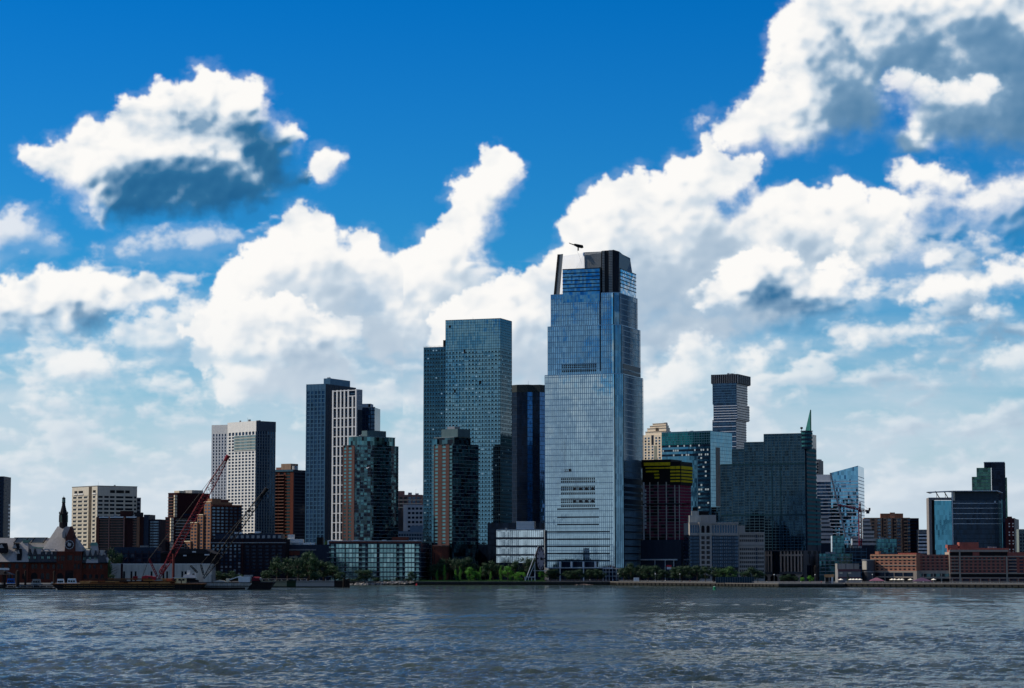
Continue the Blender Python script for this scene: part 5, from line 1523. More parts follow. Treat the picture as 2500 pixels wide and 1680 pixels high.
def stacked_tower():
    B = Bld('apartment_tower', 'slender dark tower of shifted stacked boxes with a louvred top', 1800, 2400, 24, vref=1000)
    wl = stone('white_ledge', (0.62, 0.64, 0.64), var=.06)
    tiers = [(1737, 1801.5, 1831, 913, 935, 0), (1740, 1799, 1826, 935, 986, 1), (1742, 1800.5, 1829, 986.5, 1024, 2), (1739.5, 1797.5, 1824, 1024.5, 1110, 3)]
    for a, c, b, v0, v1, k in tiers:
        x0, x1 = B.fx(a), B.fx(c); y1 = B.ry(b)
        z0, z1 = B.z(v1), B.z(v0)
        MB().box(x0, x1, -.2 * k, y1, z0, z1).build('stacked_box', G_NAVY if k else stone('top_screen', (0.045, 0.045, 0.05), rough=.5), B.o)
        if k == 0:
            for s in lin(x0, x1, 15): B.piece('F', 'screen_fin', s - .2, s + .2, z0, z1, .3, M_GREYMETAL, at=0)
            for s in lin(.2, y1, 7): B.piece('R', 'screen_fin', s - .2, s + .2, z0, z1, .3, M_GREYMETAL, at=x1)
        else:
            n = int((v1 - v0) / 6.2)
            for j in range(n + 1):
                v = v0 + 3 + j * 6.2
                if v > v1 - 1: break
                B.piece('F', 'floor_ledge', x0, x1, B.z(v + 1.6), B.z(v), .35, wl if (k == 2 or (k == 3 and j % 2 == 0)) else M_NAVYFRAME, at=-.2 * k)
                B.piece('R', 'floor_ledge', 0, y1, B.z(v + 1.5), B.z(v), .35, M_NAVYPANEL, at=x1)
        MB().box(x0 + .5, x1 - .5, .2, y1 - .4, z0 - .6, z0).build('shadow_gap', M_BLACK, B.o)  # black insert standing in for the shadow between stacked boxes
    rooftop(B, B.fx(1765), B.fx(1795), 4, 10, B.z(913), 3, seed=41, hmax=1.6)
stacked_tower()

def dark_grid_tower():
    g = glass('dark_grid_glass', (0.012, 0.036, 0.062), cell=(1.5, 1.5, 3.7), rough=.08, metal=.8, vary=.55, spec=.2)
    tealb = stone('teal_band', (0.03, 0.13, 0.14), rough=.7, var=.2, spec=.02, keep=True)
    grid = stone('grid_line', (0.055, 0.105, 0.13), rough=.5, keep=True)
    B = Bld('office_tower', 'broad dark blue gridded office tower with a green fin on its corner', 1966, 1770, 24, vref=1220)
    xs = [B.fx(1736), B.fx(1759), B.fx(1788), B.fx(1818), B.fx(1866)]
    tops = [1236, 1131, 1093, 1077, 1058]
    for k, (x, v) in enumerate(zip(xs, tops)):
        xe = xs[k + 1] if k < 4 else 0
        B.mass('setback', x, xe, 0, 30 - (2 if k < 4 else 0), -3, B.z(v), g)
        B.piece('F', 'roof_edge', x, xe, B.z(v + 1.2), B.z(v) + .2, .2, grid)
        fl = MB(); v_ = v + 5
        while v_ < 1340:
            B.add(fl, 'F', x, xe, B.z(v_ + 1.3), B.z(v_), .12); v_ += 7.0
        n = max(2, int((xe - x) / 2.6))
        for s in lin(x + .1, xe - .1, n): B.add(fl, 'F', s - .15, s + .15, -2, B.z(v + 1), .15)
        fl.build('grid', grid, B.o, 'stuff')
    for v in (1130, 1255): B.piece('F', 'belt', B.fx(1761), 0, B.z(v + 3.5), B.z(v), .2, stone('belt_teal', (0.02, 0.07, 0.09), rough=.4))
    for u in (1884, 1905): B.piece('F', 'pilaster', B.fx(u), B.fx(u + 2), 0, B.z(1130), .24, stone('belt_teal', (0.02, 0.07, 0.09)))
    # right-hand face in teal and dark storeys, stepping out
    yr = B.ry(1990); yr2 = B.ry(1999)
    B.mass('side_bay', .02, 1.0, 1.2, yr, -3, B.z(1092), M_NAVYPANEL)
    B.mass('side_bay', .02, 1.4, yr + .02, yr2, -3, B.z(1215), M_NAVYPANEL)
    v = 1096
    while v < 1335:
        e = yr if v < 1215 else yr2
        B.piece('R', 'teal_storey', 1.3, e, B.z(v + 5.6), B.z(v), 1.5, tealb, thick=1.2)
        v += 10.9
    # corner turret and fin
    cx, cy = B.fx(1968), 3.2
    MB().tube((cx, cy, B.z(1096)), (cx, cy, B.z(1053)), 4.2, n=20).build('turret', G_NAVYDARK, B.o)
    for v in (1056, 1066, 1076, 1086):
        MB().tube((cx, cy, B.z(v + 4.5)), (cx, cy, B.z(v)), 4.4, n=20).build('turret_band', tealb, B.o)
    MB().tube((cx, cy, B.z(1053)), (cx, cy, B.z(1051.6)), 4.7, n=20).build('turret_cap', grid, B.o)
    green = glass('green_fin_glass', (0.05, 0.22, 0.18), cell=(1.5, 1.5, 3), metal=.7, vary=.25)
    MB().extr_xz([(B.fx(1968, 3), B.z(1053)), (B.fx(1982.5, 3), B.z(1053)), (B.fx(1982.6, 3), B.z(1001)), (B.fx(1980.6, 3), B.z(1001))], 2.6, 3.4).build('fin', green, B.o)
    MB().extr_xz([(B.fx(1981, 3), B.z(1093)), (B.fx(1983.2, 3), B.z(1093)), (B.fx(1983.2, 3), B.z(1001)), (B.fx(1981.6, 3), B.z(1000))], 2.2, 2.58).build('fin_edge', M_BLACK, B.o)
    MB().tube((B.fx(1955), 4, B.z(1053)), (B.fx(1955), 4, B.z(1043)), .3, .2, 5).build('mast', M_BLACK, B.o)
    MB().lathe([(.2, B.z(1047)), (1.1, B.z(1045.5)), (1.0, B.z(1042.5)), (.2, B.z(1041.5))], B.fx(1955), 4, 10).build('dish', M_BLACK, B.o)
    # stone base: peach piers and arches
    peach = stone('peach_stone', (0.50, 0.36, 0.27), var=.1, dirt=.2)
    greyst = stone('grey_stone', (0.15, 0.135, 0.13), var=.15)
    P = Bld('stone_base', 'peach stone colonnade at the foot of the dark gridded tower', 1960, 1752, 24, vref=1380)
    x0 = P.fx(1866); xA, xB_, xC = P.fx(1885), P.fx(1904), 0
    P.mass('wall', x0, xA, .5, 6, -2, P.z(1345), M_BLACK)
    P.mass('wall', xB_, xC, .5, 6, -2, P.z(1345), M_BLACK)
    P.mass('link', xA + .01, xB_ - .01, 2.5, 6, -2, P.z(1345), g)
    for u in (1868.5, 1874.5, 1882): P.piece('F', 'pier', P.fx(u), P.fx(u + 2.8), P.z(1396), P.z(1345), .5, peach, thick=1.2)
    for u in (1905, 1914, 1922, 1930.5, 1939, 1947.5, 1955): P.piece('F', 'pier', P.fx(u), P.fx(u + 3.2), P.z(1396), P.z(1344), .5, peach, thick=1.2)
    for a, b in ((x0, xA), (xB_, xC)):
        P.piece('F', 'transom', a, b, P.z(1357.5), P.z(1353.5), .45, peach, thick=1.1)
        P.piece('F', 'base_beam', a - .2, b + .2, P.z(1402), P.z(1396), .7, greyst, thick=1.4)
    P.piece('F', 'lintel', x0, xC, P.z(1346), P.z(1343), .7, greyst, thick=1.4)
    P.mass('dark_hall', x0, xC, 1.5, 6, -2, P.z(1400), M_BLACK)
    for u in (1877, 1901, 1950):
        w = 3.0
        z1, z0, zg = P.z(1402), P.z(1409), 0
        xm = P.fx(u)
        MB().extr_xz([(xm - .9, -1), (xm + .9, -1), (xm + .9, z0), (xm + 3.2, z1), (xm - 3.2, z1), (xm - .9, z0)], -.3, .8).build('bracket_column', peach, P.o)
    yb = P.ry(2001)
    P.mass('side_wall', .02, 1.0, .8, yb, -2, P.z(1344), greyst)
    for a, b in ((1969, 1977), (1983, 1990), (1994, 1999)):
        P.piece('R', 'slot_window', P.ry(a), P.ry(b), P.z(1353), P.z(1345), 1.08, M_BLACK)
        P.piece('R', 'opening', P.ry(a - 2), P.ry(b), 0, P.z(1380), 1.08, G_NAVYDARK)
        P.piece('R', 'slit', P.ry((a + b) / 2 - .6), P.ry((a + b) / 2 + .6), P.z(1376), P.z(1353), 1.08, M_BLACK)
dark_grid_tower()

def stone_office():
    st = stone('warm_grey_stone', (0.33, 0.30, 0.265), var=.1, dirt=.2, keep=True)
    B = Bld('office_block', 'grey stone office block with a twin-arched pier on its front corner', 1708, 1725, -6, vref=1340)
    # left glass return, stone pier, long glass front, lower stone wing
    x0, x1, x2, x3 = B.fx(1685), B.fx(1738), B.fx(1803), B.fx(1822)
    top = B.z(1276)
    B.mass('core', x0, x2, 2, 26, -2, B.z(1305), G_NAVYDARK)
    B.mass('attic', x0, x2 + .1, 1.6, 26, B.z(1306), top, st)
    B.piece('F', 'cornice', x0 - .3, x2 + .4, B.z(1279), B.z(1275), -1.2, st, thick=1.2)
    B.piece('F', 'sill_course', x0 - .1, x2 + .2, B.z(1307.5), B.z(1305), -1.3, st, thick=1.2)
    for u in list(lin(1689, 1706, 4)) + list(lin(1742, 1799, 10)):
        B.piece('F', 'attic_window', B.fx(u) - .55, B.fx(u) + .55, B.z(1301), B.z(1282), -1.5, G_NAVY, thick=.4)
    for j in range(9):
        v = 1310 + j * 8.5
        for a, b in ((x0, B.fx(1707)), (B.fx(1739), x2)):
            B.piece('F', 'window_band', a + .1, b - .1, B.z(v + 5.6), B.z(v), -1.9, G_NAVY)
            B.piece('F', 'spandrel', a, b, B.z(v + 8.4), B.z(v + 5.7), -1.8, stone('slate_blue', (0.04, 0.065, 0.09), rough=.5))
        for u in lin(1743, 1800, 12): B.piece('F', 'mullion', B.fx(u) - .12, B.fx(u) + .12, B.z(v + 5.6), B.z(v), -1.8, M_GREYMETAL)
    B.mass('pier', B.fx(1708), B.fx(1738), 0, 8, -2, B.z(1279), st)
    B.piece('F', 'pier_cap', B.fx(1707), B.fx(1739), B.z(1279), B.z(1275), .5, st, thick=4)
    B.piece('F', 'pier_course', B.fx(1707.5), B.fx(1738.5), B.z(1305), B.z(1302), .3, M_CONC_LT, thick=.6)
    for a in (1712.5, 1725):
        xa, xb = B.fx(a), B.fx(a + 8)
        xm, r = (xa + xb) / 2, (xb - xa) / 2
        zt = B.z(1283)
        pts = [(xa, B.z(1301)), (xb, B.z(1301))] + [(xm + r * math.cos(t), zt - r + r * math.sin(t)) for t in lin(0, math.pi, 9)]
        MB().extr_xz(pts, -.06, .3).build('arched_window', M_BLACK, B.o)
        for j in range(9):
            v = 1309 + j * 12
            B.piece('F', 'window', xa, xb, B.z(v + 8), B.z(v), .06, G_WINDARK)
    # roof boxes
    MB().box(B.fx(1686), B.fx(1714), 4, 10, top, B.z(1258)).build('roof_house', M_CONC_LT, B.o)
    MB().box(B.fx(1714.2), B.fx(1752), 5, 12, top, B.z(1257)).build('roof_house', st, B.o)
    MB().box(B.fx(1692), B.fx(1710), 5, 9, B.z(1258), B.z(1247)).build('roof_house', M_CONC_LT, B.o)
    MB().tube((B.fx(1702), 7, B.z(1247)), (B.fx(1702), 7, B.z(1238)), 1.9, n=12).build('cooling_tower', M_BLACK, B.o)
    MB().box(B.fx(1712), B.fx(1735), 6, 10, B.z(1257), B.z(1249)).build('roof_plant', M_BLACK, B.o)
    MB().box(x2 + .02, x3 - .3, 3, 16, -2, B.z(1283)).build('link', st, B.o)
    # lower wing
    x4 = B.fx(1868)
    B.mass('wing', x2 + .3, x4, 2.2, 22, -2, B.z(1300), st)
    B.piece('F', 'wing_cornice', x2 + .2, x4 + .2, B.z(1302.5), B.z(1299), -1.7, st, thick=.8)
    B.piece('F', 'wing_course', x2 + .2, x4 + .2, B.z(1333), B.z(1329.5), -1.8, M_CONC, thick=.6)
    for j in range(10):
        v = 1306 + j * 10.6
        if 1324 < v < 1331: continue
        for u in list(lin(1809, 1843, 8)) + [1854, 1859, 1864]:
            B.piece('F', 'window', B.fx(u) - .55, B.fx(u) + .55, B.z(v + 6), B.z(v), -2.14, G_WINDARK, thick=.4)
        B.piece('F', 'recess', B.fx(1846), B.fx(1851), B.z(v + 7), B.z(v - 1), -2.15, G_NAVYDARK, thick=.3)
stone_office()

def sloped_tower():
    g = glass('sloped_blue_glass', (0.10, 0.26, 0.40), cell=(1.6, 1.6, 3.9), rough=.05, metal=1.0, vary=.3, alt=(0.04, 0.10, 0.18), alt_amt=.14)
    B = Bld('office_tower', 'blue glass tower with a slanting roof and white floor lines right of the gridded tower', 2096, 2300, 14, vref=1230)
    xl, xs, yr = B.fx(1986), B.fx(2029), B.ry(2110.5)
    zl, zr, zb = B.z(1154), B.z(1137), B.z(1152)
    MB().extr_xz([(xs, -3), (0, -3), (0, zr), (xs, zl)], 0, yr).build('glazing', g, B.o)
    B.mass('left_block', xl, xs - .3, .5, 24, -3, B.z(1158), G_NAVY)
    B.piece('F', 'white_crown', xl, xs - .35, B.z(1175), B.z(1158), -.2, M_WHITE, thick=.5)
    r = random.Random(2)
    for j in range(19):
        v = 1174 + j * 8.5
        w = glass('white_line', (0.75, 0.8, 0.82), cell=(3, 3, 3), rough=.3, metal=.2, vary=.1)
        B.piece('F', 'floor_line', xl, xs, B.z(v + 2.0), B.z(v), .1, M_WHITE, thick=.8)
        B.piece('F', 'floor_line', xs + .3, 0, B.z(v + 1.9), B.z(v), .25, M_WHITE, thick=.5)
    a, b = (B.fx(2028), B.z(1154)), (B.fx(2064), B.z(1312))
    MB().extr_xz([(a[0] - .6, a[1]), (b[0] - .6, b[1]), (b[0] + .8, b[1]), (a[0] + .8, a[1])], -.8, .1).build('slanting_seam', M_GREYMETAL, B.o)
    for j in range(16): B.piece('R', 'floor_line', .2, yr - .2, B.z(1164 + j * 8.5), B.z(1162.4 + j * 8.5), .12, M_NAVYFRAME)
    B2 = Bld('apartment_tower', 'small distant grey tower tucked behind the slant-roofed glass tower', 2001, 2500, 18, vref=1150)
    B2.mass('wall', B2.fx(1984), 0, 0, 12, -3, B2.z(1123), M_CONC)
    B2.piece('R', 'side_panel', 0, B2.ry(2010), -3, B2.z(1124), .1, M_NAVYPANEL)
    for j in range(5): B2.piece('F', 'window', B2.fx(1988), B2.fx(1998), B2.z(1134 + j * 7), B2.z(1130 + j * 7), .1, G_WINDARK)
    B2.mass('roof_edge', B2.fx(1984) - .1, .2, -.2, 12, B2.z(1123), B2.z(1123) + .8, M_WHITE)
sloped_tower()

def ziggurats():
    wb = stone('white_band', (0.60, 0.56, 0.50), var=.1, dirt=.25)
    def zig(name, label, us, vs, Y, cx):
        B = Bld(name, label, us[0][1], Y, 4, vref=1300)
        for (a, b), (v0, v1) in zip(us, vs):
            B.mass('terrace', B.fx(a) + .3, B.fx(b) - .3, .5, 18, B.z(v1), B.z(v0), G_NAVYDARK)
            B.piece('F', 'terrace_band', B.fx(a), B.fx(b), B.z(v0 + 6), B.z(v0), .4, wb, thick=1.2)
            for u in lin(a + 2, b - 2, 6): B.piece('F', 'mullion', B.fx(u) - .1, B.fx(u) + .1, B.z(v1), B.z(v0 + 6), -.4, M_GREYMETAL)
        return B
    B = zig('terraced_block', 'left of two terraced blocks with white bands stepping outward', [(2004, 2024), (2004, 2026), (2004, 2028), (2003, 2033), (1999, 2033), (1999, 2044), (1999, 2044)],
        [(1259, 1269), (1269, 1279), (1279, 1290), (1290, 1301), (1301, 1309), (1309, 1320), (1320, 1330)], 1990, 0)
    B.mass('base', B.fx(1996), B.fx(2040), 0, 18, -3, B.z(1327), M_NAVYPANEL)
    B = zig('terraced_block', 'right of two terraced blocks with white bands beside the red tower crane', [(2106, 2124), (2106, 2126), (2106, 2128), (2106, 2134), (2106, 2134), (2080, 2144), (2080, 2144)],
        [(1267, 1276), (1276, 1286), (1286, 1296), (1296, 1306), (1306, 1315), (1315, 1325), (1325, 1334)], 1980, 0)
    B.mass('base', B.fx(2078), B.fx(2140), 0, 18, -3, B.z(1331), M_NAVYPANEL)
    # teal glass offices in front
    g = glass('low_teal', (0.03, 0.11, 0.14), cell=(1.6, 1.6, 3.6), rough=.08, metal=.85, vary=.6)
    for label, us, v, Y, sd in (('dark teal glass office block between the two terraced blocks', (2032, 2062), 1308, 1850, 1), ('blue glass office block right of the terraced blocks', (2140, 2190), 1316, 1900, 2),
                                ('dark glass office with a flat roof behind the pink pavilion', (2062, 2116), 1338, 1830, 3), ('low teal glass office with pale floor lines near the orange kiosk', (2000, 2082), 1352, 1760, 4)):
        B = Bld('office_block', label, us[1], Y, 4, vref=1340)
        xl = B.fx(us[0])
        B.mass('glazing', xl, 0, 0, 16, -3, B.z(v), g if sd != 3 else G_NAVYDARK)
        j = 0
        while v + 8 + j * 8.6 < 1410:
            B.piece('F', 'floor_line', xl - .1, .1, B.z(v + 9.3 + j * 8.6), B.z(v + 8 + j * 8.6), .25, M_NAVYFRAME if sd != 4 else M_GREYMETAL); j += 1
        for s in lin(xl + .3, -.3, max(4, int(-xl / 3.2))): B.piece('F', 'mullion', s - .1, s + .1, -1, B.z(v), .18, M_NAVYFRAME)
        rooftop(B, xl + 1, -1, 2, 10, B.z(v), 2, seed=50 + sd, hmax=2)
ziggurats()

def orange_towers():
    tan = stone('tan_brick', (0.36, 0.20, 0.12), var=.25, scale=.5, keep=True)
    B = Bld('apartment_tower', 'orange brick apartment tower with pale balcony columns above the brick hotel', 2222, 2120, 6, vref=1300)
    xl, top = B.fx(2110), B.z(1264)
    B.mass('wall', xl, 0, 0, 20, -3, top, tan)
    yr = B.ry(2244)
    B.mass('side_wing', .02, B.fx(2244), 2, 18, -3, B.z(1265), M_BRICK_DARK)
    MB().box(B.fx(2151), B.fx(2206), 3, 14, top, B.z(1253.5)).build('roof_house', M_BRICK_ORANGE, B.o)
    MB().box(B.fx(2174), B.fx(2186), 2.5, 9, top, B.z(1251)).build('roof_house', tan, B.o)
    r = random.Random(3)
    cream = stone('balcony_cream', (0.50, 0.40, 0.28))
    for j in range(14):
        v = 1267 + j * 8.2
        for u, w, k in ((2128, 7, 'w'), (2142, 8, 'b'), (2158, 6, 'w'), (2167, 8, 'b'), (2182, 6, 'w'), (2190, 9, 'b'), (2207, 8, 'w'), (2216, 6, 'b')):
            B.piece('F', 'window', B.fx(u), B.fx(u + w), B.z(v + 4.4), B.z(v), .06, G_WINDARK if k == 'w' else G_WINBLUE)
            if k == 'b': B.piece('F', 'balcony', B.fx(u) - .1, B.fx(u + w) + .1, B.z(v + 6.6), B.z(v + 4.5), .9, cream if r.random() < .6 else M_BRICK_PINK, thick=1.2)
        B.piece('F', 'window', .5, B.fx(2243), B.z(v + 5), B.z(v + 1), -1.94, G_NAVYDARK)
    for u in (2154, 2179.5, 2203.5): B.piece('F', 'recess', B.fx(u), B.fx(u + 2.5), -3, top - .3, .3, M_BRICK_DARK)
    B = Bld('office_block', 'small white-banded office between the orange tower and the blue office', 2270, 2060, 4, vref=1320)
    xl, top = B.fx(2243), B.z(1293)
    B.mass('core', xl, 0, 0, 16, -3, top, G_NAVYDARK)
    for v0, v1 in ((1293, 1302.5), (1304, 1308), (1312, 1316.5), (1320.5, 1325), (1329, 1334), (1337.5, 1342.5), (1346, 1351)):
        B.piece('F', 'white_band', xl - .1, .1, B.z(v1), B.z(v0), .4, M_WHITE if v0 > 1293 else M_CONC)
orange_towers()

def canopy_office():
    dk = glass('deep_office_glass', (0.006, 0.020, 0.045), cell=(1.5, 1.5, 3.9), rough=.06, metal=.6, vary=.4, spec=.25)
    bl = glass('bright_office_glass', (0.06, 0.20, 0.29), cell=(1.5, 1.5, 3.9), rough=.06, metal=1.0, vary=.3)
    B = Bld('office_block', 'dark blue glass office with an overhanging roof canopy behind the brick hotel', 2437, 1880, 4, vref=1270)
    xl, xm, top = B.fx(2268), B.fx(2327), B.z(1222)
    grey = stone('warm_panel', (0.30, 0.27, 0.25), var=.1)
    B.mass('core', xm, 0, 0, 30, -3, top, dk)
    for v in (1228, 1240, 1253, 1265.5, 1278): B.piece('F', 'white_line', xm + .1, 0, B.z(v + 1.5), B.z(v), .3, M_STEEL)
    for v in range(1291, 1345, 12): B.piece('F', 'floor_line', xm + .1, 0, B.z(v + 1), B.z(v), .16, M_NAVYPANEL)
    for u in lin(2330, 2434, 22): B.piece('F', 'mullion', B.fx(u) - .08, B.fx(u) + .08, -2, top, .14, M_NAVYPANEL)
    B.mass('setback', xm + 2, B.fx(2440), 3, 26, top, B.z(1200), stone('zinc_screen', (0.06, 0.085, 0.11), rough=.45, metal=.4))
    MB().extr_xz([(B.fx(2326), B.z(1199.5)), (B.fx(2434), B.z(1199.5)), (B.fx(2448), B.z(1204)), (B.fx(2449), B.z(1203)), (B.fx(2436), B.z(1197.5)), (B.fx(2326), B.z(1198))], -2, 28).build('canopy', M_STEEL, B.o)
    B.mass('glass_bay', B.fx(2282), xm - .8, .6, 20, -3, B.z(1222), bl)
    B.piece('F', 'bay_edge', xm - .9, xm - .1, -3, B.z(1200), .3, M_STEEL, thick=2)
    B.mass('stone_fin', xl, B.fx(2275), 0, 18, -3, B.z(1215), grey)
    B.mass('dark_slot', B.fx(2275), B.fx(2282), .8, 18, -3, B.z(1219), M_BLACK)
    B.piece('F', 'stone_beam', xl, xm, B.z(1221), B.z(1214.5), .1, grey, thick=1)
    for a in (2284, 2305):
        MB().tube((B.fx(a + 14), .5, B.z(1221)), (B.fx(a), -1, B.z(1199)), .35, n=6).build('strut', M_BLACK, B.o)
        MB().tube((B.fx(a + 4), .5, B.z(1215)), (B.fx(a + 4), .5, B.z(1200)), .2, n=6).build('strut', M_BLACK, B.o)
    MB().extr_xz([(B.fx(2266), B.z(1200.5)), (B.fx(2276), B.z(1204)), (B.fx(2276), B.z(1202)), (B.fx(2326), B.z(1200)), (B.fx(2326), B.z(1198))], -1.5, 14).build('canopy_blade', M_STEEL, B.o)
    yr = B.ry(2448)
    B.piece('R', 'side_glazing', .1, yr + 2, -3, top, .1, glass('office_teal_side', (0.05, 0.15, 0.20), cell=(1.5, 1.5, 3.9), metal=.9))
    MB().box(B.fx(2428), B.fx(2432), -.6, -.3, B.z(1229), B.z(1223)).build('roof_emblem', M_STEEL, B.o)
    # teal tower behind
    g = glass('green_tower_glass', (0.025, 0.085, 0.075), cell=(2, 2, 3.4), rough=.08, metal=.8, vary=.7)
    B = Bld('apartment_tower', 'dark green glass tower rising behind the blue office with the canopy', 2420, 2160, 10, vref=1190)
    B.mass('left_tier', B.fx(2373), B.fx(2396), 0, 14, -3, B.z(1164), g)
    B.mass('middle_tier', B.fx(2385), 0, .8, 18, -3, B.z(1142), g)
    B.mass('main_shaft', B.fx(2421.5), B.fx(2455), -.4, 20, -3, B.z(1130), G_NAVYDARK)
    B.mass('right_tier', B.fx(2455.2), B.fx(2459), 1, 18, -3, B.z(1166), g)
    B.mass('plant_room', B.fx(2404), B.fx(2440), 3, 14, B.z(1141), B.z(1129), M_NAVYPANEL)
    B.mass('roof_blade', B.fx(2403), B.fx(2454), 2, 15, B.z(1129), B.z(1127.5), M_STEEL)
    for j in range(10):
        v = 1146 + j * 8
        B.piece('F', 'floor_line', B.fx(2385), 0, B.z(v + 1.4), B.z(v), -.6, M_LINE, thick=.5)
        if v > 1166: B.piece('F', 'floor_line', B.fx(2373), B.fx(2396), B.z(v + 1.4), B.z(v), .2, M_LINE, thick=.5)
        B.piece('F', 'floor_line', B.fx(2422), B.fx(2455), B.z(v + 1), B.z(v), .5, M_NAVYPANEL, thick=.3)
    # right edge blocks
    B = Bld('apartment_tower', 'dark maroon brick tower at the right edge beyond the brick hotel', 2477, 2050, 16, vref=1310)
    B.mass('wall', B.fx(2455), 0, 0, 14, -3, B.z(1265), brick('maroon_brick', (0.055, 0.016, 0.022)))
    B.piece('R', 'side_panel', .05, B.ry(2488), -3, B.z(1266), .1, M_NAVYPANEL)
    MB().box(B.fx(2459), B.fx(2470), 2, 8, B.z(1265), B.z(1261)).build('roof_house', M_BRICK_DARK, B.o)
    for j in range(12):
        for u in (2463, 2472): B.piece('F', 'window', B.fx(u), B.fx(u + 3), B.z(1273 + j * 7), B.z(1270 + j * 7), .08, M_STEEL if (j + u) % 3 else G_WINDARK)
    B = Bld('apartment_block', 'pale green and glass block cut by the right edge of the view', 2530, 1960, 4, vref=1330)
    B.mass('wall', B.fx(2488), 0, 0, 14, -3, B.z(1292), stone('pale_green', (0.22, 0.26, 0.24)))
    for j in range(10):
        for i in range(5): B.piece('F', 'window', B.fx(2490 + i * 8), B.fx(2495 + i * 8), B.z(1308 + j * 8.4), B.z(1303 + j * 8.4), .08, G_NAVYDARK)
canopy_office()

def hotel():
    st = stone('hotel_stone', (0.34, 0.28, 0.22), var=.12, dirt=.2, keep=True)
    red = stone('hotel_brick', (0.29, 0.09, 0.068), var=.25, scale=.5, keep=True); org = stone('hotel_sunlit_brick', (0.36, 0.165, 0.105), var=.25, scale=.5, keep=True)  # orange tone paints sunlight onto the left wing's red brick
    # left wing, turned to the sun
    B = Bld('hotel_wing', 'sunlit orange-toned brick hotel wing with small square windows', 2237, 1600, 30, vref=1370)
    xl, top, zb = B.fx(2125), B.z(1353), B.z(1394)
    B.mass('wall', xl, 0, 0, 14, zb, top, org)
    for v in (1355.5, 1364.5, 1379.5): B.piece('F', 'stone_course', xl - .1, .1, B.z(v + 1.6), B.z(v), .25, st if v > 1365 else stone('sand_course', (0.52, 0.36, 0.22)))
    for j in range(5):
        v = 1358.5 + j * 7.4
        for i in range(10):
            u = 2128 + i * 11.1
            B.piece('F', 'window', B.fx(u), B.fx(u + 5.4), B.z(v + 3.6), B.z(v), .06, G_WINDARK)
    MB().box(B.fx(2134), B.fx(2143), 2, 6, top, B.z(1346)).build('roof_house', org, B.o)
    MB().box(B.fx(2190), -.5, 2, 10, top, B.z(1350)).build('roof_parapet', red, B.o)
    B.mass('base', xl - .5, .5, -.6, 14, -1, zb, st)
    for a, b in ((2137, 2160), (2162, 2182), (2184, 2204), (2206, 2229)):
        B.piece('F', 'terrace_opening', B.fx(a), B.fx(b), B.z(1407), B.z(1398), .7, G_NAVYDARK, thick=.4)
        B.piece('F', 'terrace_opening', B.fx(a), B.fx(b), 0, B.z(1410.5), .7, M_BLACK, thick=.4)
    # middle wing
    B = Bld('hotel_wing', 'darker red-brick hotel wing in the middle, set back between two others', 2320, 1605, 4, vref=1370)
    xl, top, zb = B.fx(2238), B.z(1354), B.z(1393)
    B.mass('wall', xl, 0, 0, 14, zb, top, red)
    for v in (1355, 1363.5, 1371, 1379, 1386.5): B.piece('F', 'stone_course', xl, 0, B.z(v + .9), B.z(v), .15, st)
    for j in range(5):
        for i in range(7):
            u = 2241 + i * 11.2
            B.piece('F', 'window', B.fx(u), B.fx(u + 5.4), B.z(1362.2 + j * 7.4), B.z(1358.6 + j * 7.4), .06, G_WINDARK)
    B.mass('base', B.fx(2230), .5, -1.2, 14, -1, zb, st)
    for a, b in ((2233, 2252), (2254, 2276), (2279, 2296), (2299, 2319)):
        B.piece('F', 'terrace_opening', B.fx(a), B.fx(b), B.z(1408), B.z(1400.5), 1.3, G_APT_BLUE, thick=.4)
        B.piece('F', 'terrace_opening', B.fx(a), B.fx(b), 0, B.z(1412.5), 1.3, M_BLACK, thick=.4)
    # right, larger wing with stone frame
    B = Bld('hotel_wing', 'largest red-brick hotel wing framed in stone at the right edge of the shore', 2540, 1602, 1, vref=1380)
    xl, top = B.fx(2319), B.z(1348)
    xe = 0
    B.mass('wall', xl, xe, 0, 18, -1, top, red)
    B.piece('L', 'stone_end', -.1, 18, -1, top, .3, st, at=xl)
    MB().box(B.fx(2322), B.fx(2465), 2, 16, top, B.z(1338)).build('attic', red, B.o)
    MB().box(B.fx(2345), B.fx(2392), 3, 12, B.z(1338), B.z(1324)).build('roof_house', red, B.o)
    MB().box(B.fx(2316), B.fx(2342), 3, 12, B.z(1338), B.z(1330)).build('roof_house', red, B.o)
    B.piece('F', 'stone_beam', B.fx(2318), B.fx(2462), B.z(1347.5), B.z(1342.5), .9, st, thick=2)
    B.piece('F', 'loggia', B.fx(2320), B.fx(2460), B.z(1357), B.z(1348), .1, M_BLACK, thick=.4)
    B.piece('F', 'loggia_panel', B.fx(2375), B.fx(2391), B.z(1357), B.z(1348), .3, red)
    B.piece('F', 'stone_beam', B.fx(2321), xe, B.z(1360), B.z(1357.5), .6, st)
    B.piece('F', 'stone_beam', B.fx(2321), B.fx(2483), B.z(1367.5), B.z(1366), .5, st)
    for u, w in ((2341.5, 3.2), (2456, 3.4)): B.piece('F', 'stone_post', B.fx(u), B.fx(u + w), -1, B.z(1342) if u < 2400 else B.z(1358), 1.0, st, thick=1.2)
    for v in (1399, 1410): B.piece('F', 'stone_beam', B.fx(2319), xe, B.z(v + 2.4), B.z(v), .8, st, thick=1)
    for v in (1374.5, 1382, 1389.5): B.piece('F', 'stone_course', xl, B.fx(2456), B.z(v + .8), B.z(v), .2, st)
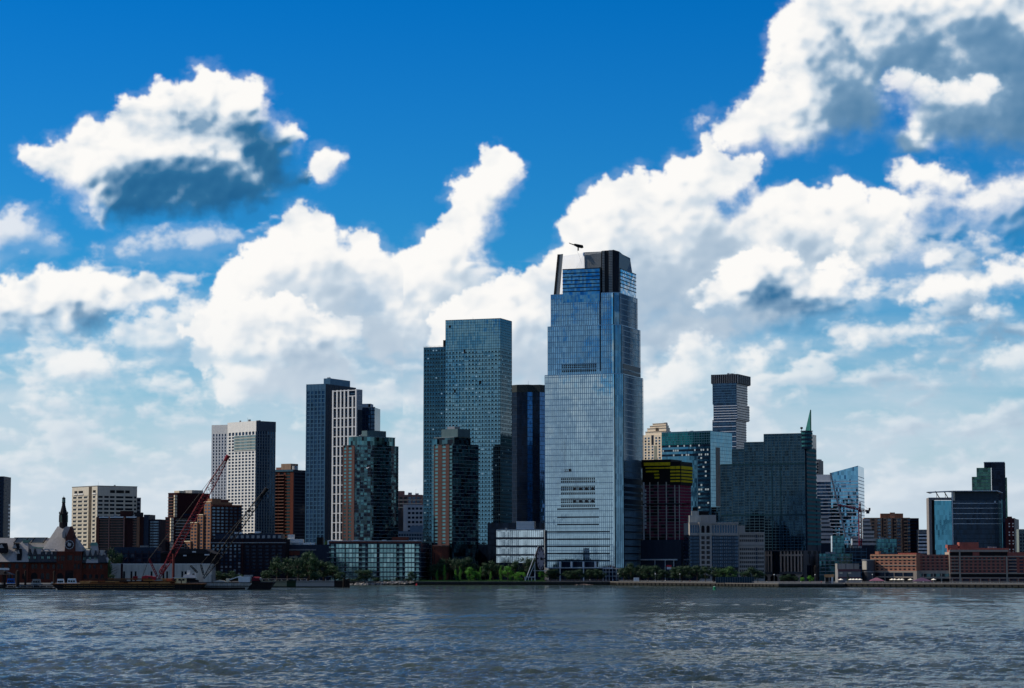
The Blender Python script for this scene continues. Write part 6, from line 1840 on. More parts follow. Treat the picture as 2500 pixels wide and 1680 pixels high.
    for j in range(5):
        v = 1361.5 + j * 7.8
        for i in range(11):
            u = 2347 + i * 10.9 - 1
            if u > 2450: break
            B.piece('F', 'window', B.fx(u), B.fx(u + 6), B.z(v + 4), B.z(v), .06, G_WINDARK)
        for u in (2323, 2332): B.piece('F', 'window', B.fx(u), B.fx(u + 7), B.z(v + 4), B.z(v), .06, G_WINDARK)
        B.piece('F', 'balcony', B.fx(2321), B.fx(2341), B.z(v + 6.4), B.z(v + 4.4), .9, st)
        B.piece('F', 'balcony', B.fx(2462), B.fx(2482), B.z(v + 6.4), B.z(v + 4.6), .9, st)
        B.piece('F', 'window', B.fx(2462), B.fx(2482), B.z(v + 4), B.z(v), .06, G_NAVYDARK)
        B.piece('F', 'window', B.fx(2489), B.fx(2498), B.z(v + 4), B.z(v), .06, G_NAVYDARK)
    B.piece('F', 'gallery_band', B.fx(2321), xe, B.z(1409.5), B.z(1401.6), .1, M_BLACK)
    for i in range(9):
        u = 2300 + i * 23
        if u > 2322: B.piece('F', 'gallery_post', B.fx(u), B.fx(u + 1.8), -1, B.z(1410), .85, st, thick=1)
        for j in range(2):
            B.piece('F', 'gallery_window', B.fx(u + 4) if u > 2318 else B.fx(2324), B.fx(u + 20), B.z(1418 + j * 7), B.z(1414 + j * 7), .1, G_NAVYDARK)
    B.piece('F', 'stone_beam', B.fx(2319), xe, B.z(1420), B.z(1418.6), .7, st)
    rooftop(B, B.fx(2400), B.fx(2455), 4, 12, B.z(1338), 3, seed=61, hmax=1.2)
hotel()

def pavilions():
    B = Bld('pavilion', 'low grey and dusky-pink waterfront pavilion behind the white parasols', 2101, 1600, 2, vref=1400)
    wall = stone('pavilion_grey', (0.26, 0.25, 0.25), var=.12); pink = stone('pavilion_pink', (0.20, 0.10, 0.11), var=.1)
    xl = B.fx(2046)
    B.mass('wall', xl, 0, 0, 10, -1, B.z(1390), wall)
    B.piece('F', 'pink_band', xl - .1, .1, B.z(1395.5), B.z(1389.5), .2, pink)
    B.piece('F', 'pink_band', xl - .1, .1, B.z(1412), B.z(1408.5), .2, pink)
    for u in (2050, 2071): B.piece('F', 'lamp_panel', B.fx(u), B.fx(u + 7), B.z(1401), B.z(1397.5), .2, M_CREAM)
    MB().box(B.fx(2048), B.fx(2102), 10.2, 24, -1, B.z(1376)).build('rear_hall', M_CONC, B.o)
    for u in (2068, 2088): B.piece('F', 'seam', B.fx(u), B.fx(u + 1.5), B.z(1389), B.z(1377), .1, M_NAVYPANEL, at=10.2)
    # drum
    Y = 1612; cx = XW(2121, Y, 1390)
    o = tag(empty('drum_building', (cx, Y, GROUND)), 'dark round drum building between the pink pavilion and the orange hotel wing', 'building')
    Rr = (XW(2137, Y) - XW(2105, Y)) / 2
    z = lambda v: ZW(v, Y) - GROUND
    MB().tube((0, 0, -1), (0, 0, z(1367)), Rr, n=28).build('drum', stone('zinc_drum', (0.10, 0.10, 0.115), var=.15, rough=.42, metal=.5), o, smooth=False)
    MB().tube((0, 0, z(1368.5)), (0, 0, z(1366)), Rr + .25, n=28).build('rim', M_GREYMETAL, o)
    MB().tube((0, 0, z(1397)), (0, 0, z(1395)), Rr + .2, n=28).build('rim', M_GREYMETAL, o)
    pane('sunlit_strip', 3.4, 1.0, z(1370) - z(1391), stone('drum_sunlit', (0.50, 0.45, 0.36)), o, (-Rr * .78, -Rr * .80, z(1391)), -.75)  # pale strip paints sunlight onto the drum's sunward side
    # orange kiosk
    B = Bld('kiosk', 'small flat kiosk with a bright orange fascia on the esplanade', 2036, 1540, 10, vref=1405)
    xl = B.fx(2012)
    B.mass('glazing', xl + .6, -.6, .5, 5, -.5, B.z(1409.5), M_BLACK)
    B.mass('fascia', xl, 0, 0, 6, B.z(1409.5), B.z(1403), stone('orange_fascia', (0.55, 0.30, 0.14), var=.08))
    for u in (2014, 2024, 2034): MB().tube((B.fx(u), .3, -.3), (B.fx(u), .3, B.z(1409.5)), .1, n=6).build('post', M_STEEL, B.o)
    B.mass('white_pylon', B.fx(2030), B.fx(2033), -1.2, -.4, -.5, B.z(1409), M_WHITE)
pavilions()
# ------------------------------------------------------------------ the old railway terminal
def terminal():
    M_TB = brick('terminal_brick', (0.17, 0.045, 0.028)); M_SL = stone('slate_roof', (0.40, 0.37, 0.34), var=.16, scale=.8, dirt=.2)
    M_COP = stone('green_copper', (0.20, 0.34, 0.25), var=.2); M_TR = stone('terminal_trim', (0.16, 0.055, 0.04))
    M_SD = stone('cupola_dark', (0.022, 0.022, 0.026), var=.3)
    B = Bld('railway_terminal', 'old red-brick railway terminal with slate roofs, clock gable and dark cupola', 263, 1600, -3, vref=1380)
    zg = -.5
    eave = B.z(1373)
    xl = B.fx(-30)
    D = 26
    B.mass('wall', xl, B.fx(-2), 0, D, zg, eave, M_TB)
    B.mass('wall', B.fx(-1.9), B.fx(70), -1.2, D, zg, eave, M_TB)
    B.mass('wall', B.fx(70.1), B.fx(139), 0, D, zg, eave, M_TB)
    B.mass('wall', B.fx(200), 0, 0, D, zg, B.z(1374.5), M_TB)
    xa, xb = B.fx(139), B.fx(200)
    B.mass('centre_block', xa, xb, -2.0, D, zg, B.z(1346), M_TB)
    # main hipped roof behind
    def hip(name, x0, x1, y0, y1, z0, z1, inx0, inx1, iny, mat):
        return MB().prism([(x0, y0), (x1, y0), (x1, y1), (x0, y1)], z0, z1, [(x0 + inx0, y0 + iny), (x1 - inx1, y0 + iny), (x1 - inx1, y1 - iny), (x0 + inx0, y1 - iny)]).build(name, mat, B.o)
    hip('main_roof', B.fx(-40), B.fx(150), 1.5, D + 4, eave, B.z(1313), 6, 3, 9, M_SL)
    for u in (28, 54, 70, 100):
        x = B.fx(u)
        MB().extr_xz([(x - .3, B.z(1326)), (x + .3, B.z(1326)), (x + 3.2, B.z(1312)), (x + 2.6, B.z(1312))], 7.2, 7.9).build('skylight_rib', M_SD, B.o)
    MB().box(B.fx(28), B.fx(110), 10, 10.4, B.z(1313.4), B.z(1312)).build('ridge_rail', M_SD, B.o)
    for a, b in ((31, 52), (56, 68), (72, 99)):
        MB().extr_xz([(B.fx(a), B.z(1325)), (B.fx(b), B.z(1325)), (B.fx(b + 6), B.z(1313.5)), (B.fx(a + 6), B.z(1313.5))], 7.4, 7.7).build('skylight', stone('skylight_glass', (0.24, 0.26, 0.27), rough=.3), B.o)
    # two steep pavilion roofs
    hip('pavilion_roof', B.fx(14), B.fx(70.5), -1.6, 15, eave, B.z(1322), 9.5, 1.6, 7.0, M_SL)
    MB().box(B.fx(52), B.fx(67), 4.6, 8, B.z(1325), B.z(1318.5)).build('roof_cap', M_COP, B.o)
    hip('pavilion_roof', B.fx(210), B.fx(240), -1.4, 15, B.z(1374.5), B.z(1330), 2.6, 1.5, 7.0, M_SL)
    MB().prism([(B.fx(214), 5), (B.fx(236), 5), (B.fx(236), 9), (B.fx(214), 9)], B.z(1332), B.z(1324), [(B.fx(220), 6), (B.fx(232), 6), (B.fx(232), 8), (B.fx(220), 8)]).build('roof_cap', M_COP, B.o)
    hip('side_roof', B.fx(236), 0.6, -.5, 18, B.z(1374.5), B.z(1350), 1, 4, 6, M_SL)
    # dormer rows
    def dormer(u, w, v0, v1, y):
        x = B.fx(u); hw = w / 2 / 3.64
        z0, z1, zm = B.z(v0), B.z(v1), B.z(v1 + (v0 - v1) * .0)
        m = MB()
        m.prism([(x - hw, y), (x + hw, y), (x + hw, y + 5), (x - hw, y + 5)], z0, z1, [(x - .05, y + .2), (x + .05, y + .2), (x + .05, y + 5), (x - .05, y + 5)])
        d = m.build('dormer', M_SD, B.o)
        MB().box(x - .35, x + .35, y - .08, y + .2, z0 + .1, z0 + (z1 - z0) * .45).build('dormer_window', G_WINBLUE, d)
        return d
    def dormers(us, v0, v1, y, wall_v):
        for i in range(len(us) - 1):
            dormer((us[i] + us[i + 1]) / 2 , us[i + 1] - us[i], v0, v1, y)
    slope = stone('shaded_slate', (0.085, 0.090, 0.098), var=.2)  # slate darkened in colour to stand for shade on the front slopes
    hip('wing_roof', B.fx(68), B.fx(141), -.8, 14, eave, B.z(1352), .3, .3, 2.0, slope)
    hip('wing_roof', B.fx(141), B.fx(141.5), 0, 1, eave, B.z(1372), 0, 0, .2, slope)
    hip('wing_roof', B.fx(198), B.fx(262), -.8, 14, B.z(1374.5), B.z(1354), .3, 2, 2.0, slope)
    for a, b in ((74, 83), (86.5, 102), (106, 117), (120, 131)):
        x0, x1 = B.fx(a), B.fx(b)
        MB().extr_xz([(x0 + 1.0, B.z(1353.5)), (x1 - 1.0, B.z(1353.5)), (x1, B.z(1340)), (x0, B.z(1340))], .6, 9).build('dormer_roof', M_SL, B.o)
    for a, b in ((207, 219), (220, 232), (242, 253)):
        x0, x1 = B.fx(a), B.fx(b)
        MB().extr_xz([(x0 + 1.0, B.z(1356.5)), (x1 - 1.0, B.z(1356.5)), (x1, B.z(1343)), (x0, B.z(1343))], .6, 8).build('dormer_roof', M_SL, B.o)
    for us in ((83, 86.5), (102, 106), (117, 120), (131, 139), (68, 74)):
        um = (us[0] + us[1]) / 2
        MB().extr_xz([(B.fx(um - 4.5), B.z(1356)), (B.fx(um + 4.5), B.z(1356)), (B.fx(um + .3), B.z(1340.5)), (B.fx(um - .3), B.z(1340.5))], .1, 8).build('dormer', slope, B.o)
        for q in (-1.6, 1.6): MB().box(B.fx(um + q) - .16, B.fx(um + q) + .16, -.75, -.3, B.z(1364.5), B.z(1358.5)).build('dormer_window', G_WINTEAL, B.o)
    for um in (206, 219.5, 233):
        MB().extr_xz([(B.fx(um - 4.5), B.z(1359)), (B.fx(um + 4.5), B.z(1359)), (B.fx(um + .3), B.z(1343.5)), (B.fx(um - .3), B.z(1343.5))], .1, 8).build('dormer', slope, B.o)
        for q in (-1.6, 1.6): MB().box(B.fx(um + q) - .16, B.fx(um + q) + .16, -.75, -.3, B.z(1366.5), B.z(1360.5)).build('dormer_window', G_WINTEAL, B.o)
    for a, b, v in ((76, 118, 1336), (200, 222, 1339)):
        MB().box(B.fx(a), B.fx(b), 3, 5.2, B.z(v + 2.4), B.z(v)).build('copper_ridge', M_COP, B.o)
    # gablet dormers on the left
    for (u, v0, v1, w) in ((6, 1350, 1326, 28), (38, 1340, 1326, 20), (47, 1369, 1340, 16)):
        x = B.fx(u); hw = w / 2 / 3.64; y = -1.0 if v0 > 1360 else .4
        MB().extr_xz([(x - hw * .7, B.z(v0)), (x + hw * .7, B.z(v0)), (x + hw * .7, B.z(v1 + 12)), (x + hw * .5, B.z(v1)), (x - hw * .5, B.z(v1)), (x - hw * .7, B.z(v1 + 12))], y, y + 6).build('dormer', M_SD, B.o)
        MB().extr_xz([(x - hw, B.z(v1 + 12)), (x + hw * .2, B.z(v1 + 12)), (x - hw * .2, B.z(v1 + 2))], y - .2, y + 3).build('dormer_hood', M_SL, B.o)
    # main pyramid roof and clock gable
    px0, px1 = B.fx(100), B.fx(203)
    zp0, zp1 = B.z(1346), B.z(1285)
    MB().prism([(px0, 0), (px1 - .2, -.6), (px1, 22), (px0, 22)], zp0, zp1, [(B.fx(134), 9.5), (B.fx(160), 9.0), (B.fx(160), 13), (B.fx(134), 13)]).build('pyramid_roof', M_SL, B.o)
    gx0, gx1, gm = B.fx(152), B.fx(186), B.fx(172.5)
    MB().extr_xz([(B.fx(158), B.z(1348)), (B.fx(184), B.z(1348)), (B.fx(181.5), B.z(1313)), (gm, B.z(1285)), (B.fx(160.5), B.z(1313))], -2.6, 8).build('clock_gable', M_TR, B.o)
    MB().extr_xz([(B.fx(151), B.z(1313)), (B.fx(160.4), B.z(1313)), (B.fx(172), B.z(1285.5)), (B.fx(157), B.z(1287)), (B.fx(151), B.z(1300))], -1.0, 8).build('gable_roof', M_SL, B.o)
    for u in (160.5, 181.5):
        MB().tube((B.fx(u), -2.6, B.z(1314)), (B.fx(u), -2.6, B.z(1299)), .45, .05, 6).build('finial', M_SD, B.o)
    # clock
    ck = empty('clock', (B.fx(170), -2.75, B.z(1330)))
    ck.parent = B.o
    rr = 11.0 / 3.64
    MB().tube((0, 0, 0), (0, -.25, 0), rr, n=32).build('clock_face', stone('clock_face_white', (0.42, 0.42, 0.42), var=.06), ck)
    MB().tube((0, -.02, 0), (0, -.30, 0), rr * .80, n=32).build('clock_centre', stone('clock_centre', (0.035, 0.02, 0.022)), ck)
    for h in range(12):
        a = math.radians(h * 30)
        MB().tube((math.sin(a) * rr * .84, -.36, math.cos(a) * rr * .84), (math.sin(a) * rr * .97, -.36, math.cos(a) * rr * .97), .16, n=4).build('hour_mark', M_SD, ck)
    for ang, L in ((60, .5), (330, .72)):
        a = math.radians(ang)
        MB().tube((0, -.42, 0), (math.sin(a) * rr * L, -.42, math.cos(a) * rr * L), .16, .08, 4).build('hand', M_WHITE, ck)
    MB().tube((0, -.3, 0), (0, -.42, 0), rr * .42, n=20).build('clock_rosette', stone('clock_face_white', (0.42, 0.42, 0.42)), ck)
    # cupola
    cx, cy = B.fx(147.5), 11.0
    k = 3.64
    zz = lambda v: B.z(v)
    prof = [(10.2, 1290), (10.2, 1276), (9.4, 1274.5), (9.4, 1257), (10.6, 1256), (10.6, 1253), (8.8, 1251.5), (4.2, 1233), (3.8, 1227), (4.6, 1226.5), (4.6, 1225)]
    MB().lathe([(r / k, zz(v)) for r, v in prof], cx, cy, 8).build('cupola', M_SD, B.o)
    MB().lathe([(2.4 / k, zz(1225)), (2.4 / k, zz(1217))], cx, cy, 8).build('lantern_core', G_WINBLUE, B.o)
    for i in range(8):
        a = i * math.pi / 4
        MB().tube((cx + math.cos(a) * 3.6 / k, cy + math.sin(a) * 3.6 / k, zz(1225)), (cx + math.cos(a) * 3.6 / k, cy + math.sin(a) * 3.6 / k, zz(1217)), .14, n=5).build('lantern_post', M_COP, B.o)
    MB().lathe([(4.4 / k, zz(1217)), (4.2 / k, zz(1215.5)), (3.0 / k, zz(1213.8)), (.6 / k, zz(1213)), (.2 / k, zz(1209))], cx, cy, 10).build('lantern_dome', M_SD, B.o)
    for i in range(8):
        a = i * math.pi / 4 + math.pi / 8
        c, s = math.cos(a), math.sin(a)
        MB().tube((cx + c * 10.6 / k, cy + s * 10.6 / k, zz(1275)), (cx + c * 10.6 / k, cy + s * 10.6 / k, zz(1257)), .22, n=5).build('cupola_post', M_COP if i % 2 else M_SD, B.o)
        MB().tube((cx + c * 10.8 / k, cy + s * 10.8 / k, zz(1253)), (cx + c * 10.8 / k, cy + s * 10.8 / k, zz(1248)), .28, .06, 5).build('cupola_finial', M_SD, B.o)
    # windows: round-headed above, arches below
    def arch(name, u, w, v0, v1, y, mat):
        x = B.fx(u); hw = w / 2 / k; zt = B.z(v1)
        pts = [(x - hw, B.z(v0)), (x + hw, B.z(v0))] + [(x + hw * math.cos(t), zt - hw + hw * math.sin(t)) for t in lin(0, math.pi, 7)]
        MB().extr_xz(pts, y - .12, y + .2).build(name, mat, B.o)
    for u in (24, 42, 60): arch('upper_window', u, 8, 1388, 1376, -1.2, G_WINDARK)
    for u in (8,): arch('upper_window', u, 8, 1388, 1376, -1.2, G_WINDARK)
    for u in (80, 88, 103, 118, 131): arch('upper_window', u, 6, 1388.5, 1377, 0, G_WINDARK)
    for u in (207, 219, 231, 247): arch('upper_window', u, 6, 1388.5, 1378, 0, G_WINDARK)
    for u in (144, 152.5, 184.5, 193): arch('upper_window', u, 5.6, 1389, 1377, -2.0, G_WINDARK)
    for a in (144, 151, 156, 185, 190.5, 196): B.piece('F', 'tall_window', B.fx(a) - .55, B.fx(a) + .55, B.z(1369), B.z(1356.5), .1, G_WINDARK, at=-2.0)
    B.piece('F', 'tall_window', B.fx(165), B.fx(177), B.z(1368), B.z(1356), .1, G_WINDARK, at=-2.0)
    arch('doorway', 84, 16, 1414, 1398, 0, M_BLACK); arch('doorway', 148, 15, 1414, 1399, -2.0, M_BLACK); arch('doorway', 60, 9, 1414, 1400, -1.2, M_BLACK)
    for u in (104, 117): arch('arched_window', u, 8, 1414, 1399, 0, G_WINDARK)
    for u in (24, 38): arch('arched_window', u, 9, 1414, 1400, -1.2, G_WINDARK)
    for u in (208, 222, 236, 250): arch('arched_window', u, 8, 1413, 1402, 0, G_WINDARK)
    B.piece('F', 'porch', B.fx(161), B.fx(181), 0, B.z(1393), .2, M_BLACK, at=-2.0)
    for v in (1374, 1391, 1396):
        B.piece('F', 'string_course', B.fx(70.2), B.fx(138.8), B.z(v + .8), B.z(v), .25, M_TR, at=0)
        B.piece('F', 'string_course', B.fx(200.2), 0, B.z(v + 1.8), B.z(v + 1), .25, M_TR, at=0)
        B.piece('F', 'string_course', xa, xb, B.z(v + .8), B.z(v), .25, M_TR, at=-2.0)
    for u in (139.5, 158.5, 180.5, 198.5): B.piece('F', 'buttress', B.fx(u), B.fx(u + 1.6), zg, B.z(1347), .35, M_TR, at=-2.0)
    B.piece('F', 'eaves', B.fx(-30), B.fx(139), eave - .3, eave + .3, 1.0, M_SD, at=-.9)
    B.piece('F', 'eaves', B.fx(200), .8, B.z(1375.5), B.z(1373.5), .9, M_SD, at=0)
terminal()
# ------------------------------------------------------------------ waterfront: barges, cranes, piles, boats
M_RUST = stone('rusty_steel', (0.20, 0.085, 0.030), var=.5, scale=.6, dirt=.5)
M_TIMBER = stone('timber', (0.40, 0.22, 0.08), var=.45, scale=.5, dirt=.3)
M_TIMBER_DK = stone('dark_timber', (0.045, 0.032, 0.026), var=.4, dirt=.5)
M_REDP = stone('red_paint', (0.48, 0.035, 0.045), var=.2, rough=.5, dirt=.3)
M_REDLAT = stone('crane_red', (0.30, 0.022, 0.032), var=.15, rough=.5)
M_HULL = stone('black_hull', (0.016, 0.015, 0.016), var=.5, dirt=.4, rough=.6)
M_HULLW = stone('worn_white_hull', (0.40, 0.38, 0.34), var=.5, scale=.5, dirt=.6)
M_YEL = stone('cab_yellow', (0.62, 0.50, 0.26), var=.15)
def at(u, v, Y):
    return Vector((XW(u, Y, v), Y, ZW(v, Y)))
def lattice(mb, a, b, w0, wm, w1, n, r=.11, f=(.18, .8)):
    """four-chord lattice boom from a to b with width tapering at both ends"""
    a, b = Vector(a), Vector(b); d = (b - a).normalized()
    s = d.cross(Vector((0, 1, 0))).normalized(); t = Vector((0, 1, 0))
    def w(k):
        if k < f[0]: return w0 + (wm - w0) * k / f[0]
        if k > f[1]: return wm + (w1 - wm) * (k - f[1]) / (1 - f[1])
        return wm
    P = []
    for i in range(n + 1):
        k = i / n; c = a + (b - a) * k; h = w(k) / 2
        P.append([c + s * h + t * h, c + s * h - t * h, c - s * h - t * h, c - s * h + t * h])
    for i in range(n):
        for j in range(4):
            mb.tube(P[i][j], P[i + 1][j], r, n=4, cap=False)
            mb.tube(P[i][j], P[i + 1][(j + 1) % 4] if i % 2 else P[i][(j + 1) % 4], r * .6, n=3, cap=False)
            mb.tube(P[i][(j + 1) % 4] if i % 2 else P[i][j], P[i + 1][(j) % 4] if i % 2 else P[i + 1][(j + 1) % 4], r * .6, n=3, cap=False)
    return mb
def rel(o, p):
    return tuple(Vector(p) - Vector(o.location))

def barges():
    Y = 1372
    o = tag(empty('barge', (XW(300, Y, 1430), Y, 0)), 'long rusty barge stacked with brown timber in front of the terminal', 'barge')
    X = lambda u: XW(u, Y, 1430) - o.location.x
    Z = lambda v: ZW(v, Y)
    MB().extr_xz([(X(133), Z(1427)), (X(150), -.8), (X(488), -.8), (X(499), Z(1427))], -6, 8).build('hull', M_HULL, o)
    MB().box(X(131), X(501), -6.3, 8.2, Z(1427), Z(1424.5)).build('deck', M_RUST, o)
    for v in (1433.5, 1428.5): MB().box(X(160), X(430), -6.35, -6.05, Z(v + 1), Z(v)).build('rubbing_strake', M_TIMBER, o)
    for i in range(24):
        u = 150 + i * 14.5
        MB().box(X(u), X(u) + .5, -6.4, -6.05, -.2, Z(1427)).build('fender', M_TIMBER_DK, o)
    r = random.Random(12)
    n = 0
    for k in range(64):
        u0 = r.uniform(188, 400); L = r.uniform(22, 70); u1 = min(u0 + L, 432)
        lay = r.choice([0, 0, 1, 1, 2, 3])
        z0 = Z(1424.4) + lay * .72; y = r.uniform(-5.5, 5)
        t = MB().box(X(u0), X(u1), -.45, .45, 0, .66).build('timber', r.choice([M_TIMBER, M_TIMBER, M_RUST, M_TIMBER_DK]), None)
        t.location = (o.location.x, Y + y, z0); t.rotation_euler = (0, 0, r.uniform(-.03, .03))
        tag(t, 'squared brown timber lying in the stacks on the rusty barge', 'timber', 'timbers stacked on the rusty barge')
    # second barge with worn white side and raked bow
    Y2 = 1384
    o = tag(empty('barge', (XW(560, Y2, 1430), Y2, 0)), 'worn white-sided barge with a raked black bow right of the timber barge', 'barge')
    X2 = lambda u: XW(u, Y2, 1430) - o.location.x
    Z2 = lambda v: ZW(v, Y2)
    MB().extr_xz([(X2(440), Z2(1423)), (X2(446), -.8), (X2(602), -.8), (X2(618), Z2(1423))], -5, 8).build('hull', M_HULLW, o)
    MB().extr_xz([(X2(602.1), -.8), (X2(655), -.8), (X2(669), Z2(1423)), (X2(618.1), Z2(1423))], -4.8, 7.8).build('bow', M_HULL, o)
    MB().box(X2(438), X2(670), -5.2, 8.2, Z2(1423), Z2(1421.5)).build('deck', M_HULL, o)
    MB().box(X2(505), X2(614), -5.25, -4.95, Z2(1432), Z2(1430)).build('rubbing_strake', M_HULL, o)
    MB().box(X2(442), X2(601), -5.1, -4.98, -.3, Z2(1434)).build('boot_top', M_HULL, o)
    def cargo(name, label, cat, parts):
        e = tag(empty(name, (o.location.x, Y2, Z2(1421.5))), label, cat)
        for nm, mb, m in parts: mb.build(nm, m, e)
    zb = 0; zz = lambda v: Z2(v) - Z2(1421.5)
    cargo('hopper', 'grey steel hopper with a sloping chute on the white-sided barge', 'hopper', [
        ('bin', MB().extr_xz([(X2(584), 0), (X2(611), 0), (X2(613), zz(1408)), (X2(582), zz(1408))], -3, 3), M_STEEL),
        ('chute', MB().extr_xz([(X2(560), zz(1414)), (X2(562), zz(1416)), (X2(590), zz(1407)), (X2(588), zz(1405.5))], -2, 0), M_STEEL),
        ('rim', MB().box(X2(596), X2(616), -2.6, 2.6, zz(1408), zz(1404)), M_GREYMETAL)])
    cargo('mixer', 'maroon drum mixer at the bow of the white-sided barge', 'mixer', [
        ('drum', MB().tube((X2(616), 0, zz(1415)), (X2(634), 0, zz(1414)), 1.7, 1.3, 12), stone('maroon_paint', (0.22, 0.03, 0.045))),
        ('frame', MB().box(X2(614), X2(637), -1.6, 1.6, 0, zz(1418.5)), M_BLACK),
        ('hood', MB().tube((X2(634), 0, zz(1414)), (X2(638), 0, zz(1412)), .9, .6, 10), M_CONC_LT)])
    cargo('tarp_heap', 'low grey tarpaulin heap amidships on the white-sided barge', 'heap', [
        ('tarpaulin', MB().extr_xz([(X2(522), 0), (X2(552), 0), (X2(548), zz(1418)), (X2(535), zz(1416)), (X2(524), zz(1418.5))], -2.4, 2.4), M_CONC_LT)])
    cargo('generator', 'small tan generator next to the grey hopper on the barge deck', 'generator', [
        ('housing', MB().box(X2(552), X2(560), -1, 1, 0, zz(1412.5)), M_CREAM), ('exhaust', MB().tube((X2(557), 0, zz(1412.5)), (X2(557), 0, zz(1409.5)), .15), M_BLACK)])
    cargo('deck_cabin', 'tall narrow white cabin beside the white crane on the barge', 'cabin', [
        ('wall', MB().box(X2(457), X2(464), -1, 1, 0, zz(1392.5)), M_WHITE2), ('roof', MB().box(X2(456.6), X2(464.4), -1.1, 1.1, zz(1392.5), zz(1391.5)), M_STEEL)])
    return
barges()

def red_crane():
    Y = 1374
    base = at(380, 1423.5, Y)
    o = tag(empty('crawler_crane', base), 'red lattice-boom crawler crane standing on the timber barge', 'crane')
    P = lambda u, v, y=0: tuple(at(u, v, Y) - base + Vector((0, y, 0)))
    for y in (-2.6, 2.6):
        MB().extr_xz([(P(362, 1423)[0], 0), (P(398, 1423)[0], 0), (P(401, 1420)[0], .7), (P(398, 1418)[0], 1.4), (P(362, 1418)[0], 1.4), (P(359, 1420)[0], .7)], y - .6, y + .6).build('crawler_track', M_BLACK, o)
    MB().box(P(366, 0)[0], P(392, 0)[0], -2.0, 2.0, 1.0, 1.6).build('turntable', M_BLACK, o)
    MB().extr_xz([(P(347, 1414)[0], 1.6), (P(381, 1414)[0], 1.6), (P(381, 1408)[0], P(381, 1408)[2]), (P(372, 1407)[0], P(372, 1407)[2]), (P(356, 1405)[0], P(356, 1405)[2]), (P(347, 1408)[0], P(347, 1408)[2])], -1.8, 1.8).build('machine_house', M_REDP, o)
    MB().box(P(346, 0)[0], P(355, 0)[0], -1.9, 1.9, 1.7, P(0, 1407)[2]).build('counterweight', stone('dark_red', (0.25, 0.02, 0.025)), o)
    MB().box(P(381, 0)[0], P(389, 0)[0], -1.9, -.4, 1.6, P(0, 1407.5)[2]).build('cab', M_REDP, o)
    MB().box(P(383, 0)[0], P(388.5, 0)[0], -1.96, -1.8, 2.6, P(0, 1409)[2]).build('cab_window', G_WINDARK, o)
    tip, foot = P(556.5, 1114), P(388, 1412)
    lattice(MB(), foot, tip, .8, 3.4, 1.2, 38, r=.14).build('boom', M_REDLAT, o)
    MB().tube(P(549, 1126), P(557.5, 1112), 1.0, 1.3, 8).build('boom_head', M_REDLAT, o)
    lattice(MB(), P(384, 1408), P(364, 1364), .7, .9, .6, 9, r=.14).build('gantry_mast', M_REDLAT, o)
    m = MB()
    for y in (-.5, .5):
        m.tube(P(364, 1364, y), P(556, 1116, y), .06, n=4); m.tube(P(364, 1364, y), P(348, 1408, y), .07, n=4)
    m.build('pendant_lines', M_BLACK, o)
    lattice(MB(), P(392, 1400, -1), P(404, 1380, -1), 1.2, 2.2, 1.0, 5, r=.16).build('hoist_frame', M_REDLAT, o)
    MB().tube(P(556, 1118, -.3), P(423, 1338, -.5), .05, n=4).build('hoist_line', M_BLACK, o)
    # pile leads, standing on the barge
    p = at(423, 1425, 1369)
    e = tag(empty('pile_leads', p), 'tall dark red pile-driving leads standing upright at the end of the timber barge', 'pile driver')
    MB().tube((0, 0, -2), (0, 0, ZW(1336, 1369) - p.z), .75, .7, 8).build('leader', stone('rust_red', (0.16, 0.035, 0.03)), e)
    MB().box(-.9, .9, -1.1, -.6, ZW(1352, 1369) - p.z, ZW(1341, 1369) - p.z).build('hammer', M_BLACK, e)
    # yellow site cabin
    p = at(439, 1424, 1370)
    e = tag(empty('site_cabin', p), 'small pale yellow site cabin on the barge between the two cranes', 'cabin')
    MB().box(-3.6, 3.6, -1.4, 1.4, 0, 3.0).build('wall', M_YEL, e)
    MB().box(-3.9, 3.9, -1.7, 1.7, 3.0, 4.6 - 1.3).build('roof', M_STEEL, e)
    for x in (-2.4, 0, 2.2): MB().box(x - .7, x + .7, -1.47, -1.3, 1.4, 2.5).build('window', G_WINDARK, e)
    for x in (-3, 1): MB().box(x - .3, x + .3, -1.47, -1.3, 0, 2.2).build('door', M_BLACK, e)
    p = at(414, 1424, 1369)
    e = tag(empty('compressor', p), 'small orange compressor at the foot of the pile leads', 'compressor')
    MB().box(-1.4, 1.2, -.9, .9, .4, 2.6).build('housing', stone('orange_paint', (0.65, 0.13, 0.05)), e)
    for x in (-.9, .8): MB().tube((x, -1, .4), (x, 1, .4), .4, n=10).build('wheel', M_BLACK, e)
red_crane()

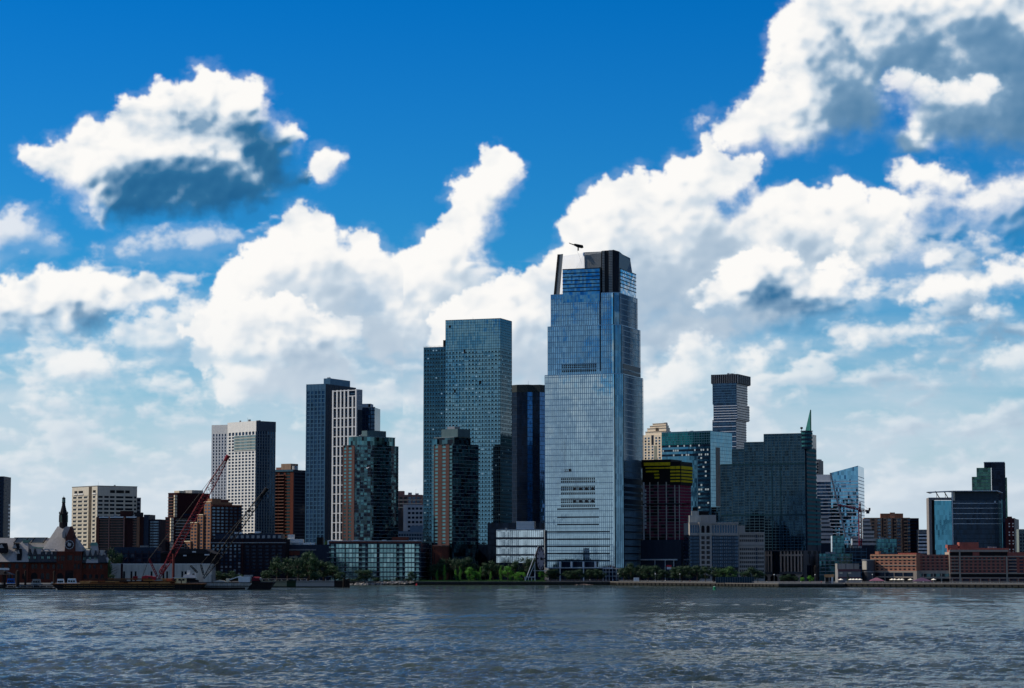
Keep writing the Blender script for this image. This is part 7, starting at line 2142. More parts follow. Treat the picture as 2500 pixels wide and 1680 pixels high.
def white_crane():
    Y = 1384
    base = at(483, 1421, Y)
    o = tag(empty('crawler_crane', base), 'white-cabbed crawler crane with a black lattice boom on the second barge', 'crane')
    P = lambda u, v, y=0: tuple(at(u, v, Y) - base + Vector((0, y, 0)))
    for y in (-2.4, 2.4):
        MB().extr_xz([(P(466, 0)[0], 0), (P(500, 0)[0], 0), (P(502, 0)[0], .7), (P(499, 0)[0], 1.3), (P(467, 0)[0], 1.3), (P(464, 0)[0], .7)], y - .55, y + .55).build('crawler_track', M_BLACK, o)
    MB().box(P(472, 0)[0], P(494, 0)[0], -1.8, 1.8, 1.0, 2.2).build('turntable', M_BLACK, o)
    MB().extr_xz([(P(465.5, 0)[0], 2.4), (P(496, 0)[0], 2.4), (P(494, 0)[0], P(0, 1403)[2]), (P(470, 0)[0], P(0, 1402.5)[2]), (P(465.5, 0)[0], P(0, 1406)[2])], -1.7, 1.7).build('machine_house', M_WHITE2, o)
    MB().box(P(486, 0)[0], P(496, 0)[0], -1.75, -.2, P(0, 1405)[2], P(0, 1398.5)[2]).build('cab', M_WHITE2, o)
    MB().box(P(487.5, 0)[0], P(493, 0)[0], -1.82, -1.7, P(0, 1403.5)[2], P(0, 1400)[2]).build('cab_window', G_WINDARK, o)
    lattice(MB(), P(497, 1412), P(651, 1193), .8, 3.0, .9, 34, r=.14).build('boom', M_BLACK, o)
    MB().tube(P(636, 1214), P(652, 1192), 1.0, 1.2, 8).build('boom_head', M_BLACK, o)
    lattice(MB(), P(482, 1398), P(465, 1381), .5, .8, .5, 6, r=.16).build('gantry_mast', M_BLACK, o)
    lattice(MB(), P(497, 1404), P(490, 1378), .5, .8, .5, 6, r=.14).build('back_stay', M_BLACK, o)
    m = MB()
    for y in (-.4, .4):
        m.tube(P(465, 1381, y), P(490, 1378, y), .06, n=4); m.tube(P(490, 1378, y), P(650, 1195, y), .05, n=4)
    m.build('pendant_lines', M_BLACK, o)
    MB().lathe([(.3, -.5), (1.3, -.3), (1.4, .5), (.3, .8)], n=10).build('sheave_block', M_BLACK, o, loc=P(608, 1248, -.4))
white_crane()

def quay_left():
    # mooring piles, each a cluster that stands in the water
    for i, (u, v1, w, Y, txt) in enumerate(((11, 1396, 7, 1430, 'leftmost thick dark mooring pile under the ferry shelter roof'), (43, 1394, 10, 1424, 'thickest dark mooring pile beside the blue boat'),
                                       (62, 1394, 5.5, 1424, 'slim dark mooring pile right of the thickest one'), (132.5, 1395, 6, 1420, 'lone dark mooring pile left of the white covered boats'))):
        r = w / 2 * Y / F
        z1 = ZW(v1, Y)
        o = tag(empty('mooring_pile', (XW(u, Y, 1415), Y, -1.5)), txt, 'mooring pile')
        MB().tube((0, 0, 0), (0, 0, z1 + 1.5), r, r * .92, 12).build('pile', M_TIMBER_DK, o)
        MB().tube((0, 0, z1 + 1.5), (0, 0, z1 + 1.9), r * .6, r * .3, 12).build('cap', M_BLACK, o)
        MB().tube((0, 0, 2.2), (0, 0, 2.7), r * 1.06, n=12).build('collar', M_GREYMETAL, o)
    # ferry shelter
    Y = 1432; b = at(8, 1424, Y)
    o = tag(empty('ferry_shelter', (b.x, Y, 0)), 'open ferry shelter with a dark hipped roof at the left edge', 'shelter')
    X = lambda u: XW(u, Y, 1410) - b.x
    Z = lambda v: ZW(v, Y)
    MB().box(X(-25), X(44), -3, 6, .5, 1.2).build('pontoon', M_TIMBER_DK, o)
    MB().prism([(X(-30), -3.5), (X(32), -3.5), (X(32), 6), (X(-30), 6)], Z(1403), Z(1391), [(X(-10), .5), (X(6), .5), (X(6), 2), (X(-10), 2)]).build('roof', M_BLACK, o)
    MB().box(X(-30), X(16), 1, 7, Z(1392), Z(1387)).build('white_fascia', M_WHITE, o)
    for u in (-12, 8, 28): MB().tube((X(u), -3, .8), (X(u), -3, Z(1402)), .25, n=8).build('post', M_BLACK, o)
    def boat(name, label, u0, u1, vt, vb, Y, hull, top, cover=False):
        bx = XW((u0 + u1) / 2, Y, 1420)
        o = tag(empty(name, (bx, Y, 0)), label, 'boat')
        X = lambda u: XW(u, Y, 1420) - bx
        L = X(u1) - X(u0); zt, zb = ZW(vt, Y), -.3
        zd = (zt + zb) * .5 + .2
        sec = [(-.5, .2), (-.35, .8), (0, 1), (.3, .85), (.5, .12)]
        mb = MB()
        n = len(sec)
        for (f, w) in sec:
            x = f * L; bw = 1.5 * w
            mb.v += [(x, -bw, zd), (x, -bw * .6, zb), (x, bw * .6, zb), (x, bw, zd)]
        for i in range(n - 1):
            for j in range(3):
                mb.f.append((i * 4 + j, i * 4 + j + 1, (i + 1) * 4 + j + 1, (i + 1) * 4 + j))
            mb.f.append((i * 4 + 3, i * 4, (i + 1) * 4, (i + 1) * 4 + 3))
        mb.f.append((0, 3, 2, 1)); q = (n - 1) * 4; mb.f.append((q, q + 1, q + 2, q + 3))
        mb.build('hull', hull, o)
        MB().prism([(-L * .38, -1.2), (L * .36, -1.2), (L * .36, 1.2), (-L * .38, 1.2)], zd, zt, [(-L * .34, -.9), (L * .28, -.9), (L * .28, .9), (-L * .34, .9)]).build('cabin' if not cover else 'cover', top, o)
        for k in (-.22, -.02, .18):
            MB().box(k * L - .5, k * L + .5, -1.22, -1.0, zd + (zt - zd) * .3, zd + (zt - zd) * .65).build('window', G_WINDARK, o)
        MB().box(-L * .48, L * .46, -1.58, -1.3, zd - .15, zd + .1).build('gunwale', M_STEEL, o)
    boat('boat', 'blue-cabined boat moored by the ferry shelter', 15, 40, 1412.5, 1425, 1428, M_HULL, stone('blue_paint', (0.02, 0.12, 0.45), rough=.5))
    boat('boat', 'left of two white covered boats moored at the timber barge', 137, 160, 1413.5, 1426, 1418, M_HULLW, M_WHITE)
    boat('boat', 'right of two white covered boats moored at the timber barge', 161, 191, 1412.5, 1426, 1420, M_HULLW, M_WHITE)
    boat('boat', 'low dark launch with a grey canopy in front of the terminal arch', 76, 104, 1414, 1427, 1425, M_HULL, M_CONC)
    p = at(85, 1429, 1418)
    o = tag(empty('floating_dock', (p.x, 1426, 0)), 'low dark floating dock in front of the terminal', 'dock')
    X = lambda u: XW(u, 1426, 1430) - p.x
    MB().box(X(14), X(160), -3, 3, -.6, .9).build('pontoon', M_HULL, o)
    for i in range(16): MB().box(X(16 + i * 9), X(24 + i * 9), -3.1, 3.1, .9, 1.1).build('deck_plank', M_CONC, o)
    for i in range(9): MB().tube((X(20 + i * 16), -2.8, 1.1), (X(20 + i * 16), -2.8, 2.0), .08, n=5).build('rail_post', M_STEEL, o)
    MB().tube((X(20), -2.8, 2.0), (X(148), -2.8, 2.0), .05, n=5).build('rail', M_STEEL, o)
    # steps and clutter on the quay
    r = random.Random(3)
    for i, (u, w, h, m, t) in enumerate(((116, 10, 1.6, M_CONC_LT, 'pale concrete block on the quay near the white boats'), (70, 16, 1.8, M_CONC, 'grey stacked decking left of the dark launch'), (206, 8, 2.2, M_CREAM, 'small cream hut at the corner of the terminal'))):
        p = at(u, 1421, 1450)
        e = tag(empty('quay_stack', (p.x, 1466 + i, GROUND)), t, 'stack')
        ww = w * 1450 / F
        for k in range(3): MB().box(-ww / 2 + k * .3, ww / 2 - k * .2, -1.2, 1.2, k * h / 3, (k + 1) * h / 3 - .06).build('slab', m, e)
quay_left()

def breakwater():
    Y = 1508
    x0, x1 = XW(636, Y, 1425), XW(854, Y, 1425)
    o = tag(empty('breakwater', ((x0 + x1) / 2, Y, 0)), 'weathered plank breakwater ending in a dark pile cluster', 'breakwater')
    c = o.location.x
    X = lambda u: XW(u, Y, 1425) - c
    zt = ZW(1417.5, Y)
    MB().box(X(636), X(836), .2, 3.0, -1.5, zt - .3).build('fill', M_TIMBER_DK, o)
    tan = stone('tan_plank', (0.34, 0.31, 0.20), var=.4, dirt=.6, scale=.8); pale = stone('pale_plank', (0.40, 0.37, 0.34), var=.4, dirt=.6, scale=.8)
    dkg = stone('algae_plank', (0.03, 0.06, 0.03), var=.5); r = random.Random(6)
    for a, b, m in ((636, 700, tan), (700, 722.5, dkg), (722.5, 816, pale), (816, 836, M_TIMBER_DK)):
        n = int((b - a) / 3.2)
        for i in range(n):
            ua, ub = a + (b - a) * i / n, a + (b - a) * (i + 1) / n
            pane('plank', X(ub) - X(ua) - .10, .28, zt + 1.2 + r.uniform(-.25, .25), m, o, ((X(ua) + X(ub)) / 2, -.1 + r.uniform(-.05, .05), -1.2))
    MB().box(X(636), X(816), -.35, -.12, zt - 1.0, zt - .7).build('waling', M_TIMBER_DK, o)
    MB().box(X(636), X(816), -.30, -.10, -.3, .7).build('tide_band', stone('weed', (0.018, 0.022, 0.014)), o)
    for i in range(7):
        u = 839 + (i % 4) * 4.4; y = -.6 + (i // 4) * 1.6
        MB().tube((X(u), y, -1.5), (X(u) + .1, y, ZW(1411 + (i * 7 % 4), Y)), .55, .5, 9).build('pile', M_TIMBER_DK, o)
    for i in range(12):
        MB().tube((X(640 + i * 15.5), .5, zt - .3), (X(640 + i * 15.5), .5, zt + 1.0), .06, n=4).build('rail_post', M_STEEL, o)
    MB().tube((X(638), .5, zt + 1.0), (X(748), .5, zt + 1.0), .04, n=4).build('rail', M_STEEL, o)
    # riprap between breakwater and park
    r = random.Random(9); mb = MB()
    for k in range(420):
        u = r.uniform(840, 1020); Yr = 1690 + (u - 850) * .12 - r.uniform(2, 13)
        s = r.uniform(.4, 1.3); x = XW(u, Yr, 1425); z = -.3 + (Yr - 1680) * .10 + r.uniform(0, .5)
        pts = [(x + s * r.uniform(-1, 1), Yr + s * r.uniform(-1, 1), z + s * .8 * r.uniform(-1, 1)) for _ in range(6)]
        n = len(mb.v); mb.v += pts
        for f in ((0, 1, 2), (0, 2, 3), (0, 3, 4), (0, 4, 1), (5, 2, 1), (5, 3, 2), (5, 4, 3), (5, 1, 4)): mb.f.append(tuple(n + q for q in f))
    q = mb.build('riprap', stone('riprap_stone', (0.34, 0.32, 0.30), var=.4), None, 'stuff'); tag(q, 'grey riprap boulders along the cove below the residential block', 'rocks')
    mb = MB()
    for k in range(60):
        u = r.gauss(1424, 11); Yr = 1683 + r.uniform(-1, 3); s = r.uniform(.3, .8); x = XW(u, Yr, 1428); z = .5 * math.exp(-((u - 1424) / 14) ** 2) + r.uniform(-.2, .1)
        pts = [(x + s * r.uniform(-1.4, 1.4), Yr + s * r.uniform(-1, 1), z + s * .4 * r.uniform(-1, 1)) for _ in range(6)]
        n = len(mb.v); mb.v += pts
        for f in ((0, 1, 2), (0, 2, 3), (0, 3, 4), (0, 4, 1), (5, 2, 1), (5, 3, 2), (5, 4, 3), (5, 1, 4)): mb.f.append(tuple(n + q for q in f))
    q = mb.build('shingle_bank', stone('pink_stone', (0.36, 0.28, 0.25), var=.3), None, 'stuff'); tag(q, 'low pinkish shingle bank at the foot of the tallest tower', 'rocks')
breakwater()

# ---- big tilted riverside clock
def riverside_clock():
    Y = 1704
    c = at(1318.5, 1364, Y); R = 30.5 * Y / F
    o = tag(empty('riverside_clock', (c.x, Y, GROUND)), 'huge octagonal clock seen edge-on, propped on a steel frame by the park', 'clock')
    n = Vector((.935, -.355, 0)).normalized(); s = Vector((n.y, -n.x, 0)); s = -s if s.x < 0 else s
    cz = c.z - GROUND
    P = lambda a, r_, d=0: (s * (math.sin(a) * r_) + Vector((0, 0, math.cos(a) * r_)) + n * d + Vector((0, 0, cz)))
    def disc(r_, d0, d1, k, off):
        mb = MB()
        mb.v = [tuple(P(2 * math.pi * i / k + off, r_, d0)) for i in range(k)] + [tuple(P(2 * math.pi * i / k + off, r_, d1)) for i in range(k)]
        mb.f = [tuple(range(k - 1, -1, -1)), tuple(range(k, 2 * k))] + [(i, (i + 1) % k, k + (i + 1) % k, k + i) for i in range(k)]
        return mb
    disc(R, -.5, .5, 8, math.pi / 8).build('rim', M_BLACK, o)
    disc(R * .88, .3, .62, 32, 0).build('face', stone('clock_pink', (0.44, 0.38, 0.40), var=.1), o)
    for h in range(12):
        a = h * math.pi / 6
        MB().tube(P(a, R * .64, .7), P(a, R * .86, .7), .32 if h % 3 else .5, n=4).build('hour_mark', M_BLACK, o)
    for a, L in ((math.radians(88), .5), (math.radians(100), .72)):
        MB().tube(P(a + math.pi, R * .1, .95), P(a, R * L, .95), .42, .2, 4).build('hand', M_BLACK, o)
    disc(R * .12, .6, 1.05, 12, 0).build('hub', M_BLACK, o)
    X = lambda u: XW(u, Y, 1390) - c.x
    Z = lambda v: ZW(v, Y) - GROUND
    for y in (-1.5, 1.5):
        MB().tube((X(1314), y, Z(1334)), (X(1282), y, 0.2), .32, n=6).build('strut', M_STEEL, o)
        MB().tube((X(1312), y, Z(1362)), (X(1291), y, Z(1409)), .25, n=6).build('strut', M_STEEL, o)
        for u in (1282, 1290, 1298, 1306): MB().tube((X(u), y, 0), (X(u), y, Z(1409)), .22, n=6).build('leg', M_STEEL, o)
        MB().tube((X(1306), y, 0), (X(1306), y, Z(1372)), .3, n=6).build('strut', M_STEEL, o)
    MB().box(X(1280), X(1307), -1.9, 1.9, Z(1409.5), Z(1408.2)).build('platform', M_STEEL, o)
    MB().box(X(1302), X(1335), -1.5, -1.2, Z(1394), Z(1393)).build('catwalk', M_STEEL, o)
riverside_clock()

# ---- esplanade furniture
def esplanade():
    r = random.Random(5)
    # railings along the shore, one thing per straight run
    runs = [(1340, 1490, 1692, 'railing on the seawall below the tallest tower'), (1512, 1742, None, 'railing along the tree-shaded esplanade right of the tallest tower'), (1838, 2056, None, 'railing along the esplanade under the peach colonnade'), (2064, 2500, None, 'railing along the hotel pier at the right')]
    for a, b, Y0, t in runs:
        def pt(u):
            for (p, q) in zip(SH[:-1], SH[1:]):
                k = K(u, 1425); dx, dy = q[0] - p[0], q[1] - p[1]; den = dx - k * dy
                if abs(den) < 1e-9: continue
                s = (k * p[1] - p[0]) / den
                if 0 <= s <= 1: return Vector((p[0] + dx * s, p[1] + dy * s + .9, GROUND))
            return Vector((XW(u, 1650), 1650, GROUND))
        A = pt(a)
        o = tag(empty('railing', A), 'grey steel ' + t, 'railing')
        n = max(8, int((b - a) / 9)); pts = [pt(a + (b - a) * i / n) - A for i in range(n + 1)]
        for i in range(n):
            MB().tube(pts[i] + Vector((0, 0, .1)), pts[i] + Vector((0, 0, 1.25)), .07, n=4).build('post', M_GREYMETAL, o)
            m = MB()
            for z in (.5, .85, 1.22): m.tube(pts[i] + Vector((0, 0, z)), pts[i + 1] + Vector((0, 0, z)), .035, n=4, cap=False)
            m.build('rails', M_GREYMETAL, o)
    # parasols
    white = stone('parasol_canvas', (0.80, 0.72, 0.58), var=.05, dirt=.05)
    us = [2052.7, 2076.7, 2083.6, 2091.8, 2099.4, 2178, 2184.8, 2195, 2202, 2222.6, 2279.4]
    words = ['lone white parasol in front of the pink pavilion', 'leftmost of four white parasols before the pavilion', 'second of four white parasols before the pavilion', 'third of four white parasols before the pavilion', 'rightmost of four white parasols before the pavilion',
             'first of four white parasols right of the smaller plum tent', 'second of four white parasols right of the smaller plum tent', 'third of four white parasols right of the smaller plum tent', 'last of four white parasols right of the smaller plum tent', 'single white parasol just left of the larger plum tent', 'single white parasol just right of the larger plum tent']
    proto = None
    for i, u in enumerate(us):
        Y = 1572 if u < 2120 else 1548
        p = at(u, 1416, Y)
        zt = ZW(1412.6, Y) - GROUND; zb = ZW(1416, Y) - GROUND
        o = tag(empty('parasol', (p.x, Y, GROUND)), words[i], 'parasol', 'white parasols on the esplanade')
        R = 1.75
        MB().lathe([(R, zb), (R * .98, zb + .12), (R * .45, zb + (zt - zb) * .6), (.06, zt)], n=8).build('canopy', white, o)
        MB().tube((0, 0, 0), (0, 0, zt), .05, n=6).build('pole', M_GREYMETAL, o)
        MB().tube((0, 0, 0), (0, 0, .12), .35, n=10).build('base', M_CONC, o)
    plum = stone('plum_canvas', (0.30, 0.13, 0.18), var=.08, dirt=.1); plum2 = stone('violet_canvas', (0.13, 0.075, 0.13), var=.08, dirt=.1)
    for u, w, vt, vb, m, t in ((2142, 35, 1410.5, 1418, plum, 'smaller dusky plum tent behind the esplanade railing'), (2253, 46, 1410.5, 1419, plum2, 'larger dark violet tent in front of the brick hotel')):
        Y = 1552; p = at(u, 1416, Y); hw = w / 2 * Y / F; zt, zb = ZW(vt, Y) - GROUND, ZW(vb, Y) - GROUND
        o = tag(empty('tent', (p.x, Y + 3, GROUND)), t, 'tent')
        MB().prism([(-hw, -3.2), (hw, -3.2), (hw, 3.2), (-hw, 3.2)], zb, zt, [(-hw * .12, -.3), (hw * .12, -.3), (hw * .12, .3), (-hw * .12, .3)]).build('roof', m, o)
        for x in (-hw + .2, -hw * .35, hw * .35, hw - .2):
            for y in (-3, 3): MB().tube((x, y, 0), (x, y, zb), .08, n=6).build('pole', M_GREYMETAL, o)
        MB().box(-hw, hw, -3.25, -3.15, zb - .35, zb).build('valance', m, o)
    # teal hoarding, notice board, awning, pier deck
    Y = 1588; a, b = XW(1743, Y, 1415), XW(1836, Y, 1415)
    o = tag(empty('hoarding', ((a + b) / 2, Y - 14, GROUND)), 'long dark teal hoarding at the water edge under the stone office', 'fence')
    n = 16
    for i in range(n): pane('panel', (b - a) / n - .06, .15, ZW(1408.5, Y) - GROUND, stone('teal_board', (0.02, 0.055, 0.08), var=.2), o, (a - (a + b) / 2 + (b - a) * (i + .5) / n, 0, 0))
    for i in range(n + 1): pane('post', .12, .2, ZW(1408, Y) - GROUND, M_GREYMETAL, o, (a - (a + b) / 2 + (b - a) * i / n, -.05, 0))
    Y = 1664; p = at(1553.5, 1414, Y)
    o = tag(empty('notice_board', (p.x, Y, GROUND)), 'white notice board on the esplanade right of the tallest tower', 'sign')
    for x in (-1.25, 0, 1.25): MB().box(x - .58, x + .58, -.08, .08, .5, 3.0).build('panel', M_WHITE, o)
    for x in (-1.9, 1.9): MB().tube((x, .12, 0), (x, .12, 3.0), .07, n=6).build('post', M_GREYMETAL, o)
    Y = 1742; p = at(1632, 1384, Y)
    o = tag(empty('awning', (p.x, Y - 6, GROUND)), 'small red and white awning under the netted tower canopy', 'awning')
    z1, z0 = ZW(1379.5, Y) - GROUND, ZW(1384, Y) - GROUND
    MB().prism([(-2.0, -1.2), (2.0, -1.2), (2.0, 1), (-2.0, 1)], z0, z1, [(-1.7, .6), (1.7, .6), (1.7, 1), (-1.7, 1)]).build('canvas', stone('awning_red', (0.62, 0.05, 0.06)), o)
    MB().box(-1.6, 1.6, -.9, .8, ZW(1390, Y) - GROUND, z0).build('hood', M_WHITE, o)
    for x in (-1.4, 1.4): MB().tube((x, 0, 0), (x, 0, z0), .08, n=6).build('post', M_GREYMETAL, o)
    # buoys
    Y = 1372; p = at(1744.5, 1436, Y)
    o = tag(empty('buoy', (p.x, Y, 0)), 'green can buoy floating off the esplanade', 'buoy')
    MB().lathe([(.85, -.5), (.95, .1), (.78, .3), (.80, 1.7), (.70, 1.75)], n=14).build('can', stone('buoy_green', (0.02, 0.30, 0.13), var=.15), o)
    MB().lathe([(.62, 1.75), (.62, 2.0), (.2, 2.15)], n=12).build('cap', stone('buoy_cap', (0.35, 0.5, 0.4)), o)
    MB().tube((0, 0, 2.1), (0, 0, 2.5), .06, n=6).build('lamp', M_BLACK, o)
    Y = 1655; p = at(1017, 1427, Y)
    o = tag(empty('buoy', (p.x, Y, 0)), 'small red buoy near the left end of the park seawall', 'buoy')
    MB().lathe([(.45, -.3), (.6, .2), (.45, .7), (.15, 1.3), (.1, 1.6)], n=12).build('float', stone('buoy_red', (0.7, 0.05, 0.07)), o)
    MB().tube((0, 0, 1.5), (0, 0, 1.9), .05, n=6).build('lamp', M_BLACK, o)
    # lamp posts
    for i, (u, Y, t) in enumerate(((1509, 1672, 'street lamp at the corner of the seawall beside the tallest tower'), (1600, 1640, 'street lamp under the trees below the netted tower'), (1660, 1622, 'street lamp under the trees left of the stone office'), (1890, 1530, 'street lamp in front of the peach colonnade'), (1990, 1522, 'street lamp left of the orange kiosk'), (2130, 1546, 'street lamp between the pavilion parasols and the plum tent'))):
        o = tag(empty('street_lamp', (XW(u, Y, 1410), Y, GROUND)), t, 'street lamp', 'esplanade street lamps')
        MB().tube((0, 0, 0), (0, 0, 5.2), .09, .06, 6).build('post', M_GREYMETAL, o)
        MB().lathe([(.1, 5.2), (.32, 5.4), (.34, 5.75), (.1, 6.0)], n=8).build('lantern', M_WHITE, o)
        MB().tube((0, 0, 0), (0, 0, .5), .2, .14, 8).build('base', M_GREYMETAL, o)
esplanade()

# ---- red tower crane behind
def tower_crane():
    Y = 1965
    b = at(2100.5, 1330, Y)
    o = tag(empty('tower_crane', (b.x, Y, GROUND)), 'dark red tower crane with its jib pointing left before the slant-roofed tower', 'crane')
    Z = lambda v: ZW(v, Y) - GROUND
    X = lambda u: XW(u, Y, 1250) - b.x
    m = stone('tower_crane_red', (0.26, 0.02, 0.05), var=.2)
    lattice(MB(), (0, 0, -1), (0, 0, Z(1246)), 2.0, 2.0, 2.0, 26, r=.26).build('mast', m, o)
    lattice(MB(), (X(2099), 0, Z(1244)), (X(2046), 0, Z(1233)), 1.2, 1.2, .7, 16, r=.24).build('jib', m, o)
    lattice(MB(), (X(2102), 0, Z(1246)), (X(2124), 0, Z(1248)), 1.2, 1.2, 1.0, 7, r=.18).build('counter_jib', m, o)
    MB().box(X(2115), X(2122), -1.2, 1.2, Z(1254), Z(1246)).build('counterweight', M_NAVYPANEL, o)
    MB().box(X(2121), X(2125), -.8, .8, Z(1247), Z(1240)).build('winch_house', M_BLACK, o)
    lattice(MB(), (0, 0, Z(1246)), (X(2100), 0, Z(1226)), 1.4, 1.1, .5, 6, r=.22).build('tower_head', m, o)
    MB().box(-1.6, .2, -1.6, -.3, Z(1250), Z(1244)).build('cab', m, o)
    mm = MB(); mm.tube((X(2100), 0, Z(1226)), (X(2062), 0, Z(1236)), .07, n=4); mm.tube((X(2100), 0, Z(1226)), (X(2123), 0, Z(1247)), .07, n=4)
    mm.build('pendant_lines', M_BLACK, o)
tower_crane()

# ---- gull
def gull():
    Y = 310.0; p = at(896.5, 1143, Y)
    o = tag(empty('gull', p), 'white gull gliding in front of the rounded teal tower', 'bird')
    gm = stone('gull_white', (0.80, 0.80, 0.80), var=.05, dirt=0, streak=False); gw = stone('gull_wing', (0.42, 0.46, 0.48), var=.05, dirt=0, streak=False)
    prof = [(-.20, .01), (-.14, .035), (-.04, .06), (.06, .058), (.12, .04), (.17, .035), (.20, .012)]
    mb = MB()
    for (x, rr) in prof:
        for i in range(8):
            a = 2 * math.pi * i / 8; mb.v.append((x, rr * math.cos(a), rr * math.sin(a) * .9 + (.02 if x > .1 else 0)))
    for q in range(len(prof) - 1):
        for i in range(8):
            j = (i + 1) % 8; mb.f.append((q * 8 + i, q * 8 + j, (q + 1) * 8 + j, (q + 1) * 8 + i))
    mb.f.append(tuple(range(7, -1, -1))); mb.f.append(tuple(range(48, 56)))
    b = mb.build('body', gm, o, smooth=True); 
    for sgn, (tx, tz) in ((-1, (-.02, .26)), (1, (.02, .22))):
        w = MB()
        R = [(0.08, 0.03 * sgn, .03), (-.08, .03 * sgn, .03), (.06, .22 * sgn, tz * .75), (-.07, .22 * sgn, tz * .75), (-.03 + tx, .50 * sgn, tz), (-.10 + tx, .48 * sgn, tz)]
        n = len(R); w.v = R + [(x, y, z - .012) for x, y, z in R]
        w.f = [(0, 2, 3, 1), (2, 4, 5, 3), (6, 7, 9, 8), (8, 9, 11, 10), (0, 6, 8, 2), (2, 8, 10, 4), (1, 3, 9, 7), (3, 5, 11, 9), (4, 10, 11, 5)]
        w.build('wing', gw, o)
    MB().prism([(-.20, -.012), (-.20, .012), (-.30, .05), (-.30, -.05)][::-1], -.004, .006).build('tail', gm, o)
    MB().tube((.20, 0, .02), (.25, 0, .01), .012, .003, 5).build('beak', M_YEL, o)
    o.rotation_euler = (math.radians(12), math.radians(-6), math.radians(125))
gull()
# ------------------------------------------------------------------ trees, shrubs, grass
def leaf_mat(name, c0, c1, trans=.25):
    m, t, b = new_mat(name)
    oi = t.n('ShaderNodeObjectInfo'); tc = t.n('ShaderNodeTexCoord')
    n = t.noise(tc.outputs['Object'], 1.3, 3, .6).outputs['Fac']
    f = t.math('MULTIPLY_ADD', oi.outputs['Random'], .5, t.math('MULTIPLY_ADD', n, 1.1, -.3), clamp=True)
    col = t.mix(f, c0, c1)
    t.link(col, b.inputs['Base Color']); b.inputs['Roughness'].default_value = .6
    b.inputs['Specular IOR Level'].default_value = .25
    tr = t.n('ShaderNodeBsdfTranslucent'); t.link(col, tr.inputs['Color'])
    ms = t.n('ShaderNodeMixShader'); ms.inputs[0].default_value = trans
    t.link(b.outputs[0], ms.inputs[1]); t.link(tr.outputs[0], ms.inputs[2])
    t.link(ms.outputs[0], t.t.nodes['Material Output'].inputs['Surface'])
    return m
LEAF_DK = leaf_mat('dark_foliage', (0.012, 0.034, 0.018), (0.030, 0.070, 0.026))
LEAF_MD = leaf_mat('mid_foliage', (0.020, 0.060, 0.020), (0.055, 0.130, 0.030))
LEAF_LT = leaf_mat('bright_foliage', (0.035, 0.150, 0.022), (0.130, 0.330, 0.040), .4)
M_BARK = stone('bark', (0.09, 0.065, 0.05), var=.3)
_tree_mesh = {}
def crown_mesh(kind, seed):
    key = (kind, seed)
    if key in _tree_mesh: return _tree_mesh[key]
    rg = np.random.RandomState(seed)
    # unit crown: height 1, half-width about .5; lobes then leaf-sized faces spread through them
    lobes = []
    n = {'round': 16, 'column': 9, 'loose': 12, 'shrub': 9}[kind]
    for i in range(n):
        if kind == 'column':
            z = (i + .5) / n; w = .34 * (1 - abs(z - .42) * 1.15); lobes.append((rg.normal(0, .07), rg.normal(0, .07), z, max(.08, w * .8), .13))
        elif kind == 'shrub':
            a = rg.rand() * 6.28; d = rg.rand() ** .5 * .42; lobes.append((d * math.cos(a), d * math.sin(a), .15 + .5 * rg.rand() * (1 - d), .22 + .1 * rg.rand(), .22))
        else:
            a = rg.rand() * 6.28; z = rg.rand(); d = (.40 if kind == 'round' else .46) * math.sqrt(rg.rand()) * math.sqrt(max(.05, 1 - (2 * z - .85) ** 2 * .8))
            lobes.append((d * math.cos(a), d * math.sin(a), .14 + .72 * z, .13 + .11 * rg.rand(), .10 + .07 * rg.rand()))
    per = 190 if kind in ('round', 'loose') else 150
    V, Fc = [], []
    for (x, y, z, r, rz) in lobes:
        for k in range(per):
            d = rg.normal(size=3); d /= np.linalg.norm(d); q = rg.rand() ** .35
            p = np.array([x, y, z]) + d * np.array([r, r, rz]) * q * (1 + .25 * rg.normal())
            if p[2] < .02: p[2] = .02
            s = .020 + .018 * rg.rand()
            u = rg.normal(size=3); u -= d * u.dot(d) * .6; u /= np.linalg.norm(u); w = np.cross(d, u)
            i = len(V); V += [tuple(p - u * s), tuple(p + w * s * .6), tuple(p + u * s), tuple(p - w * s * .6)]
            Fc.append((i, i + 1, i + 2, i + 3))
    me = bpy.data.meshes.new('crown'); me.from_pydata(V, [], Fc); me.update()
    _tree_mesh[key] = me
    return me
def trunk_mesh(seed):
    key = ('trunk', seed)
    if key in _tree_mesh: return _tree_mesh[key]
    r = random.Random(seed); mb = MB()
    mb.tube((0, 0, 0), (.01, 0, .35), .035, .026, 7); mb.tube((.01, 0, .35), (0, .01, .7), .026, .010, 6)
    for i in range(6):
        a = r.uniform(0, 6.28); z = r.uniform(.26, .55); L = r.uniform(.22, .36)
        mb.tube((0, 0, z), (math.cos(a) * L, math.sin(a) * L, z + r.uniform(.12, .26)), .014, .004, 5)
    me = mb.mesh('trunk', M_BARK); _tree_mesh[key] = me
    return me
_cm = {}
def tree(label, u, v_top, Y, wpx, mat, kind='round', seed=1, group=None, name=None, cat='tree', v_base=None, trunk=.14):
    p = Vector((XW(u, Y, 1400), Y, GROUND))
    h = ZW(v_top, Y) - GROUND; w = wpx * Y / F
    o = tag(empty(name or ('shrub' if kind == 'shrub' else 'tree'), p), label, cat, group)
    key = (kind, seed % 5, mat.name)
    me = _cm.get(key)
    if me is None:
        me = crown_mesh(kind, seed % 5).copy(); me.materials.append(mat); _cm[key] = me
    c = bpy.data.objects.new('crown', me); COL.objects.link(c); c.parent = o
    t0 = trunk if kind not in ('shrub', 'column') else .02
    c.location = (0, 0, h * t0); c.scale = (w * 1.12, w * 1.12, h * (1 - t0) * 1.10); c.rotation_euler = (0, 0, seed * 1.7)
    t = bpy.data.objects.new('trunk', trunk_mesh(seed % 3)); COL.objects.link(t); t.parent = o
    t.scale = (h, h, h * .95); 
    return o
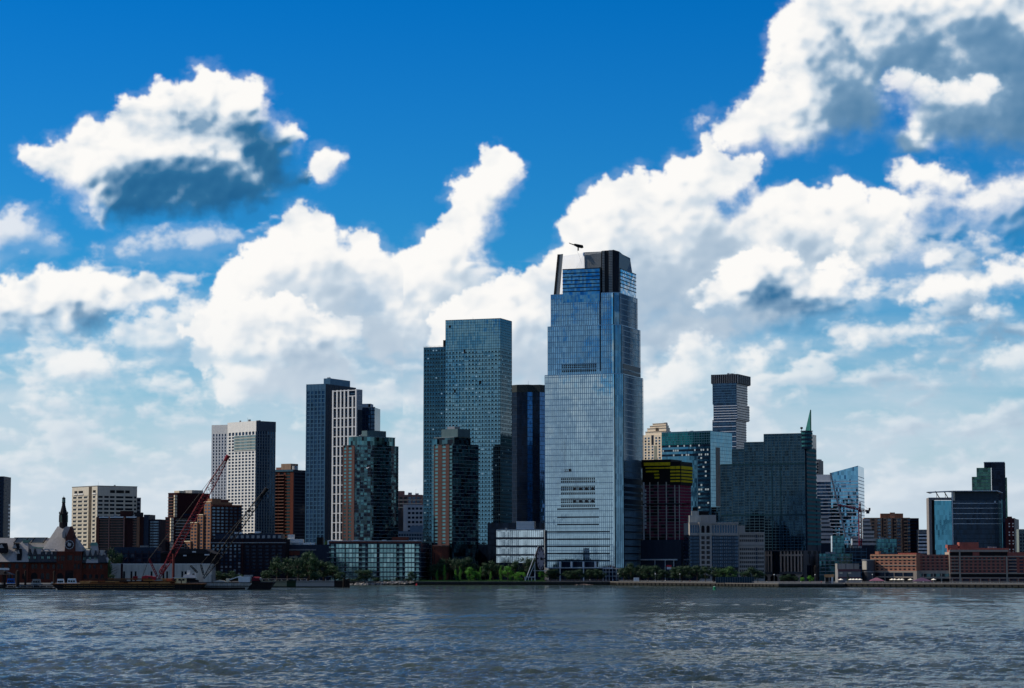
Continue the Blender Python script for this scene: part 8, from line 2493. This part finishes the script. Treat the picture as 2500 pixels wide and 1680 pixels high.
ORD = ['leftmost', 'second', 'third', 'fourth', 'fifth', 'sixth', 'seventh', 'eighth', 'ninth', 'tenth', 'rightmost']
def greenery():
    r = random.Random(14)
    # left: big dark trees before the loft block and residential slab
    for i, (u, v, w) in enumerate(((652, 1390, 28), (676, 1362, 38), (702, 1358, 42), (728, 1352, 38), (738, 1382, 36), (752, 1342, 44), (764, 1362, 38), (770, 1396, 34), (790, 1362, 46), (812, 1382, 44), (830, 1394, 28))):
        tree(ORD[i] + ' of the dark broad trees between the loft block and the residential block', u, v, 1672 - (i % 4) * 9, w, LEAF_DK, 'round', i, 'trees left of the residential block')
    tree('yellow-green tree top in the middle of the dark clump', 756, 1343, 1678, 26, LEAF_MD, 'loose', 2)
    tree('lone dark round tree in front of the residential block', 889, 1387, 1690, 50, LEAF_DK, 'round', 3)
    for i, u in enumerate((850, 872, 918, 945, 968, 990, 1010, 1028)):
        tree(ORD[i] + ' of the low dark shrubs on the bank before the residential block', u, 1410 - (i % 3) * 3, 1706, 26, LEAF_DK, 'shrub', i, 'shrubs before the residential block', cat='shrub')
    tree('small flat-topped tree before the pale end of the residential block', 1004, 1396, 1700, 20, LEAF_DK, 'round', 4)
    for i, u in enumerate((530, 548, 566, 584)):
        tree(ORD[i] + ' of the small dark trees before the dark brick loft block', u, 1392 + (i % 2) * 8, 1640, 24, LEAF_DK, 'round', i, 'small trees before the loft block')
    for i, (u, v, w) in enumerate(((270, 1334, 30), (290, 1341, 24))):
        tree(ORD[i] + ' of the treetops above the quay shed beside the terminal', u, v, 1705, w, LEAF_DK, 'round', i + 2, 'treetops behind the quay shed')
    tree('green shrub at the end of the railway terminal', 268, 1362, 1598, 14, LEAF_MD, 'round', 7)
    tree('small dark tree in front of the pale quay shed', 274, 1400, 1575, 15, LEAF_DK, 'round', 8)
    # park: dark back row
    for i, (u, v, w) in enumerate(((1062, 1374, 34), (1080, 1366, 36), (1100, 1360, 40), (1122, 1357, 40), (1145, 1362, 36), (1160, 1376, 30), (1185, 1376, 32), (1204, 1366, 34), (1220, 1372, 30))):
        tree(ORD[i] + ' of the tall dark trees in the back row of the park', u, v, 1716 + (i % 3) * 4, w, LEAF_DK, 'round', i, 'back row of park trees')
    for i, (u, v, w) in enumerate(((1244, 1382, 30), (1258, 1370, 38), (1278, 1358, 42), (1296, 1354, 40))):
        tree(ORD[i] + ' of the dark trees left of the riverside clock', u, v, 1716, w, LEAF_DK, 'loose', i, 'dark trees left of the riverside clock')
    # bright young trees along the bank
    for i, (u, v, w, k, t) in enumerate(((1066, 1396, 14, 'column', 'first bright slim tree at the left end of the park'), (1084, 1384, 15, 'column', 'bright slim tree near the left end of the park'), (1112, 1394, 15, 'column', 'bright slim tree left of the broad bright pair'), (1124, 1388, 15, 'column', 'taller bright slim tree beside the broad bright pair'),
                                   (1148, 1386, 26, 'round', 'broad bright green tree in the middle of the park bank'), (1160, 1392, 22, 'round', 'broad bright green tree right of the middle of the park bank'), (1174, 1389, 12, 'column', 'slim bright tree between the broad tree and the conifer'), (1198, 1398, 10, 'column', 'shortest slim tree on the park bank'),
                                   (1222, 1386, 14, 'column', 'yellow-green slim tree below the white-banded office'), (1240, 1384, 26, 'loose', 'broad yellow-green tree below the white-banded office'), (1268, 1394, 30, 'loose', 'bright bush left of the riverside clock legs'), (1322, 1394, 22, 'loose', 'leafy bush at the foot of the riverside clock'))):
        tree(t, u, v, 1703 + (i % 3), w, LEAF_LT, k, i, cat='tree', trunk=.08)
    # grass bank
    rg = np.random.RandomState(3); mb = MB()
    for k in range(9000):
        u = rg.uniform(1018, 1330); Y = rg.uniform(1696, 1709); x = XW(u, Y, 1420); h = rg.uniform(.35, .9) * (1.2 if Y > 1703 else .8)
        a = rg.uniform(0, 3.14); c, s = math.cos(a) * .22, math.sin(a) * .22; z = GROUND + (Y - 1695) * .03
        lx, ly = rg.normal(0, .15), rg.normal(0, .15)
        mb.tri((x - c, Y - s, z), (x + c, Y + s, z), (x + lx, Y + ly, z + h))
    g = mb.build('grass', LEAF_MD, None, 'stuff'); tag(g, 'bright grass strip along the park seawall', 'grass')
    lawn = MB().quad((XW(1018, 1696), 1695.5, GROUND + .02), (XW(1332, 1696), 1695.5, GROUND + .02), (XW(1332, 1712), 1712, GROUND + .5), (XW(1018, 1712), 1712, GROUND + .5)).build('lawn', stone('lawn_green', (0.06, 0.11, 0.03), var=.4, scale=.4))
    lawn['kind'] = 'structure'
    # under the tallest tower and along the esplanade
    for i, u in enumerate((1344, 1358, 1384, 1402, 1416, 1440, 1456, 1470)):
        tree(ORD[i] + ' of the dark street trees before the tallest tower lobby', u, 1388 + (i * 7 % 5), 1712, 26, LEAF_DK, 'round', i, 'street trees before the tallest tower')
    for i, (u, v, w) in enumerate(((1522, 1384, 30), (1540, 1376, 34), (1562, 1378, 34), (1582, 1376, 36), (1602, 1382, 34), (1618, 1388, 28), (1646, 1386, 34), (1664, 1380, 38), (1684, 1376, 36), (1702, 1382, 32))):
        tree(ORD[i] + ' of the dark esplanade trees below the netted tower', u, v, 1690 - i * 4, w, LEAF_DK, 'round', i, 'dark esplanade trees below the netted tower')
    for i, (u, v, w) in enumerate(((1722, 1384, 32), (1742, 1382, 32), (1764, 1383, 34), (1784, 1384, 32))):
        tree(ORD[i] + ' of the esplanade trees below the grey stone office', u, v, 1662 - i * 3, w, LEAF_MD if i > 1 else LEAF_DK, 'round', i + 1, 'esplanade trees below the stone office')
    for i, (u, v, w) in enumerate(((1818, 1392, 30), (1836, 1386, 36), (1850, 1390, 30))):
        tree(ORD[i] + ' of the very dark trees ending the esplanade row', u, v, 1630, w, LEAF_DK, 'round', i + 3, 'dark trees at the right end of the row')
    for i, (u, v) in enumerate(((1912, 1404), (1926, 1402), (1940, 1405))):
        tree(ORD[i] + ' of the dark round trees under the peach arch', u, v, 1640, 20, LEAF_DK, 'round', i, 'trees under the peach arch')
    tree('small bright tree right of the peach arch', 1958, 1408, 1600, 12, LEAF_LT, 'loose', 3)
    tree('second small bright tree right of the peach arch', 1978, 1406, 1600, 14, LEAF_LT, 'loose', 4)
    tree('dark slim tree in front of the pink pavilion', 2070, 1403, 1590, 9, LEAF_DK, 'column', 4)
    tree('green rooftop trees above the low dark block', 796, 1313, 1774, 14, LEAF_MD, 'round', 5)
greenery()

# ------------------------------------------------------------------ strollers on the esplanade
def person_mesh(seed):
    r = random.Random(seed)
    J = [((0, 0, .95), .15), ((0, 0, 1.2), .15), ((0, 0, 1.42), .17), ((0, 0, 1.52), .07), ((0, .01, 1.62), .10), ((0, .01, 1.74), .085)]
    E = [(0, 1), (1, 2), (2, 3), (3, 4), (4, 5)]
    st = r.uniform(.05, .22)
    for s in (-1, 1):
        n = len(J)
        J += [((s * .10, 0, .88), .10), ((s * .11, st * s, .48), .075), ((s * .11, st * s * 1.5, .07), .05), ((s * .11, st * s * 1.5 - .16, .04), .04)]
        E += [(0, n), (n, n + 1), (n + 1, n + 2), (n + 2, n + 3)]
        n = len(J)
        J += [((s * .20, 0, 1.40), .065), ((s * .25, -st * s * .6, 1.12), .05), ((s * .25, -st * s * .9 - .06, .88), .038), ((s * .25, -st * s - .08, .78), .04)]
        E += [(2, n), (n, n + 1), (n + 1, n + 2), (n + 2, n + 3)]
    me = bpy.data.meshes.new('person'); me.from_pydata([j[0] for j in J], E, [])
    o = bpy.data.objects.new('tmp', me); COL.objects.link(o)
    md = o.modifiers.new('skin', 'SKIN'); 
    if not me.skin_vertices: bpy.context.view_layer.update()
    sk = me.skin_vertices[0].data
    for i, j in enumerate(J): sk[i].radius = (j[1], j[1] * .8); sk[i].use_root = (i == 0)
    ss = o.modifiers.new('sub', 'SUBSURF'); ss.levels = 1; ss.render_levels = 1
    dg = bpy.context.evaluated_depsgraph_get()
    out = bpy.data.meshes.new_from_object(o.evaluated_get(dg))
    bpy.data.objects.remove(o)
    return out
def people():
    skin = stone('skin', (0.45, 0.28, 0.20), streak=False)
    tops = [(('white', M_WHITE), 'white top'), (('red', stone('red_shirt', (0.6, 0.06, 0.06))), 'red top'), (('blue', stone('blue_shirt', (0.08, 0.18, 0.5))), 'blue top'), (('grey', M_CONC_LT), 'grey top')]
    base = [person_mesh(k) for k in range(4)]
    spots = [(1440, 1695, 'before the tallest tower lobby'), (1462, 1696, 'near the trellis of the tallest tower'), (1497, 1694, 'at the seawall corner lamp'), (1580, 1650, 'under the trees below the netted tower'), (1624, 1634, 'under the esplanade trees'), (1685, 1616, 'beside the railing left of the hoarding'),
             (1716, 1604, 'close to the left end of the hoarding'), (1872, 1535, 'left of the peach colonnade'), (1955, 1520, 'at the railing right of the peach arch'), (2005, 1518, 'left of the orange kiosk'), (2028, 1520, 'in front of the orange kiosk'), (2160, 1548, 'between the parasols and the plum tent'), (2254, 1538, 'standing before the larger tent'), (2276, 1538, 'right of the larger tent')]
    for i, (u, Y, w) in enumerate(spots):
        (nm, mt), tx = tops[i % 4]
        me = base[i % 4].copy()
        for m in (skin, mt, M_NAVYPANEL, M_BLACK): me.materials.append(m)
        for p in me.polygons:
            c = p.center; z = c.z
            p.material_index = 0 if (z > 1.50 or (abs(c.x) > .21 and z < 1.02)) else (1 if z > .92 else (2 if z > .1 else 3)); p.use_smooth = True
        o = bpy.data.objects.new('person', me); COL.objects.link(o)
        o.location = (XW(u, Y, 1415), Y, GROUND + (.1 if Y > 1690 else 0)); o.rotation_euler = (0, 0, i * 1.3)
        tag(o, 'person in a %s and dark trousers %s' % (tx, w), 'person', 'people on the esplanade')
people()
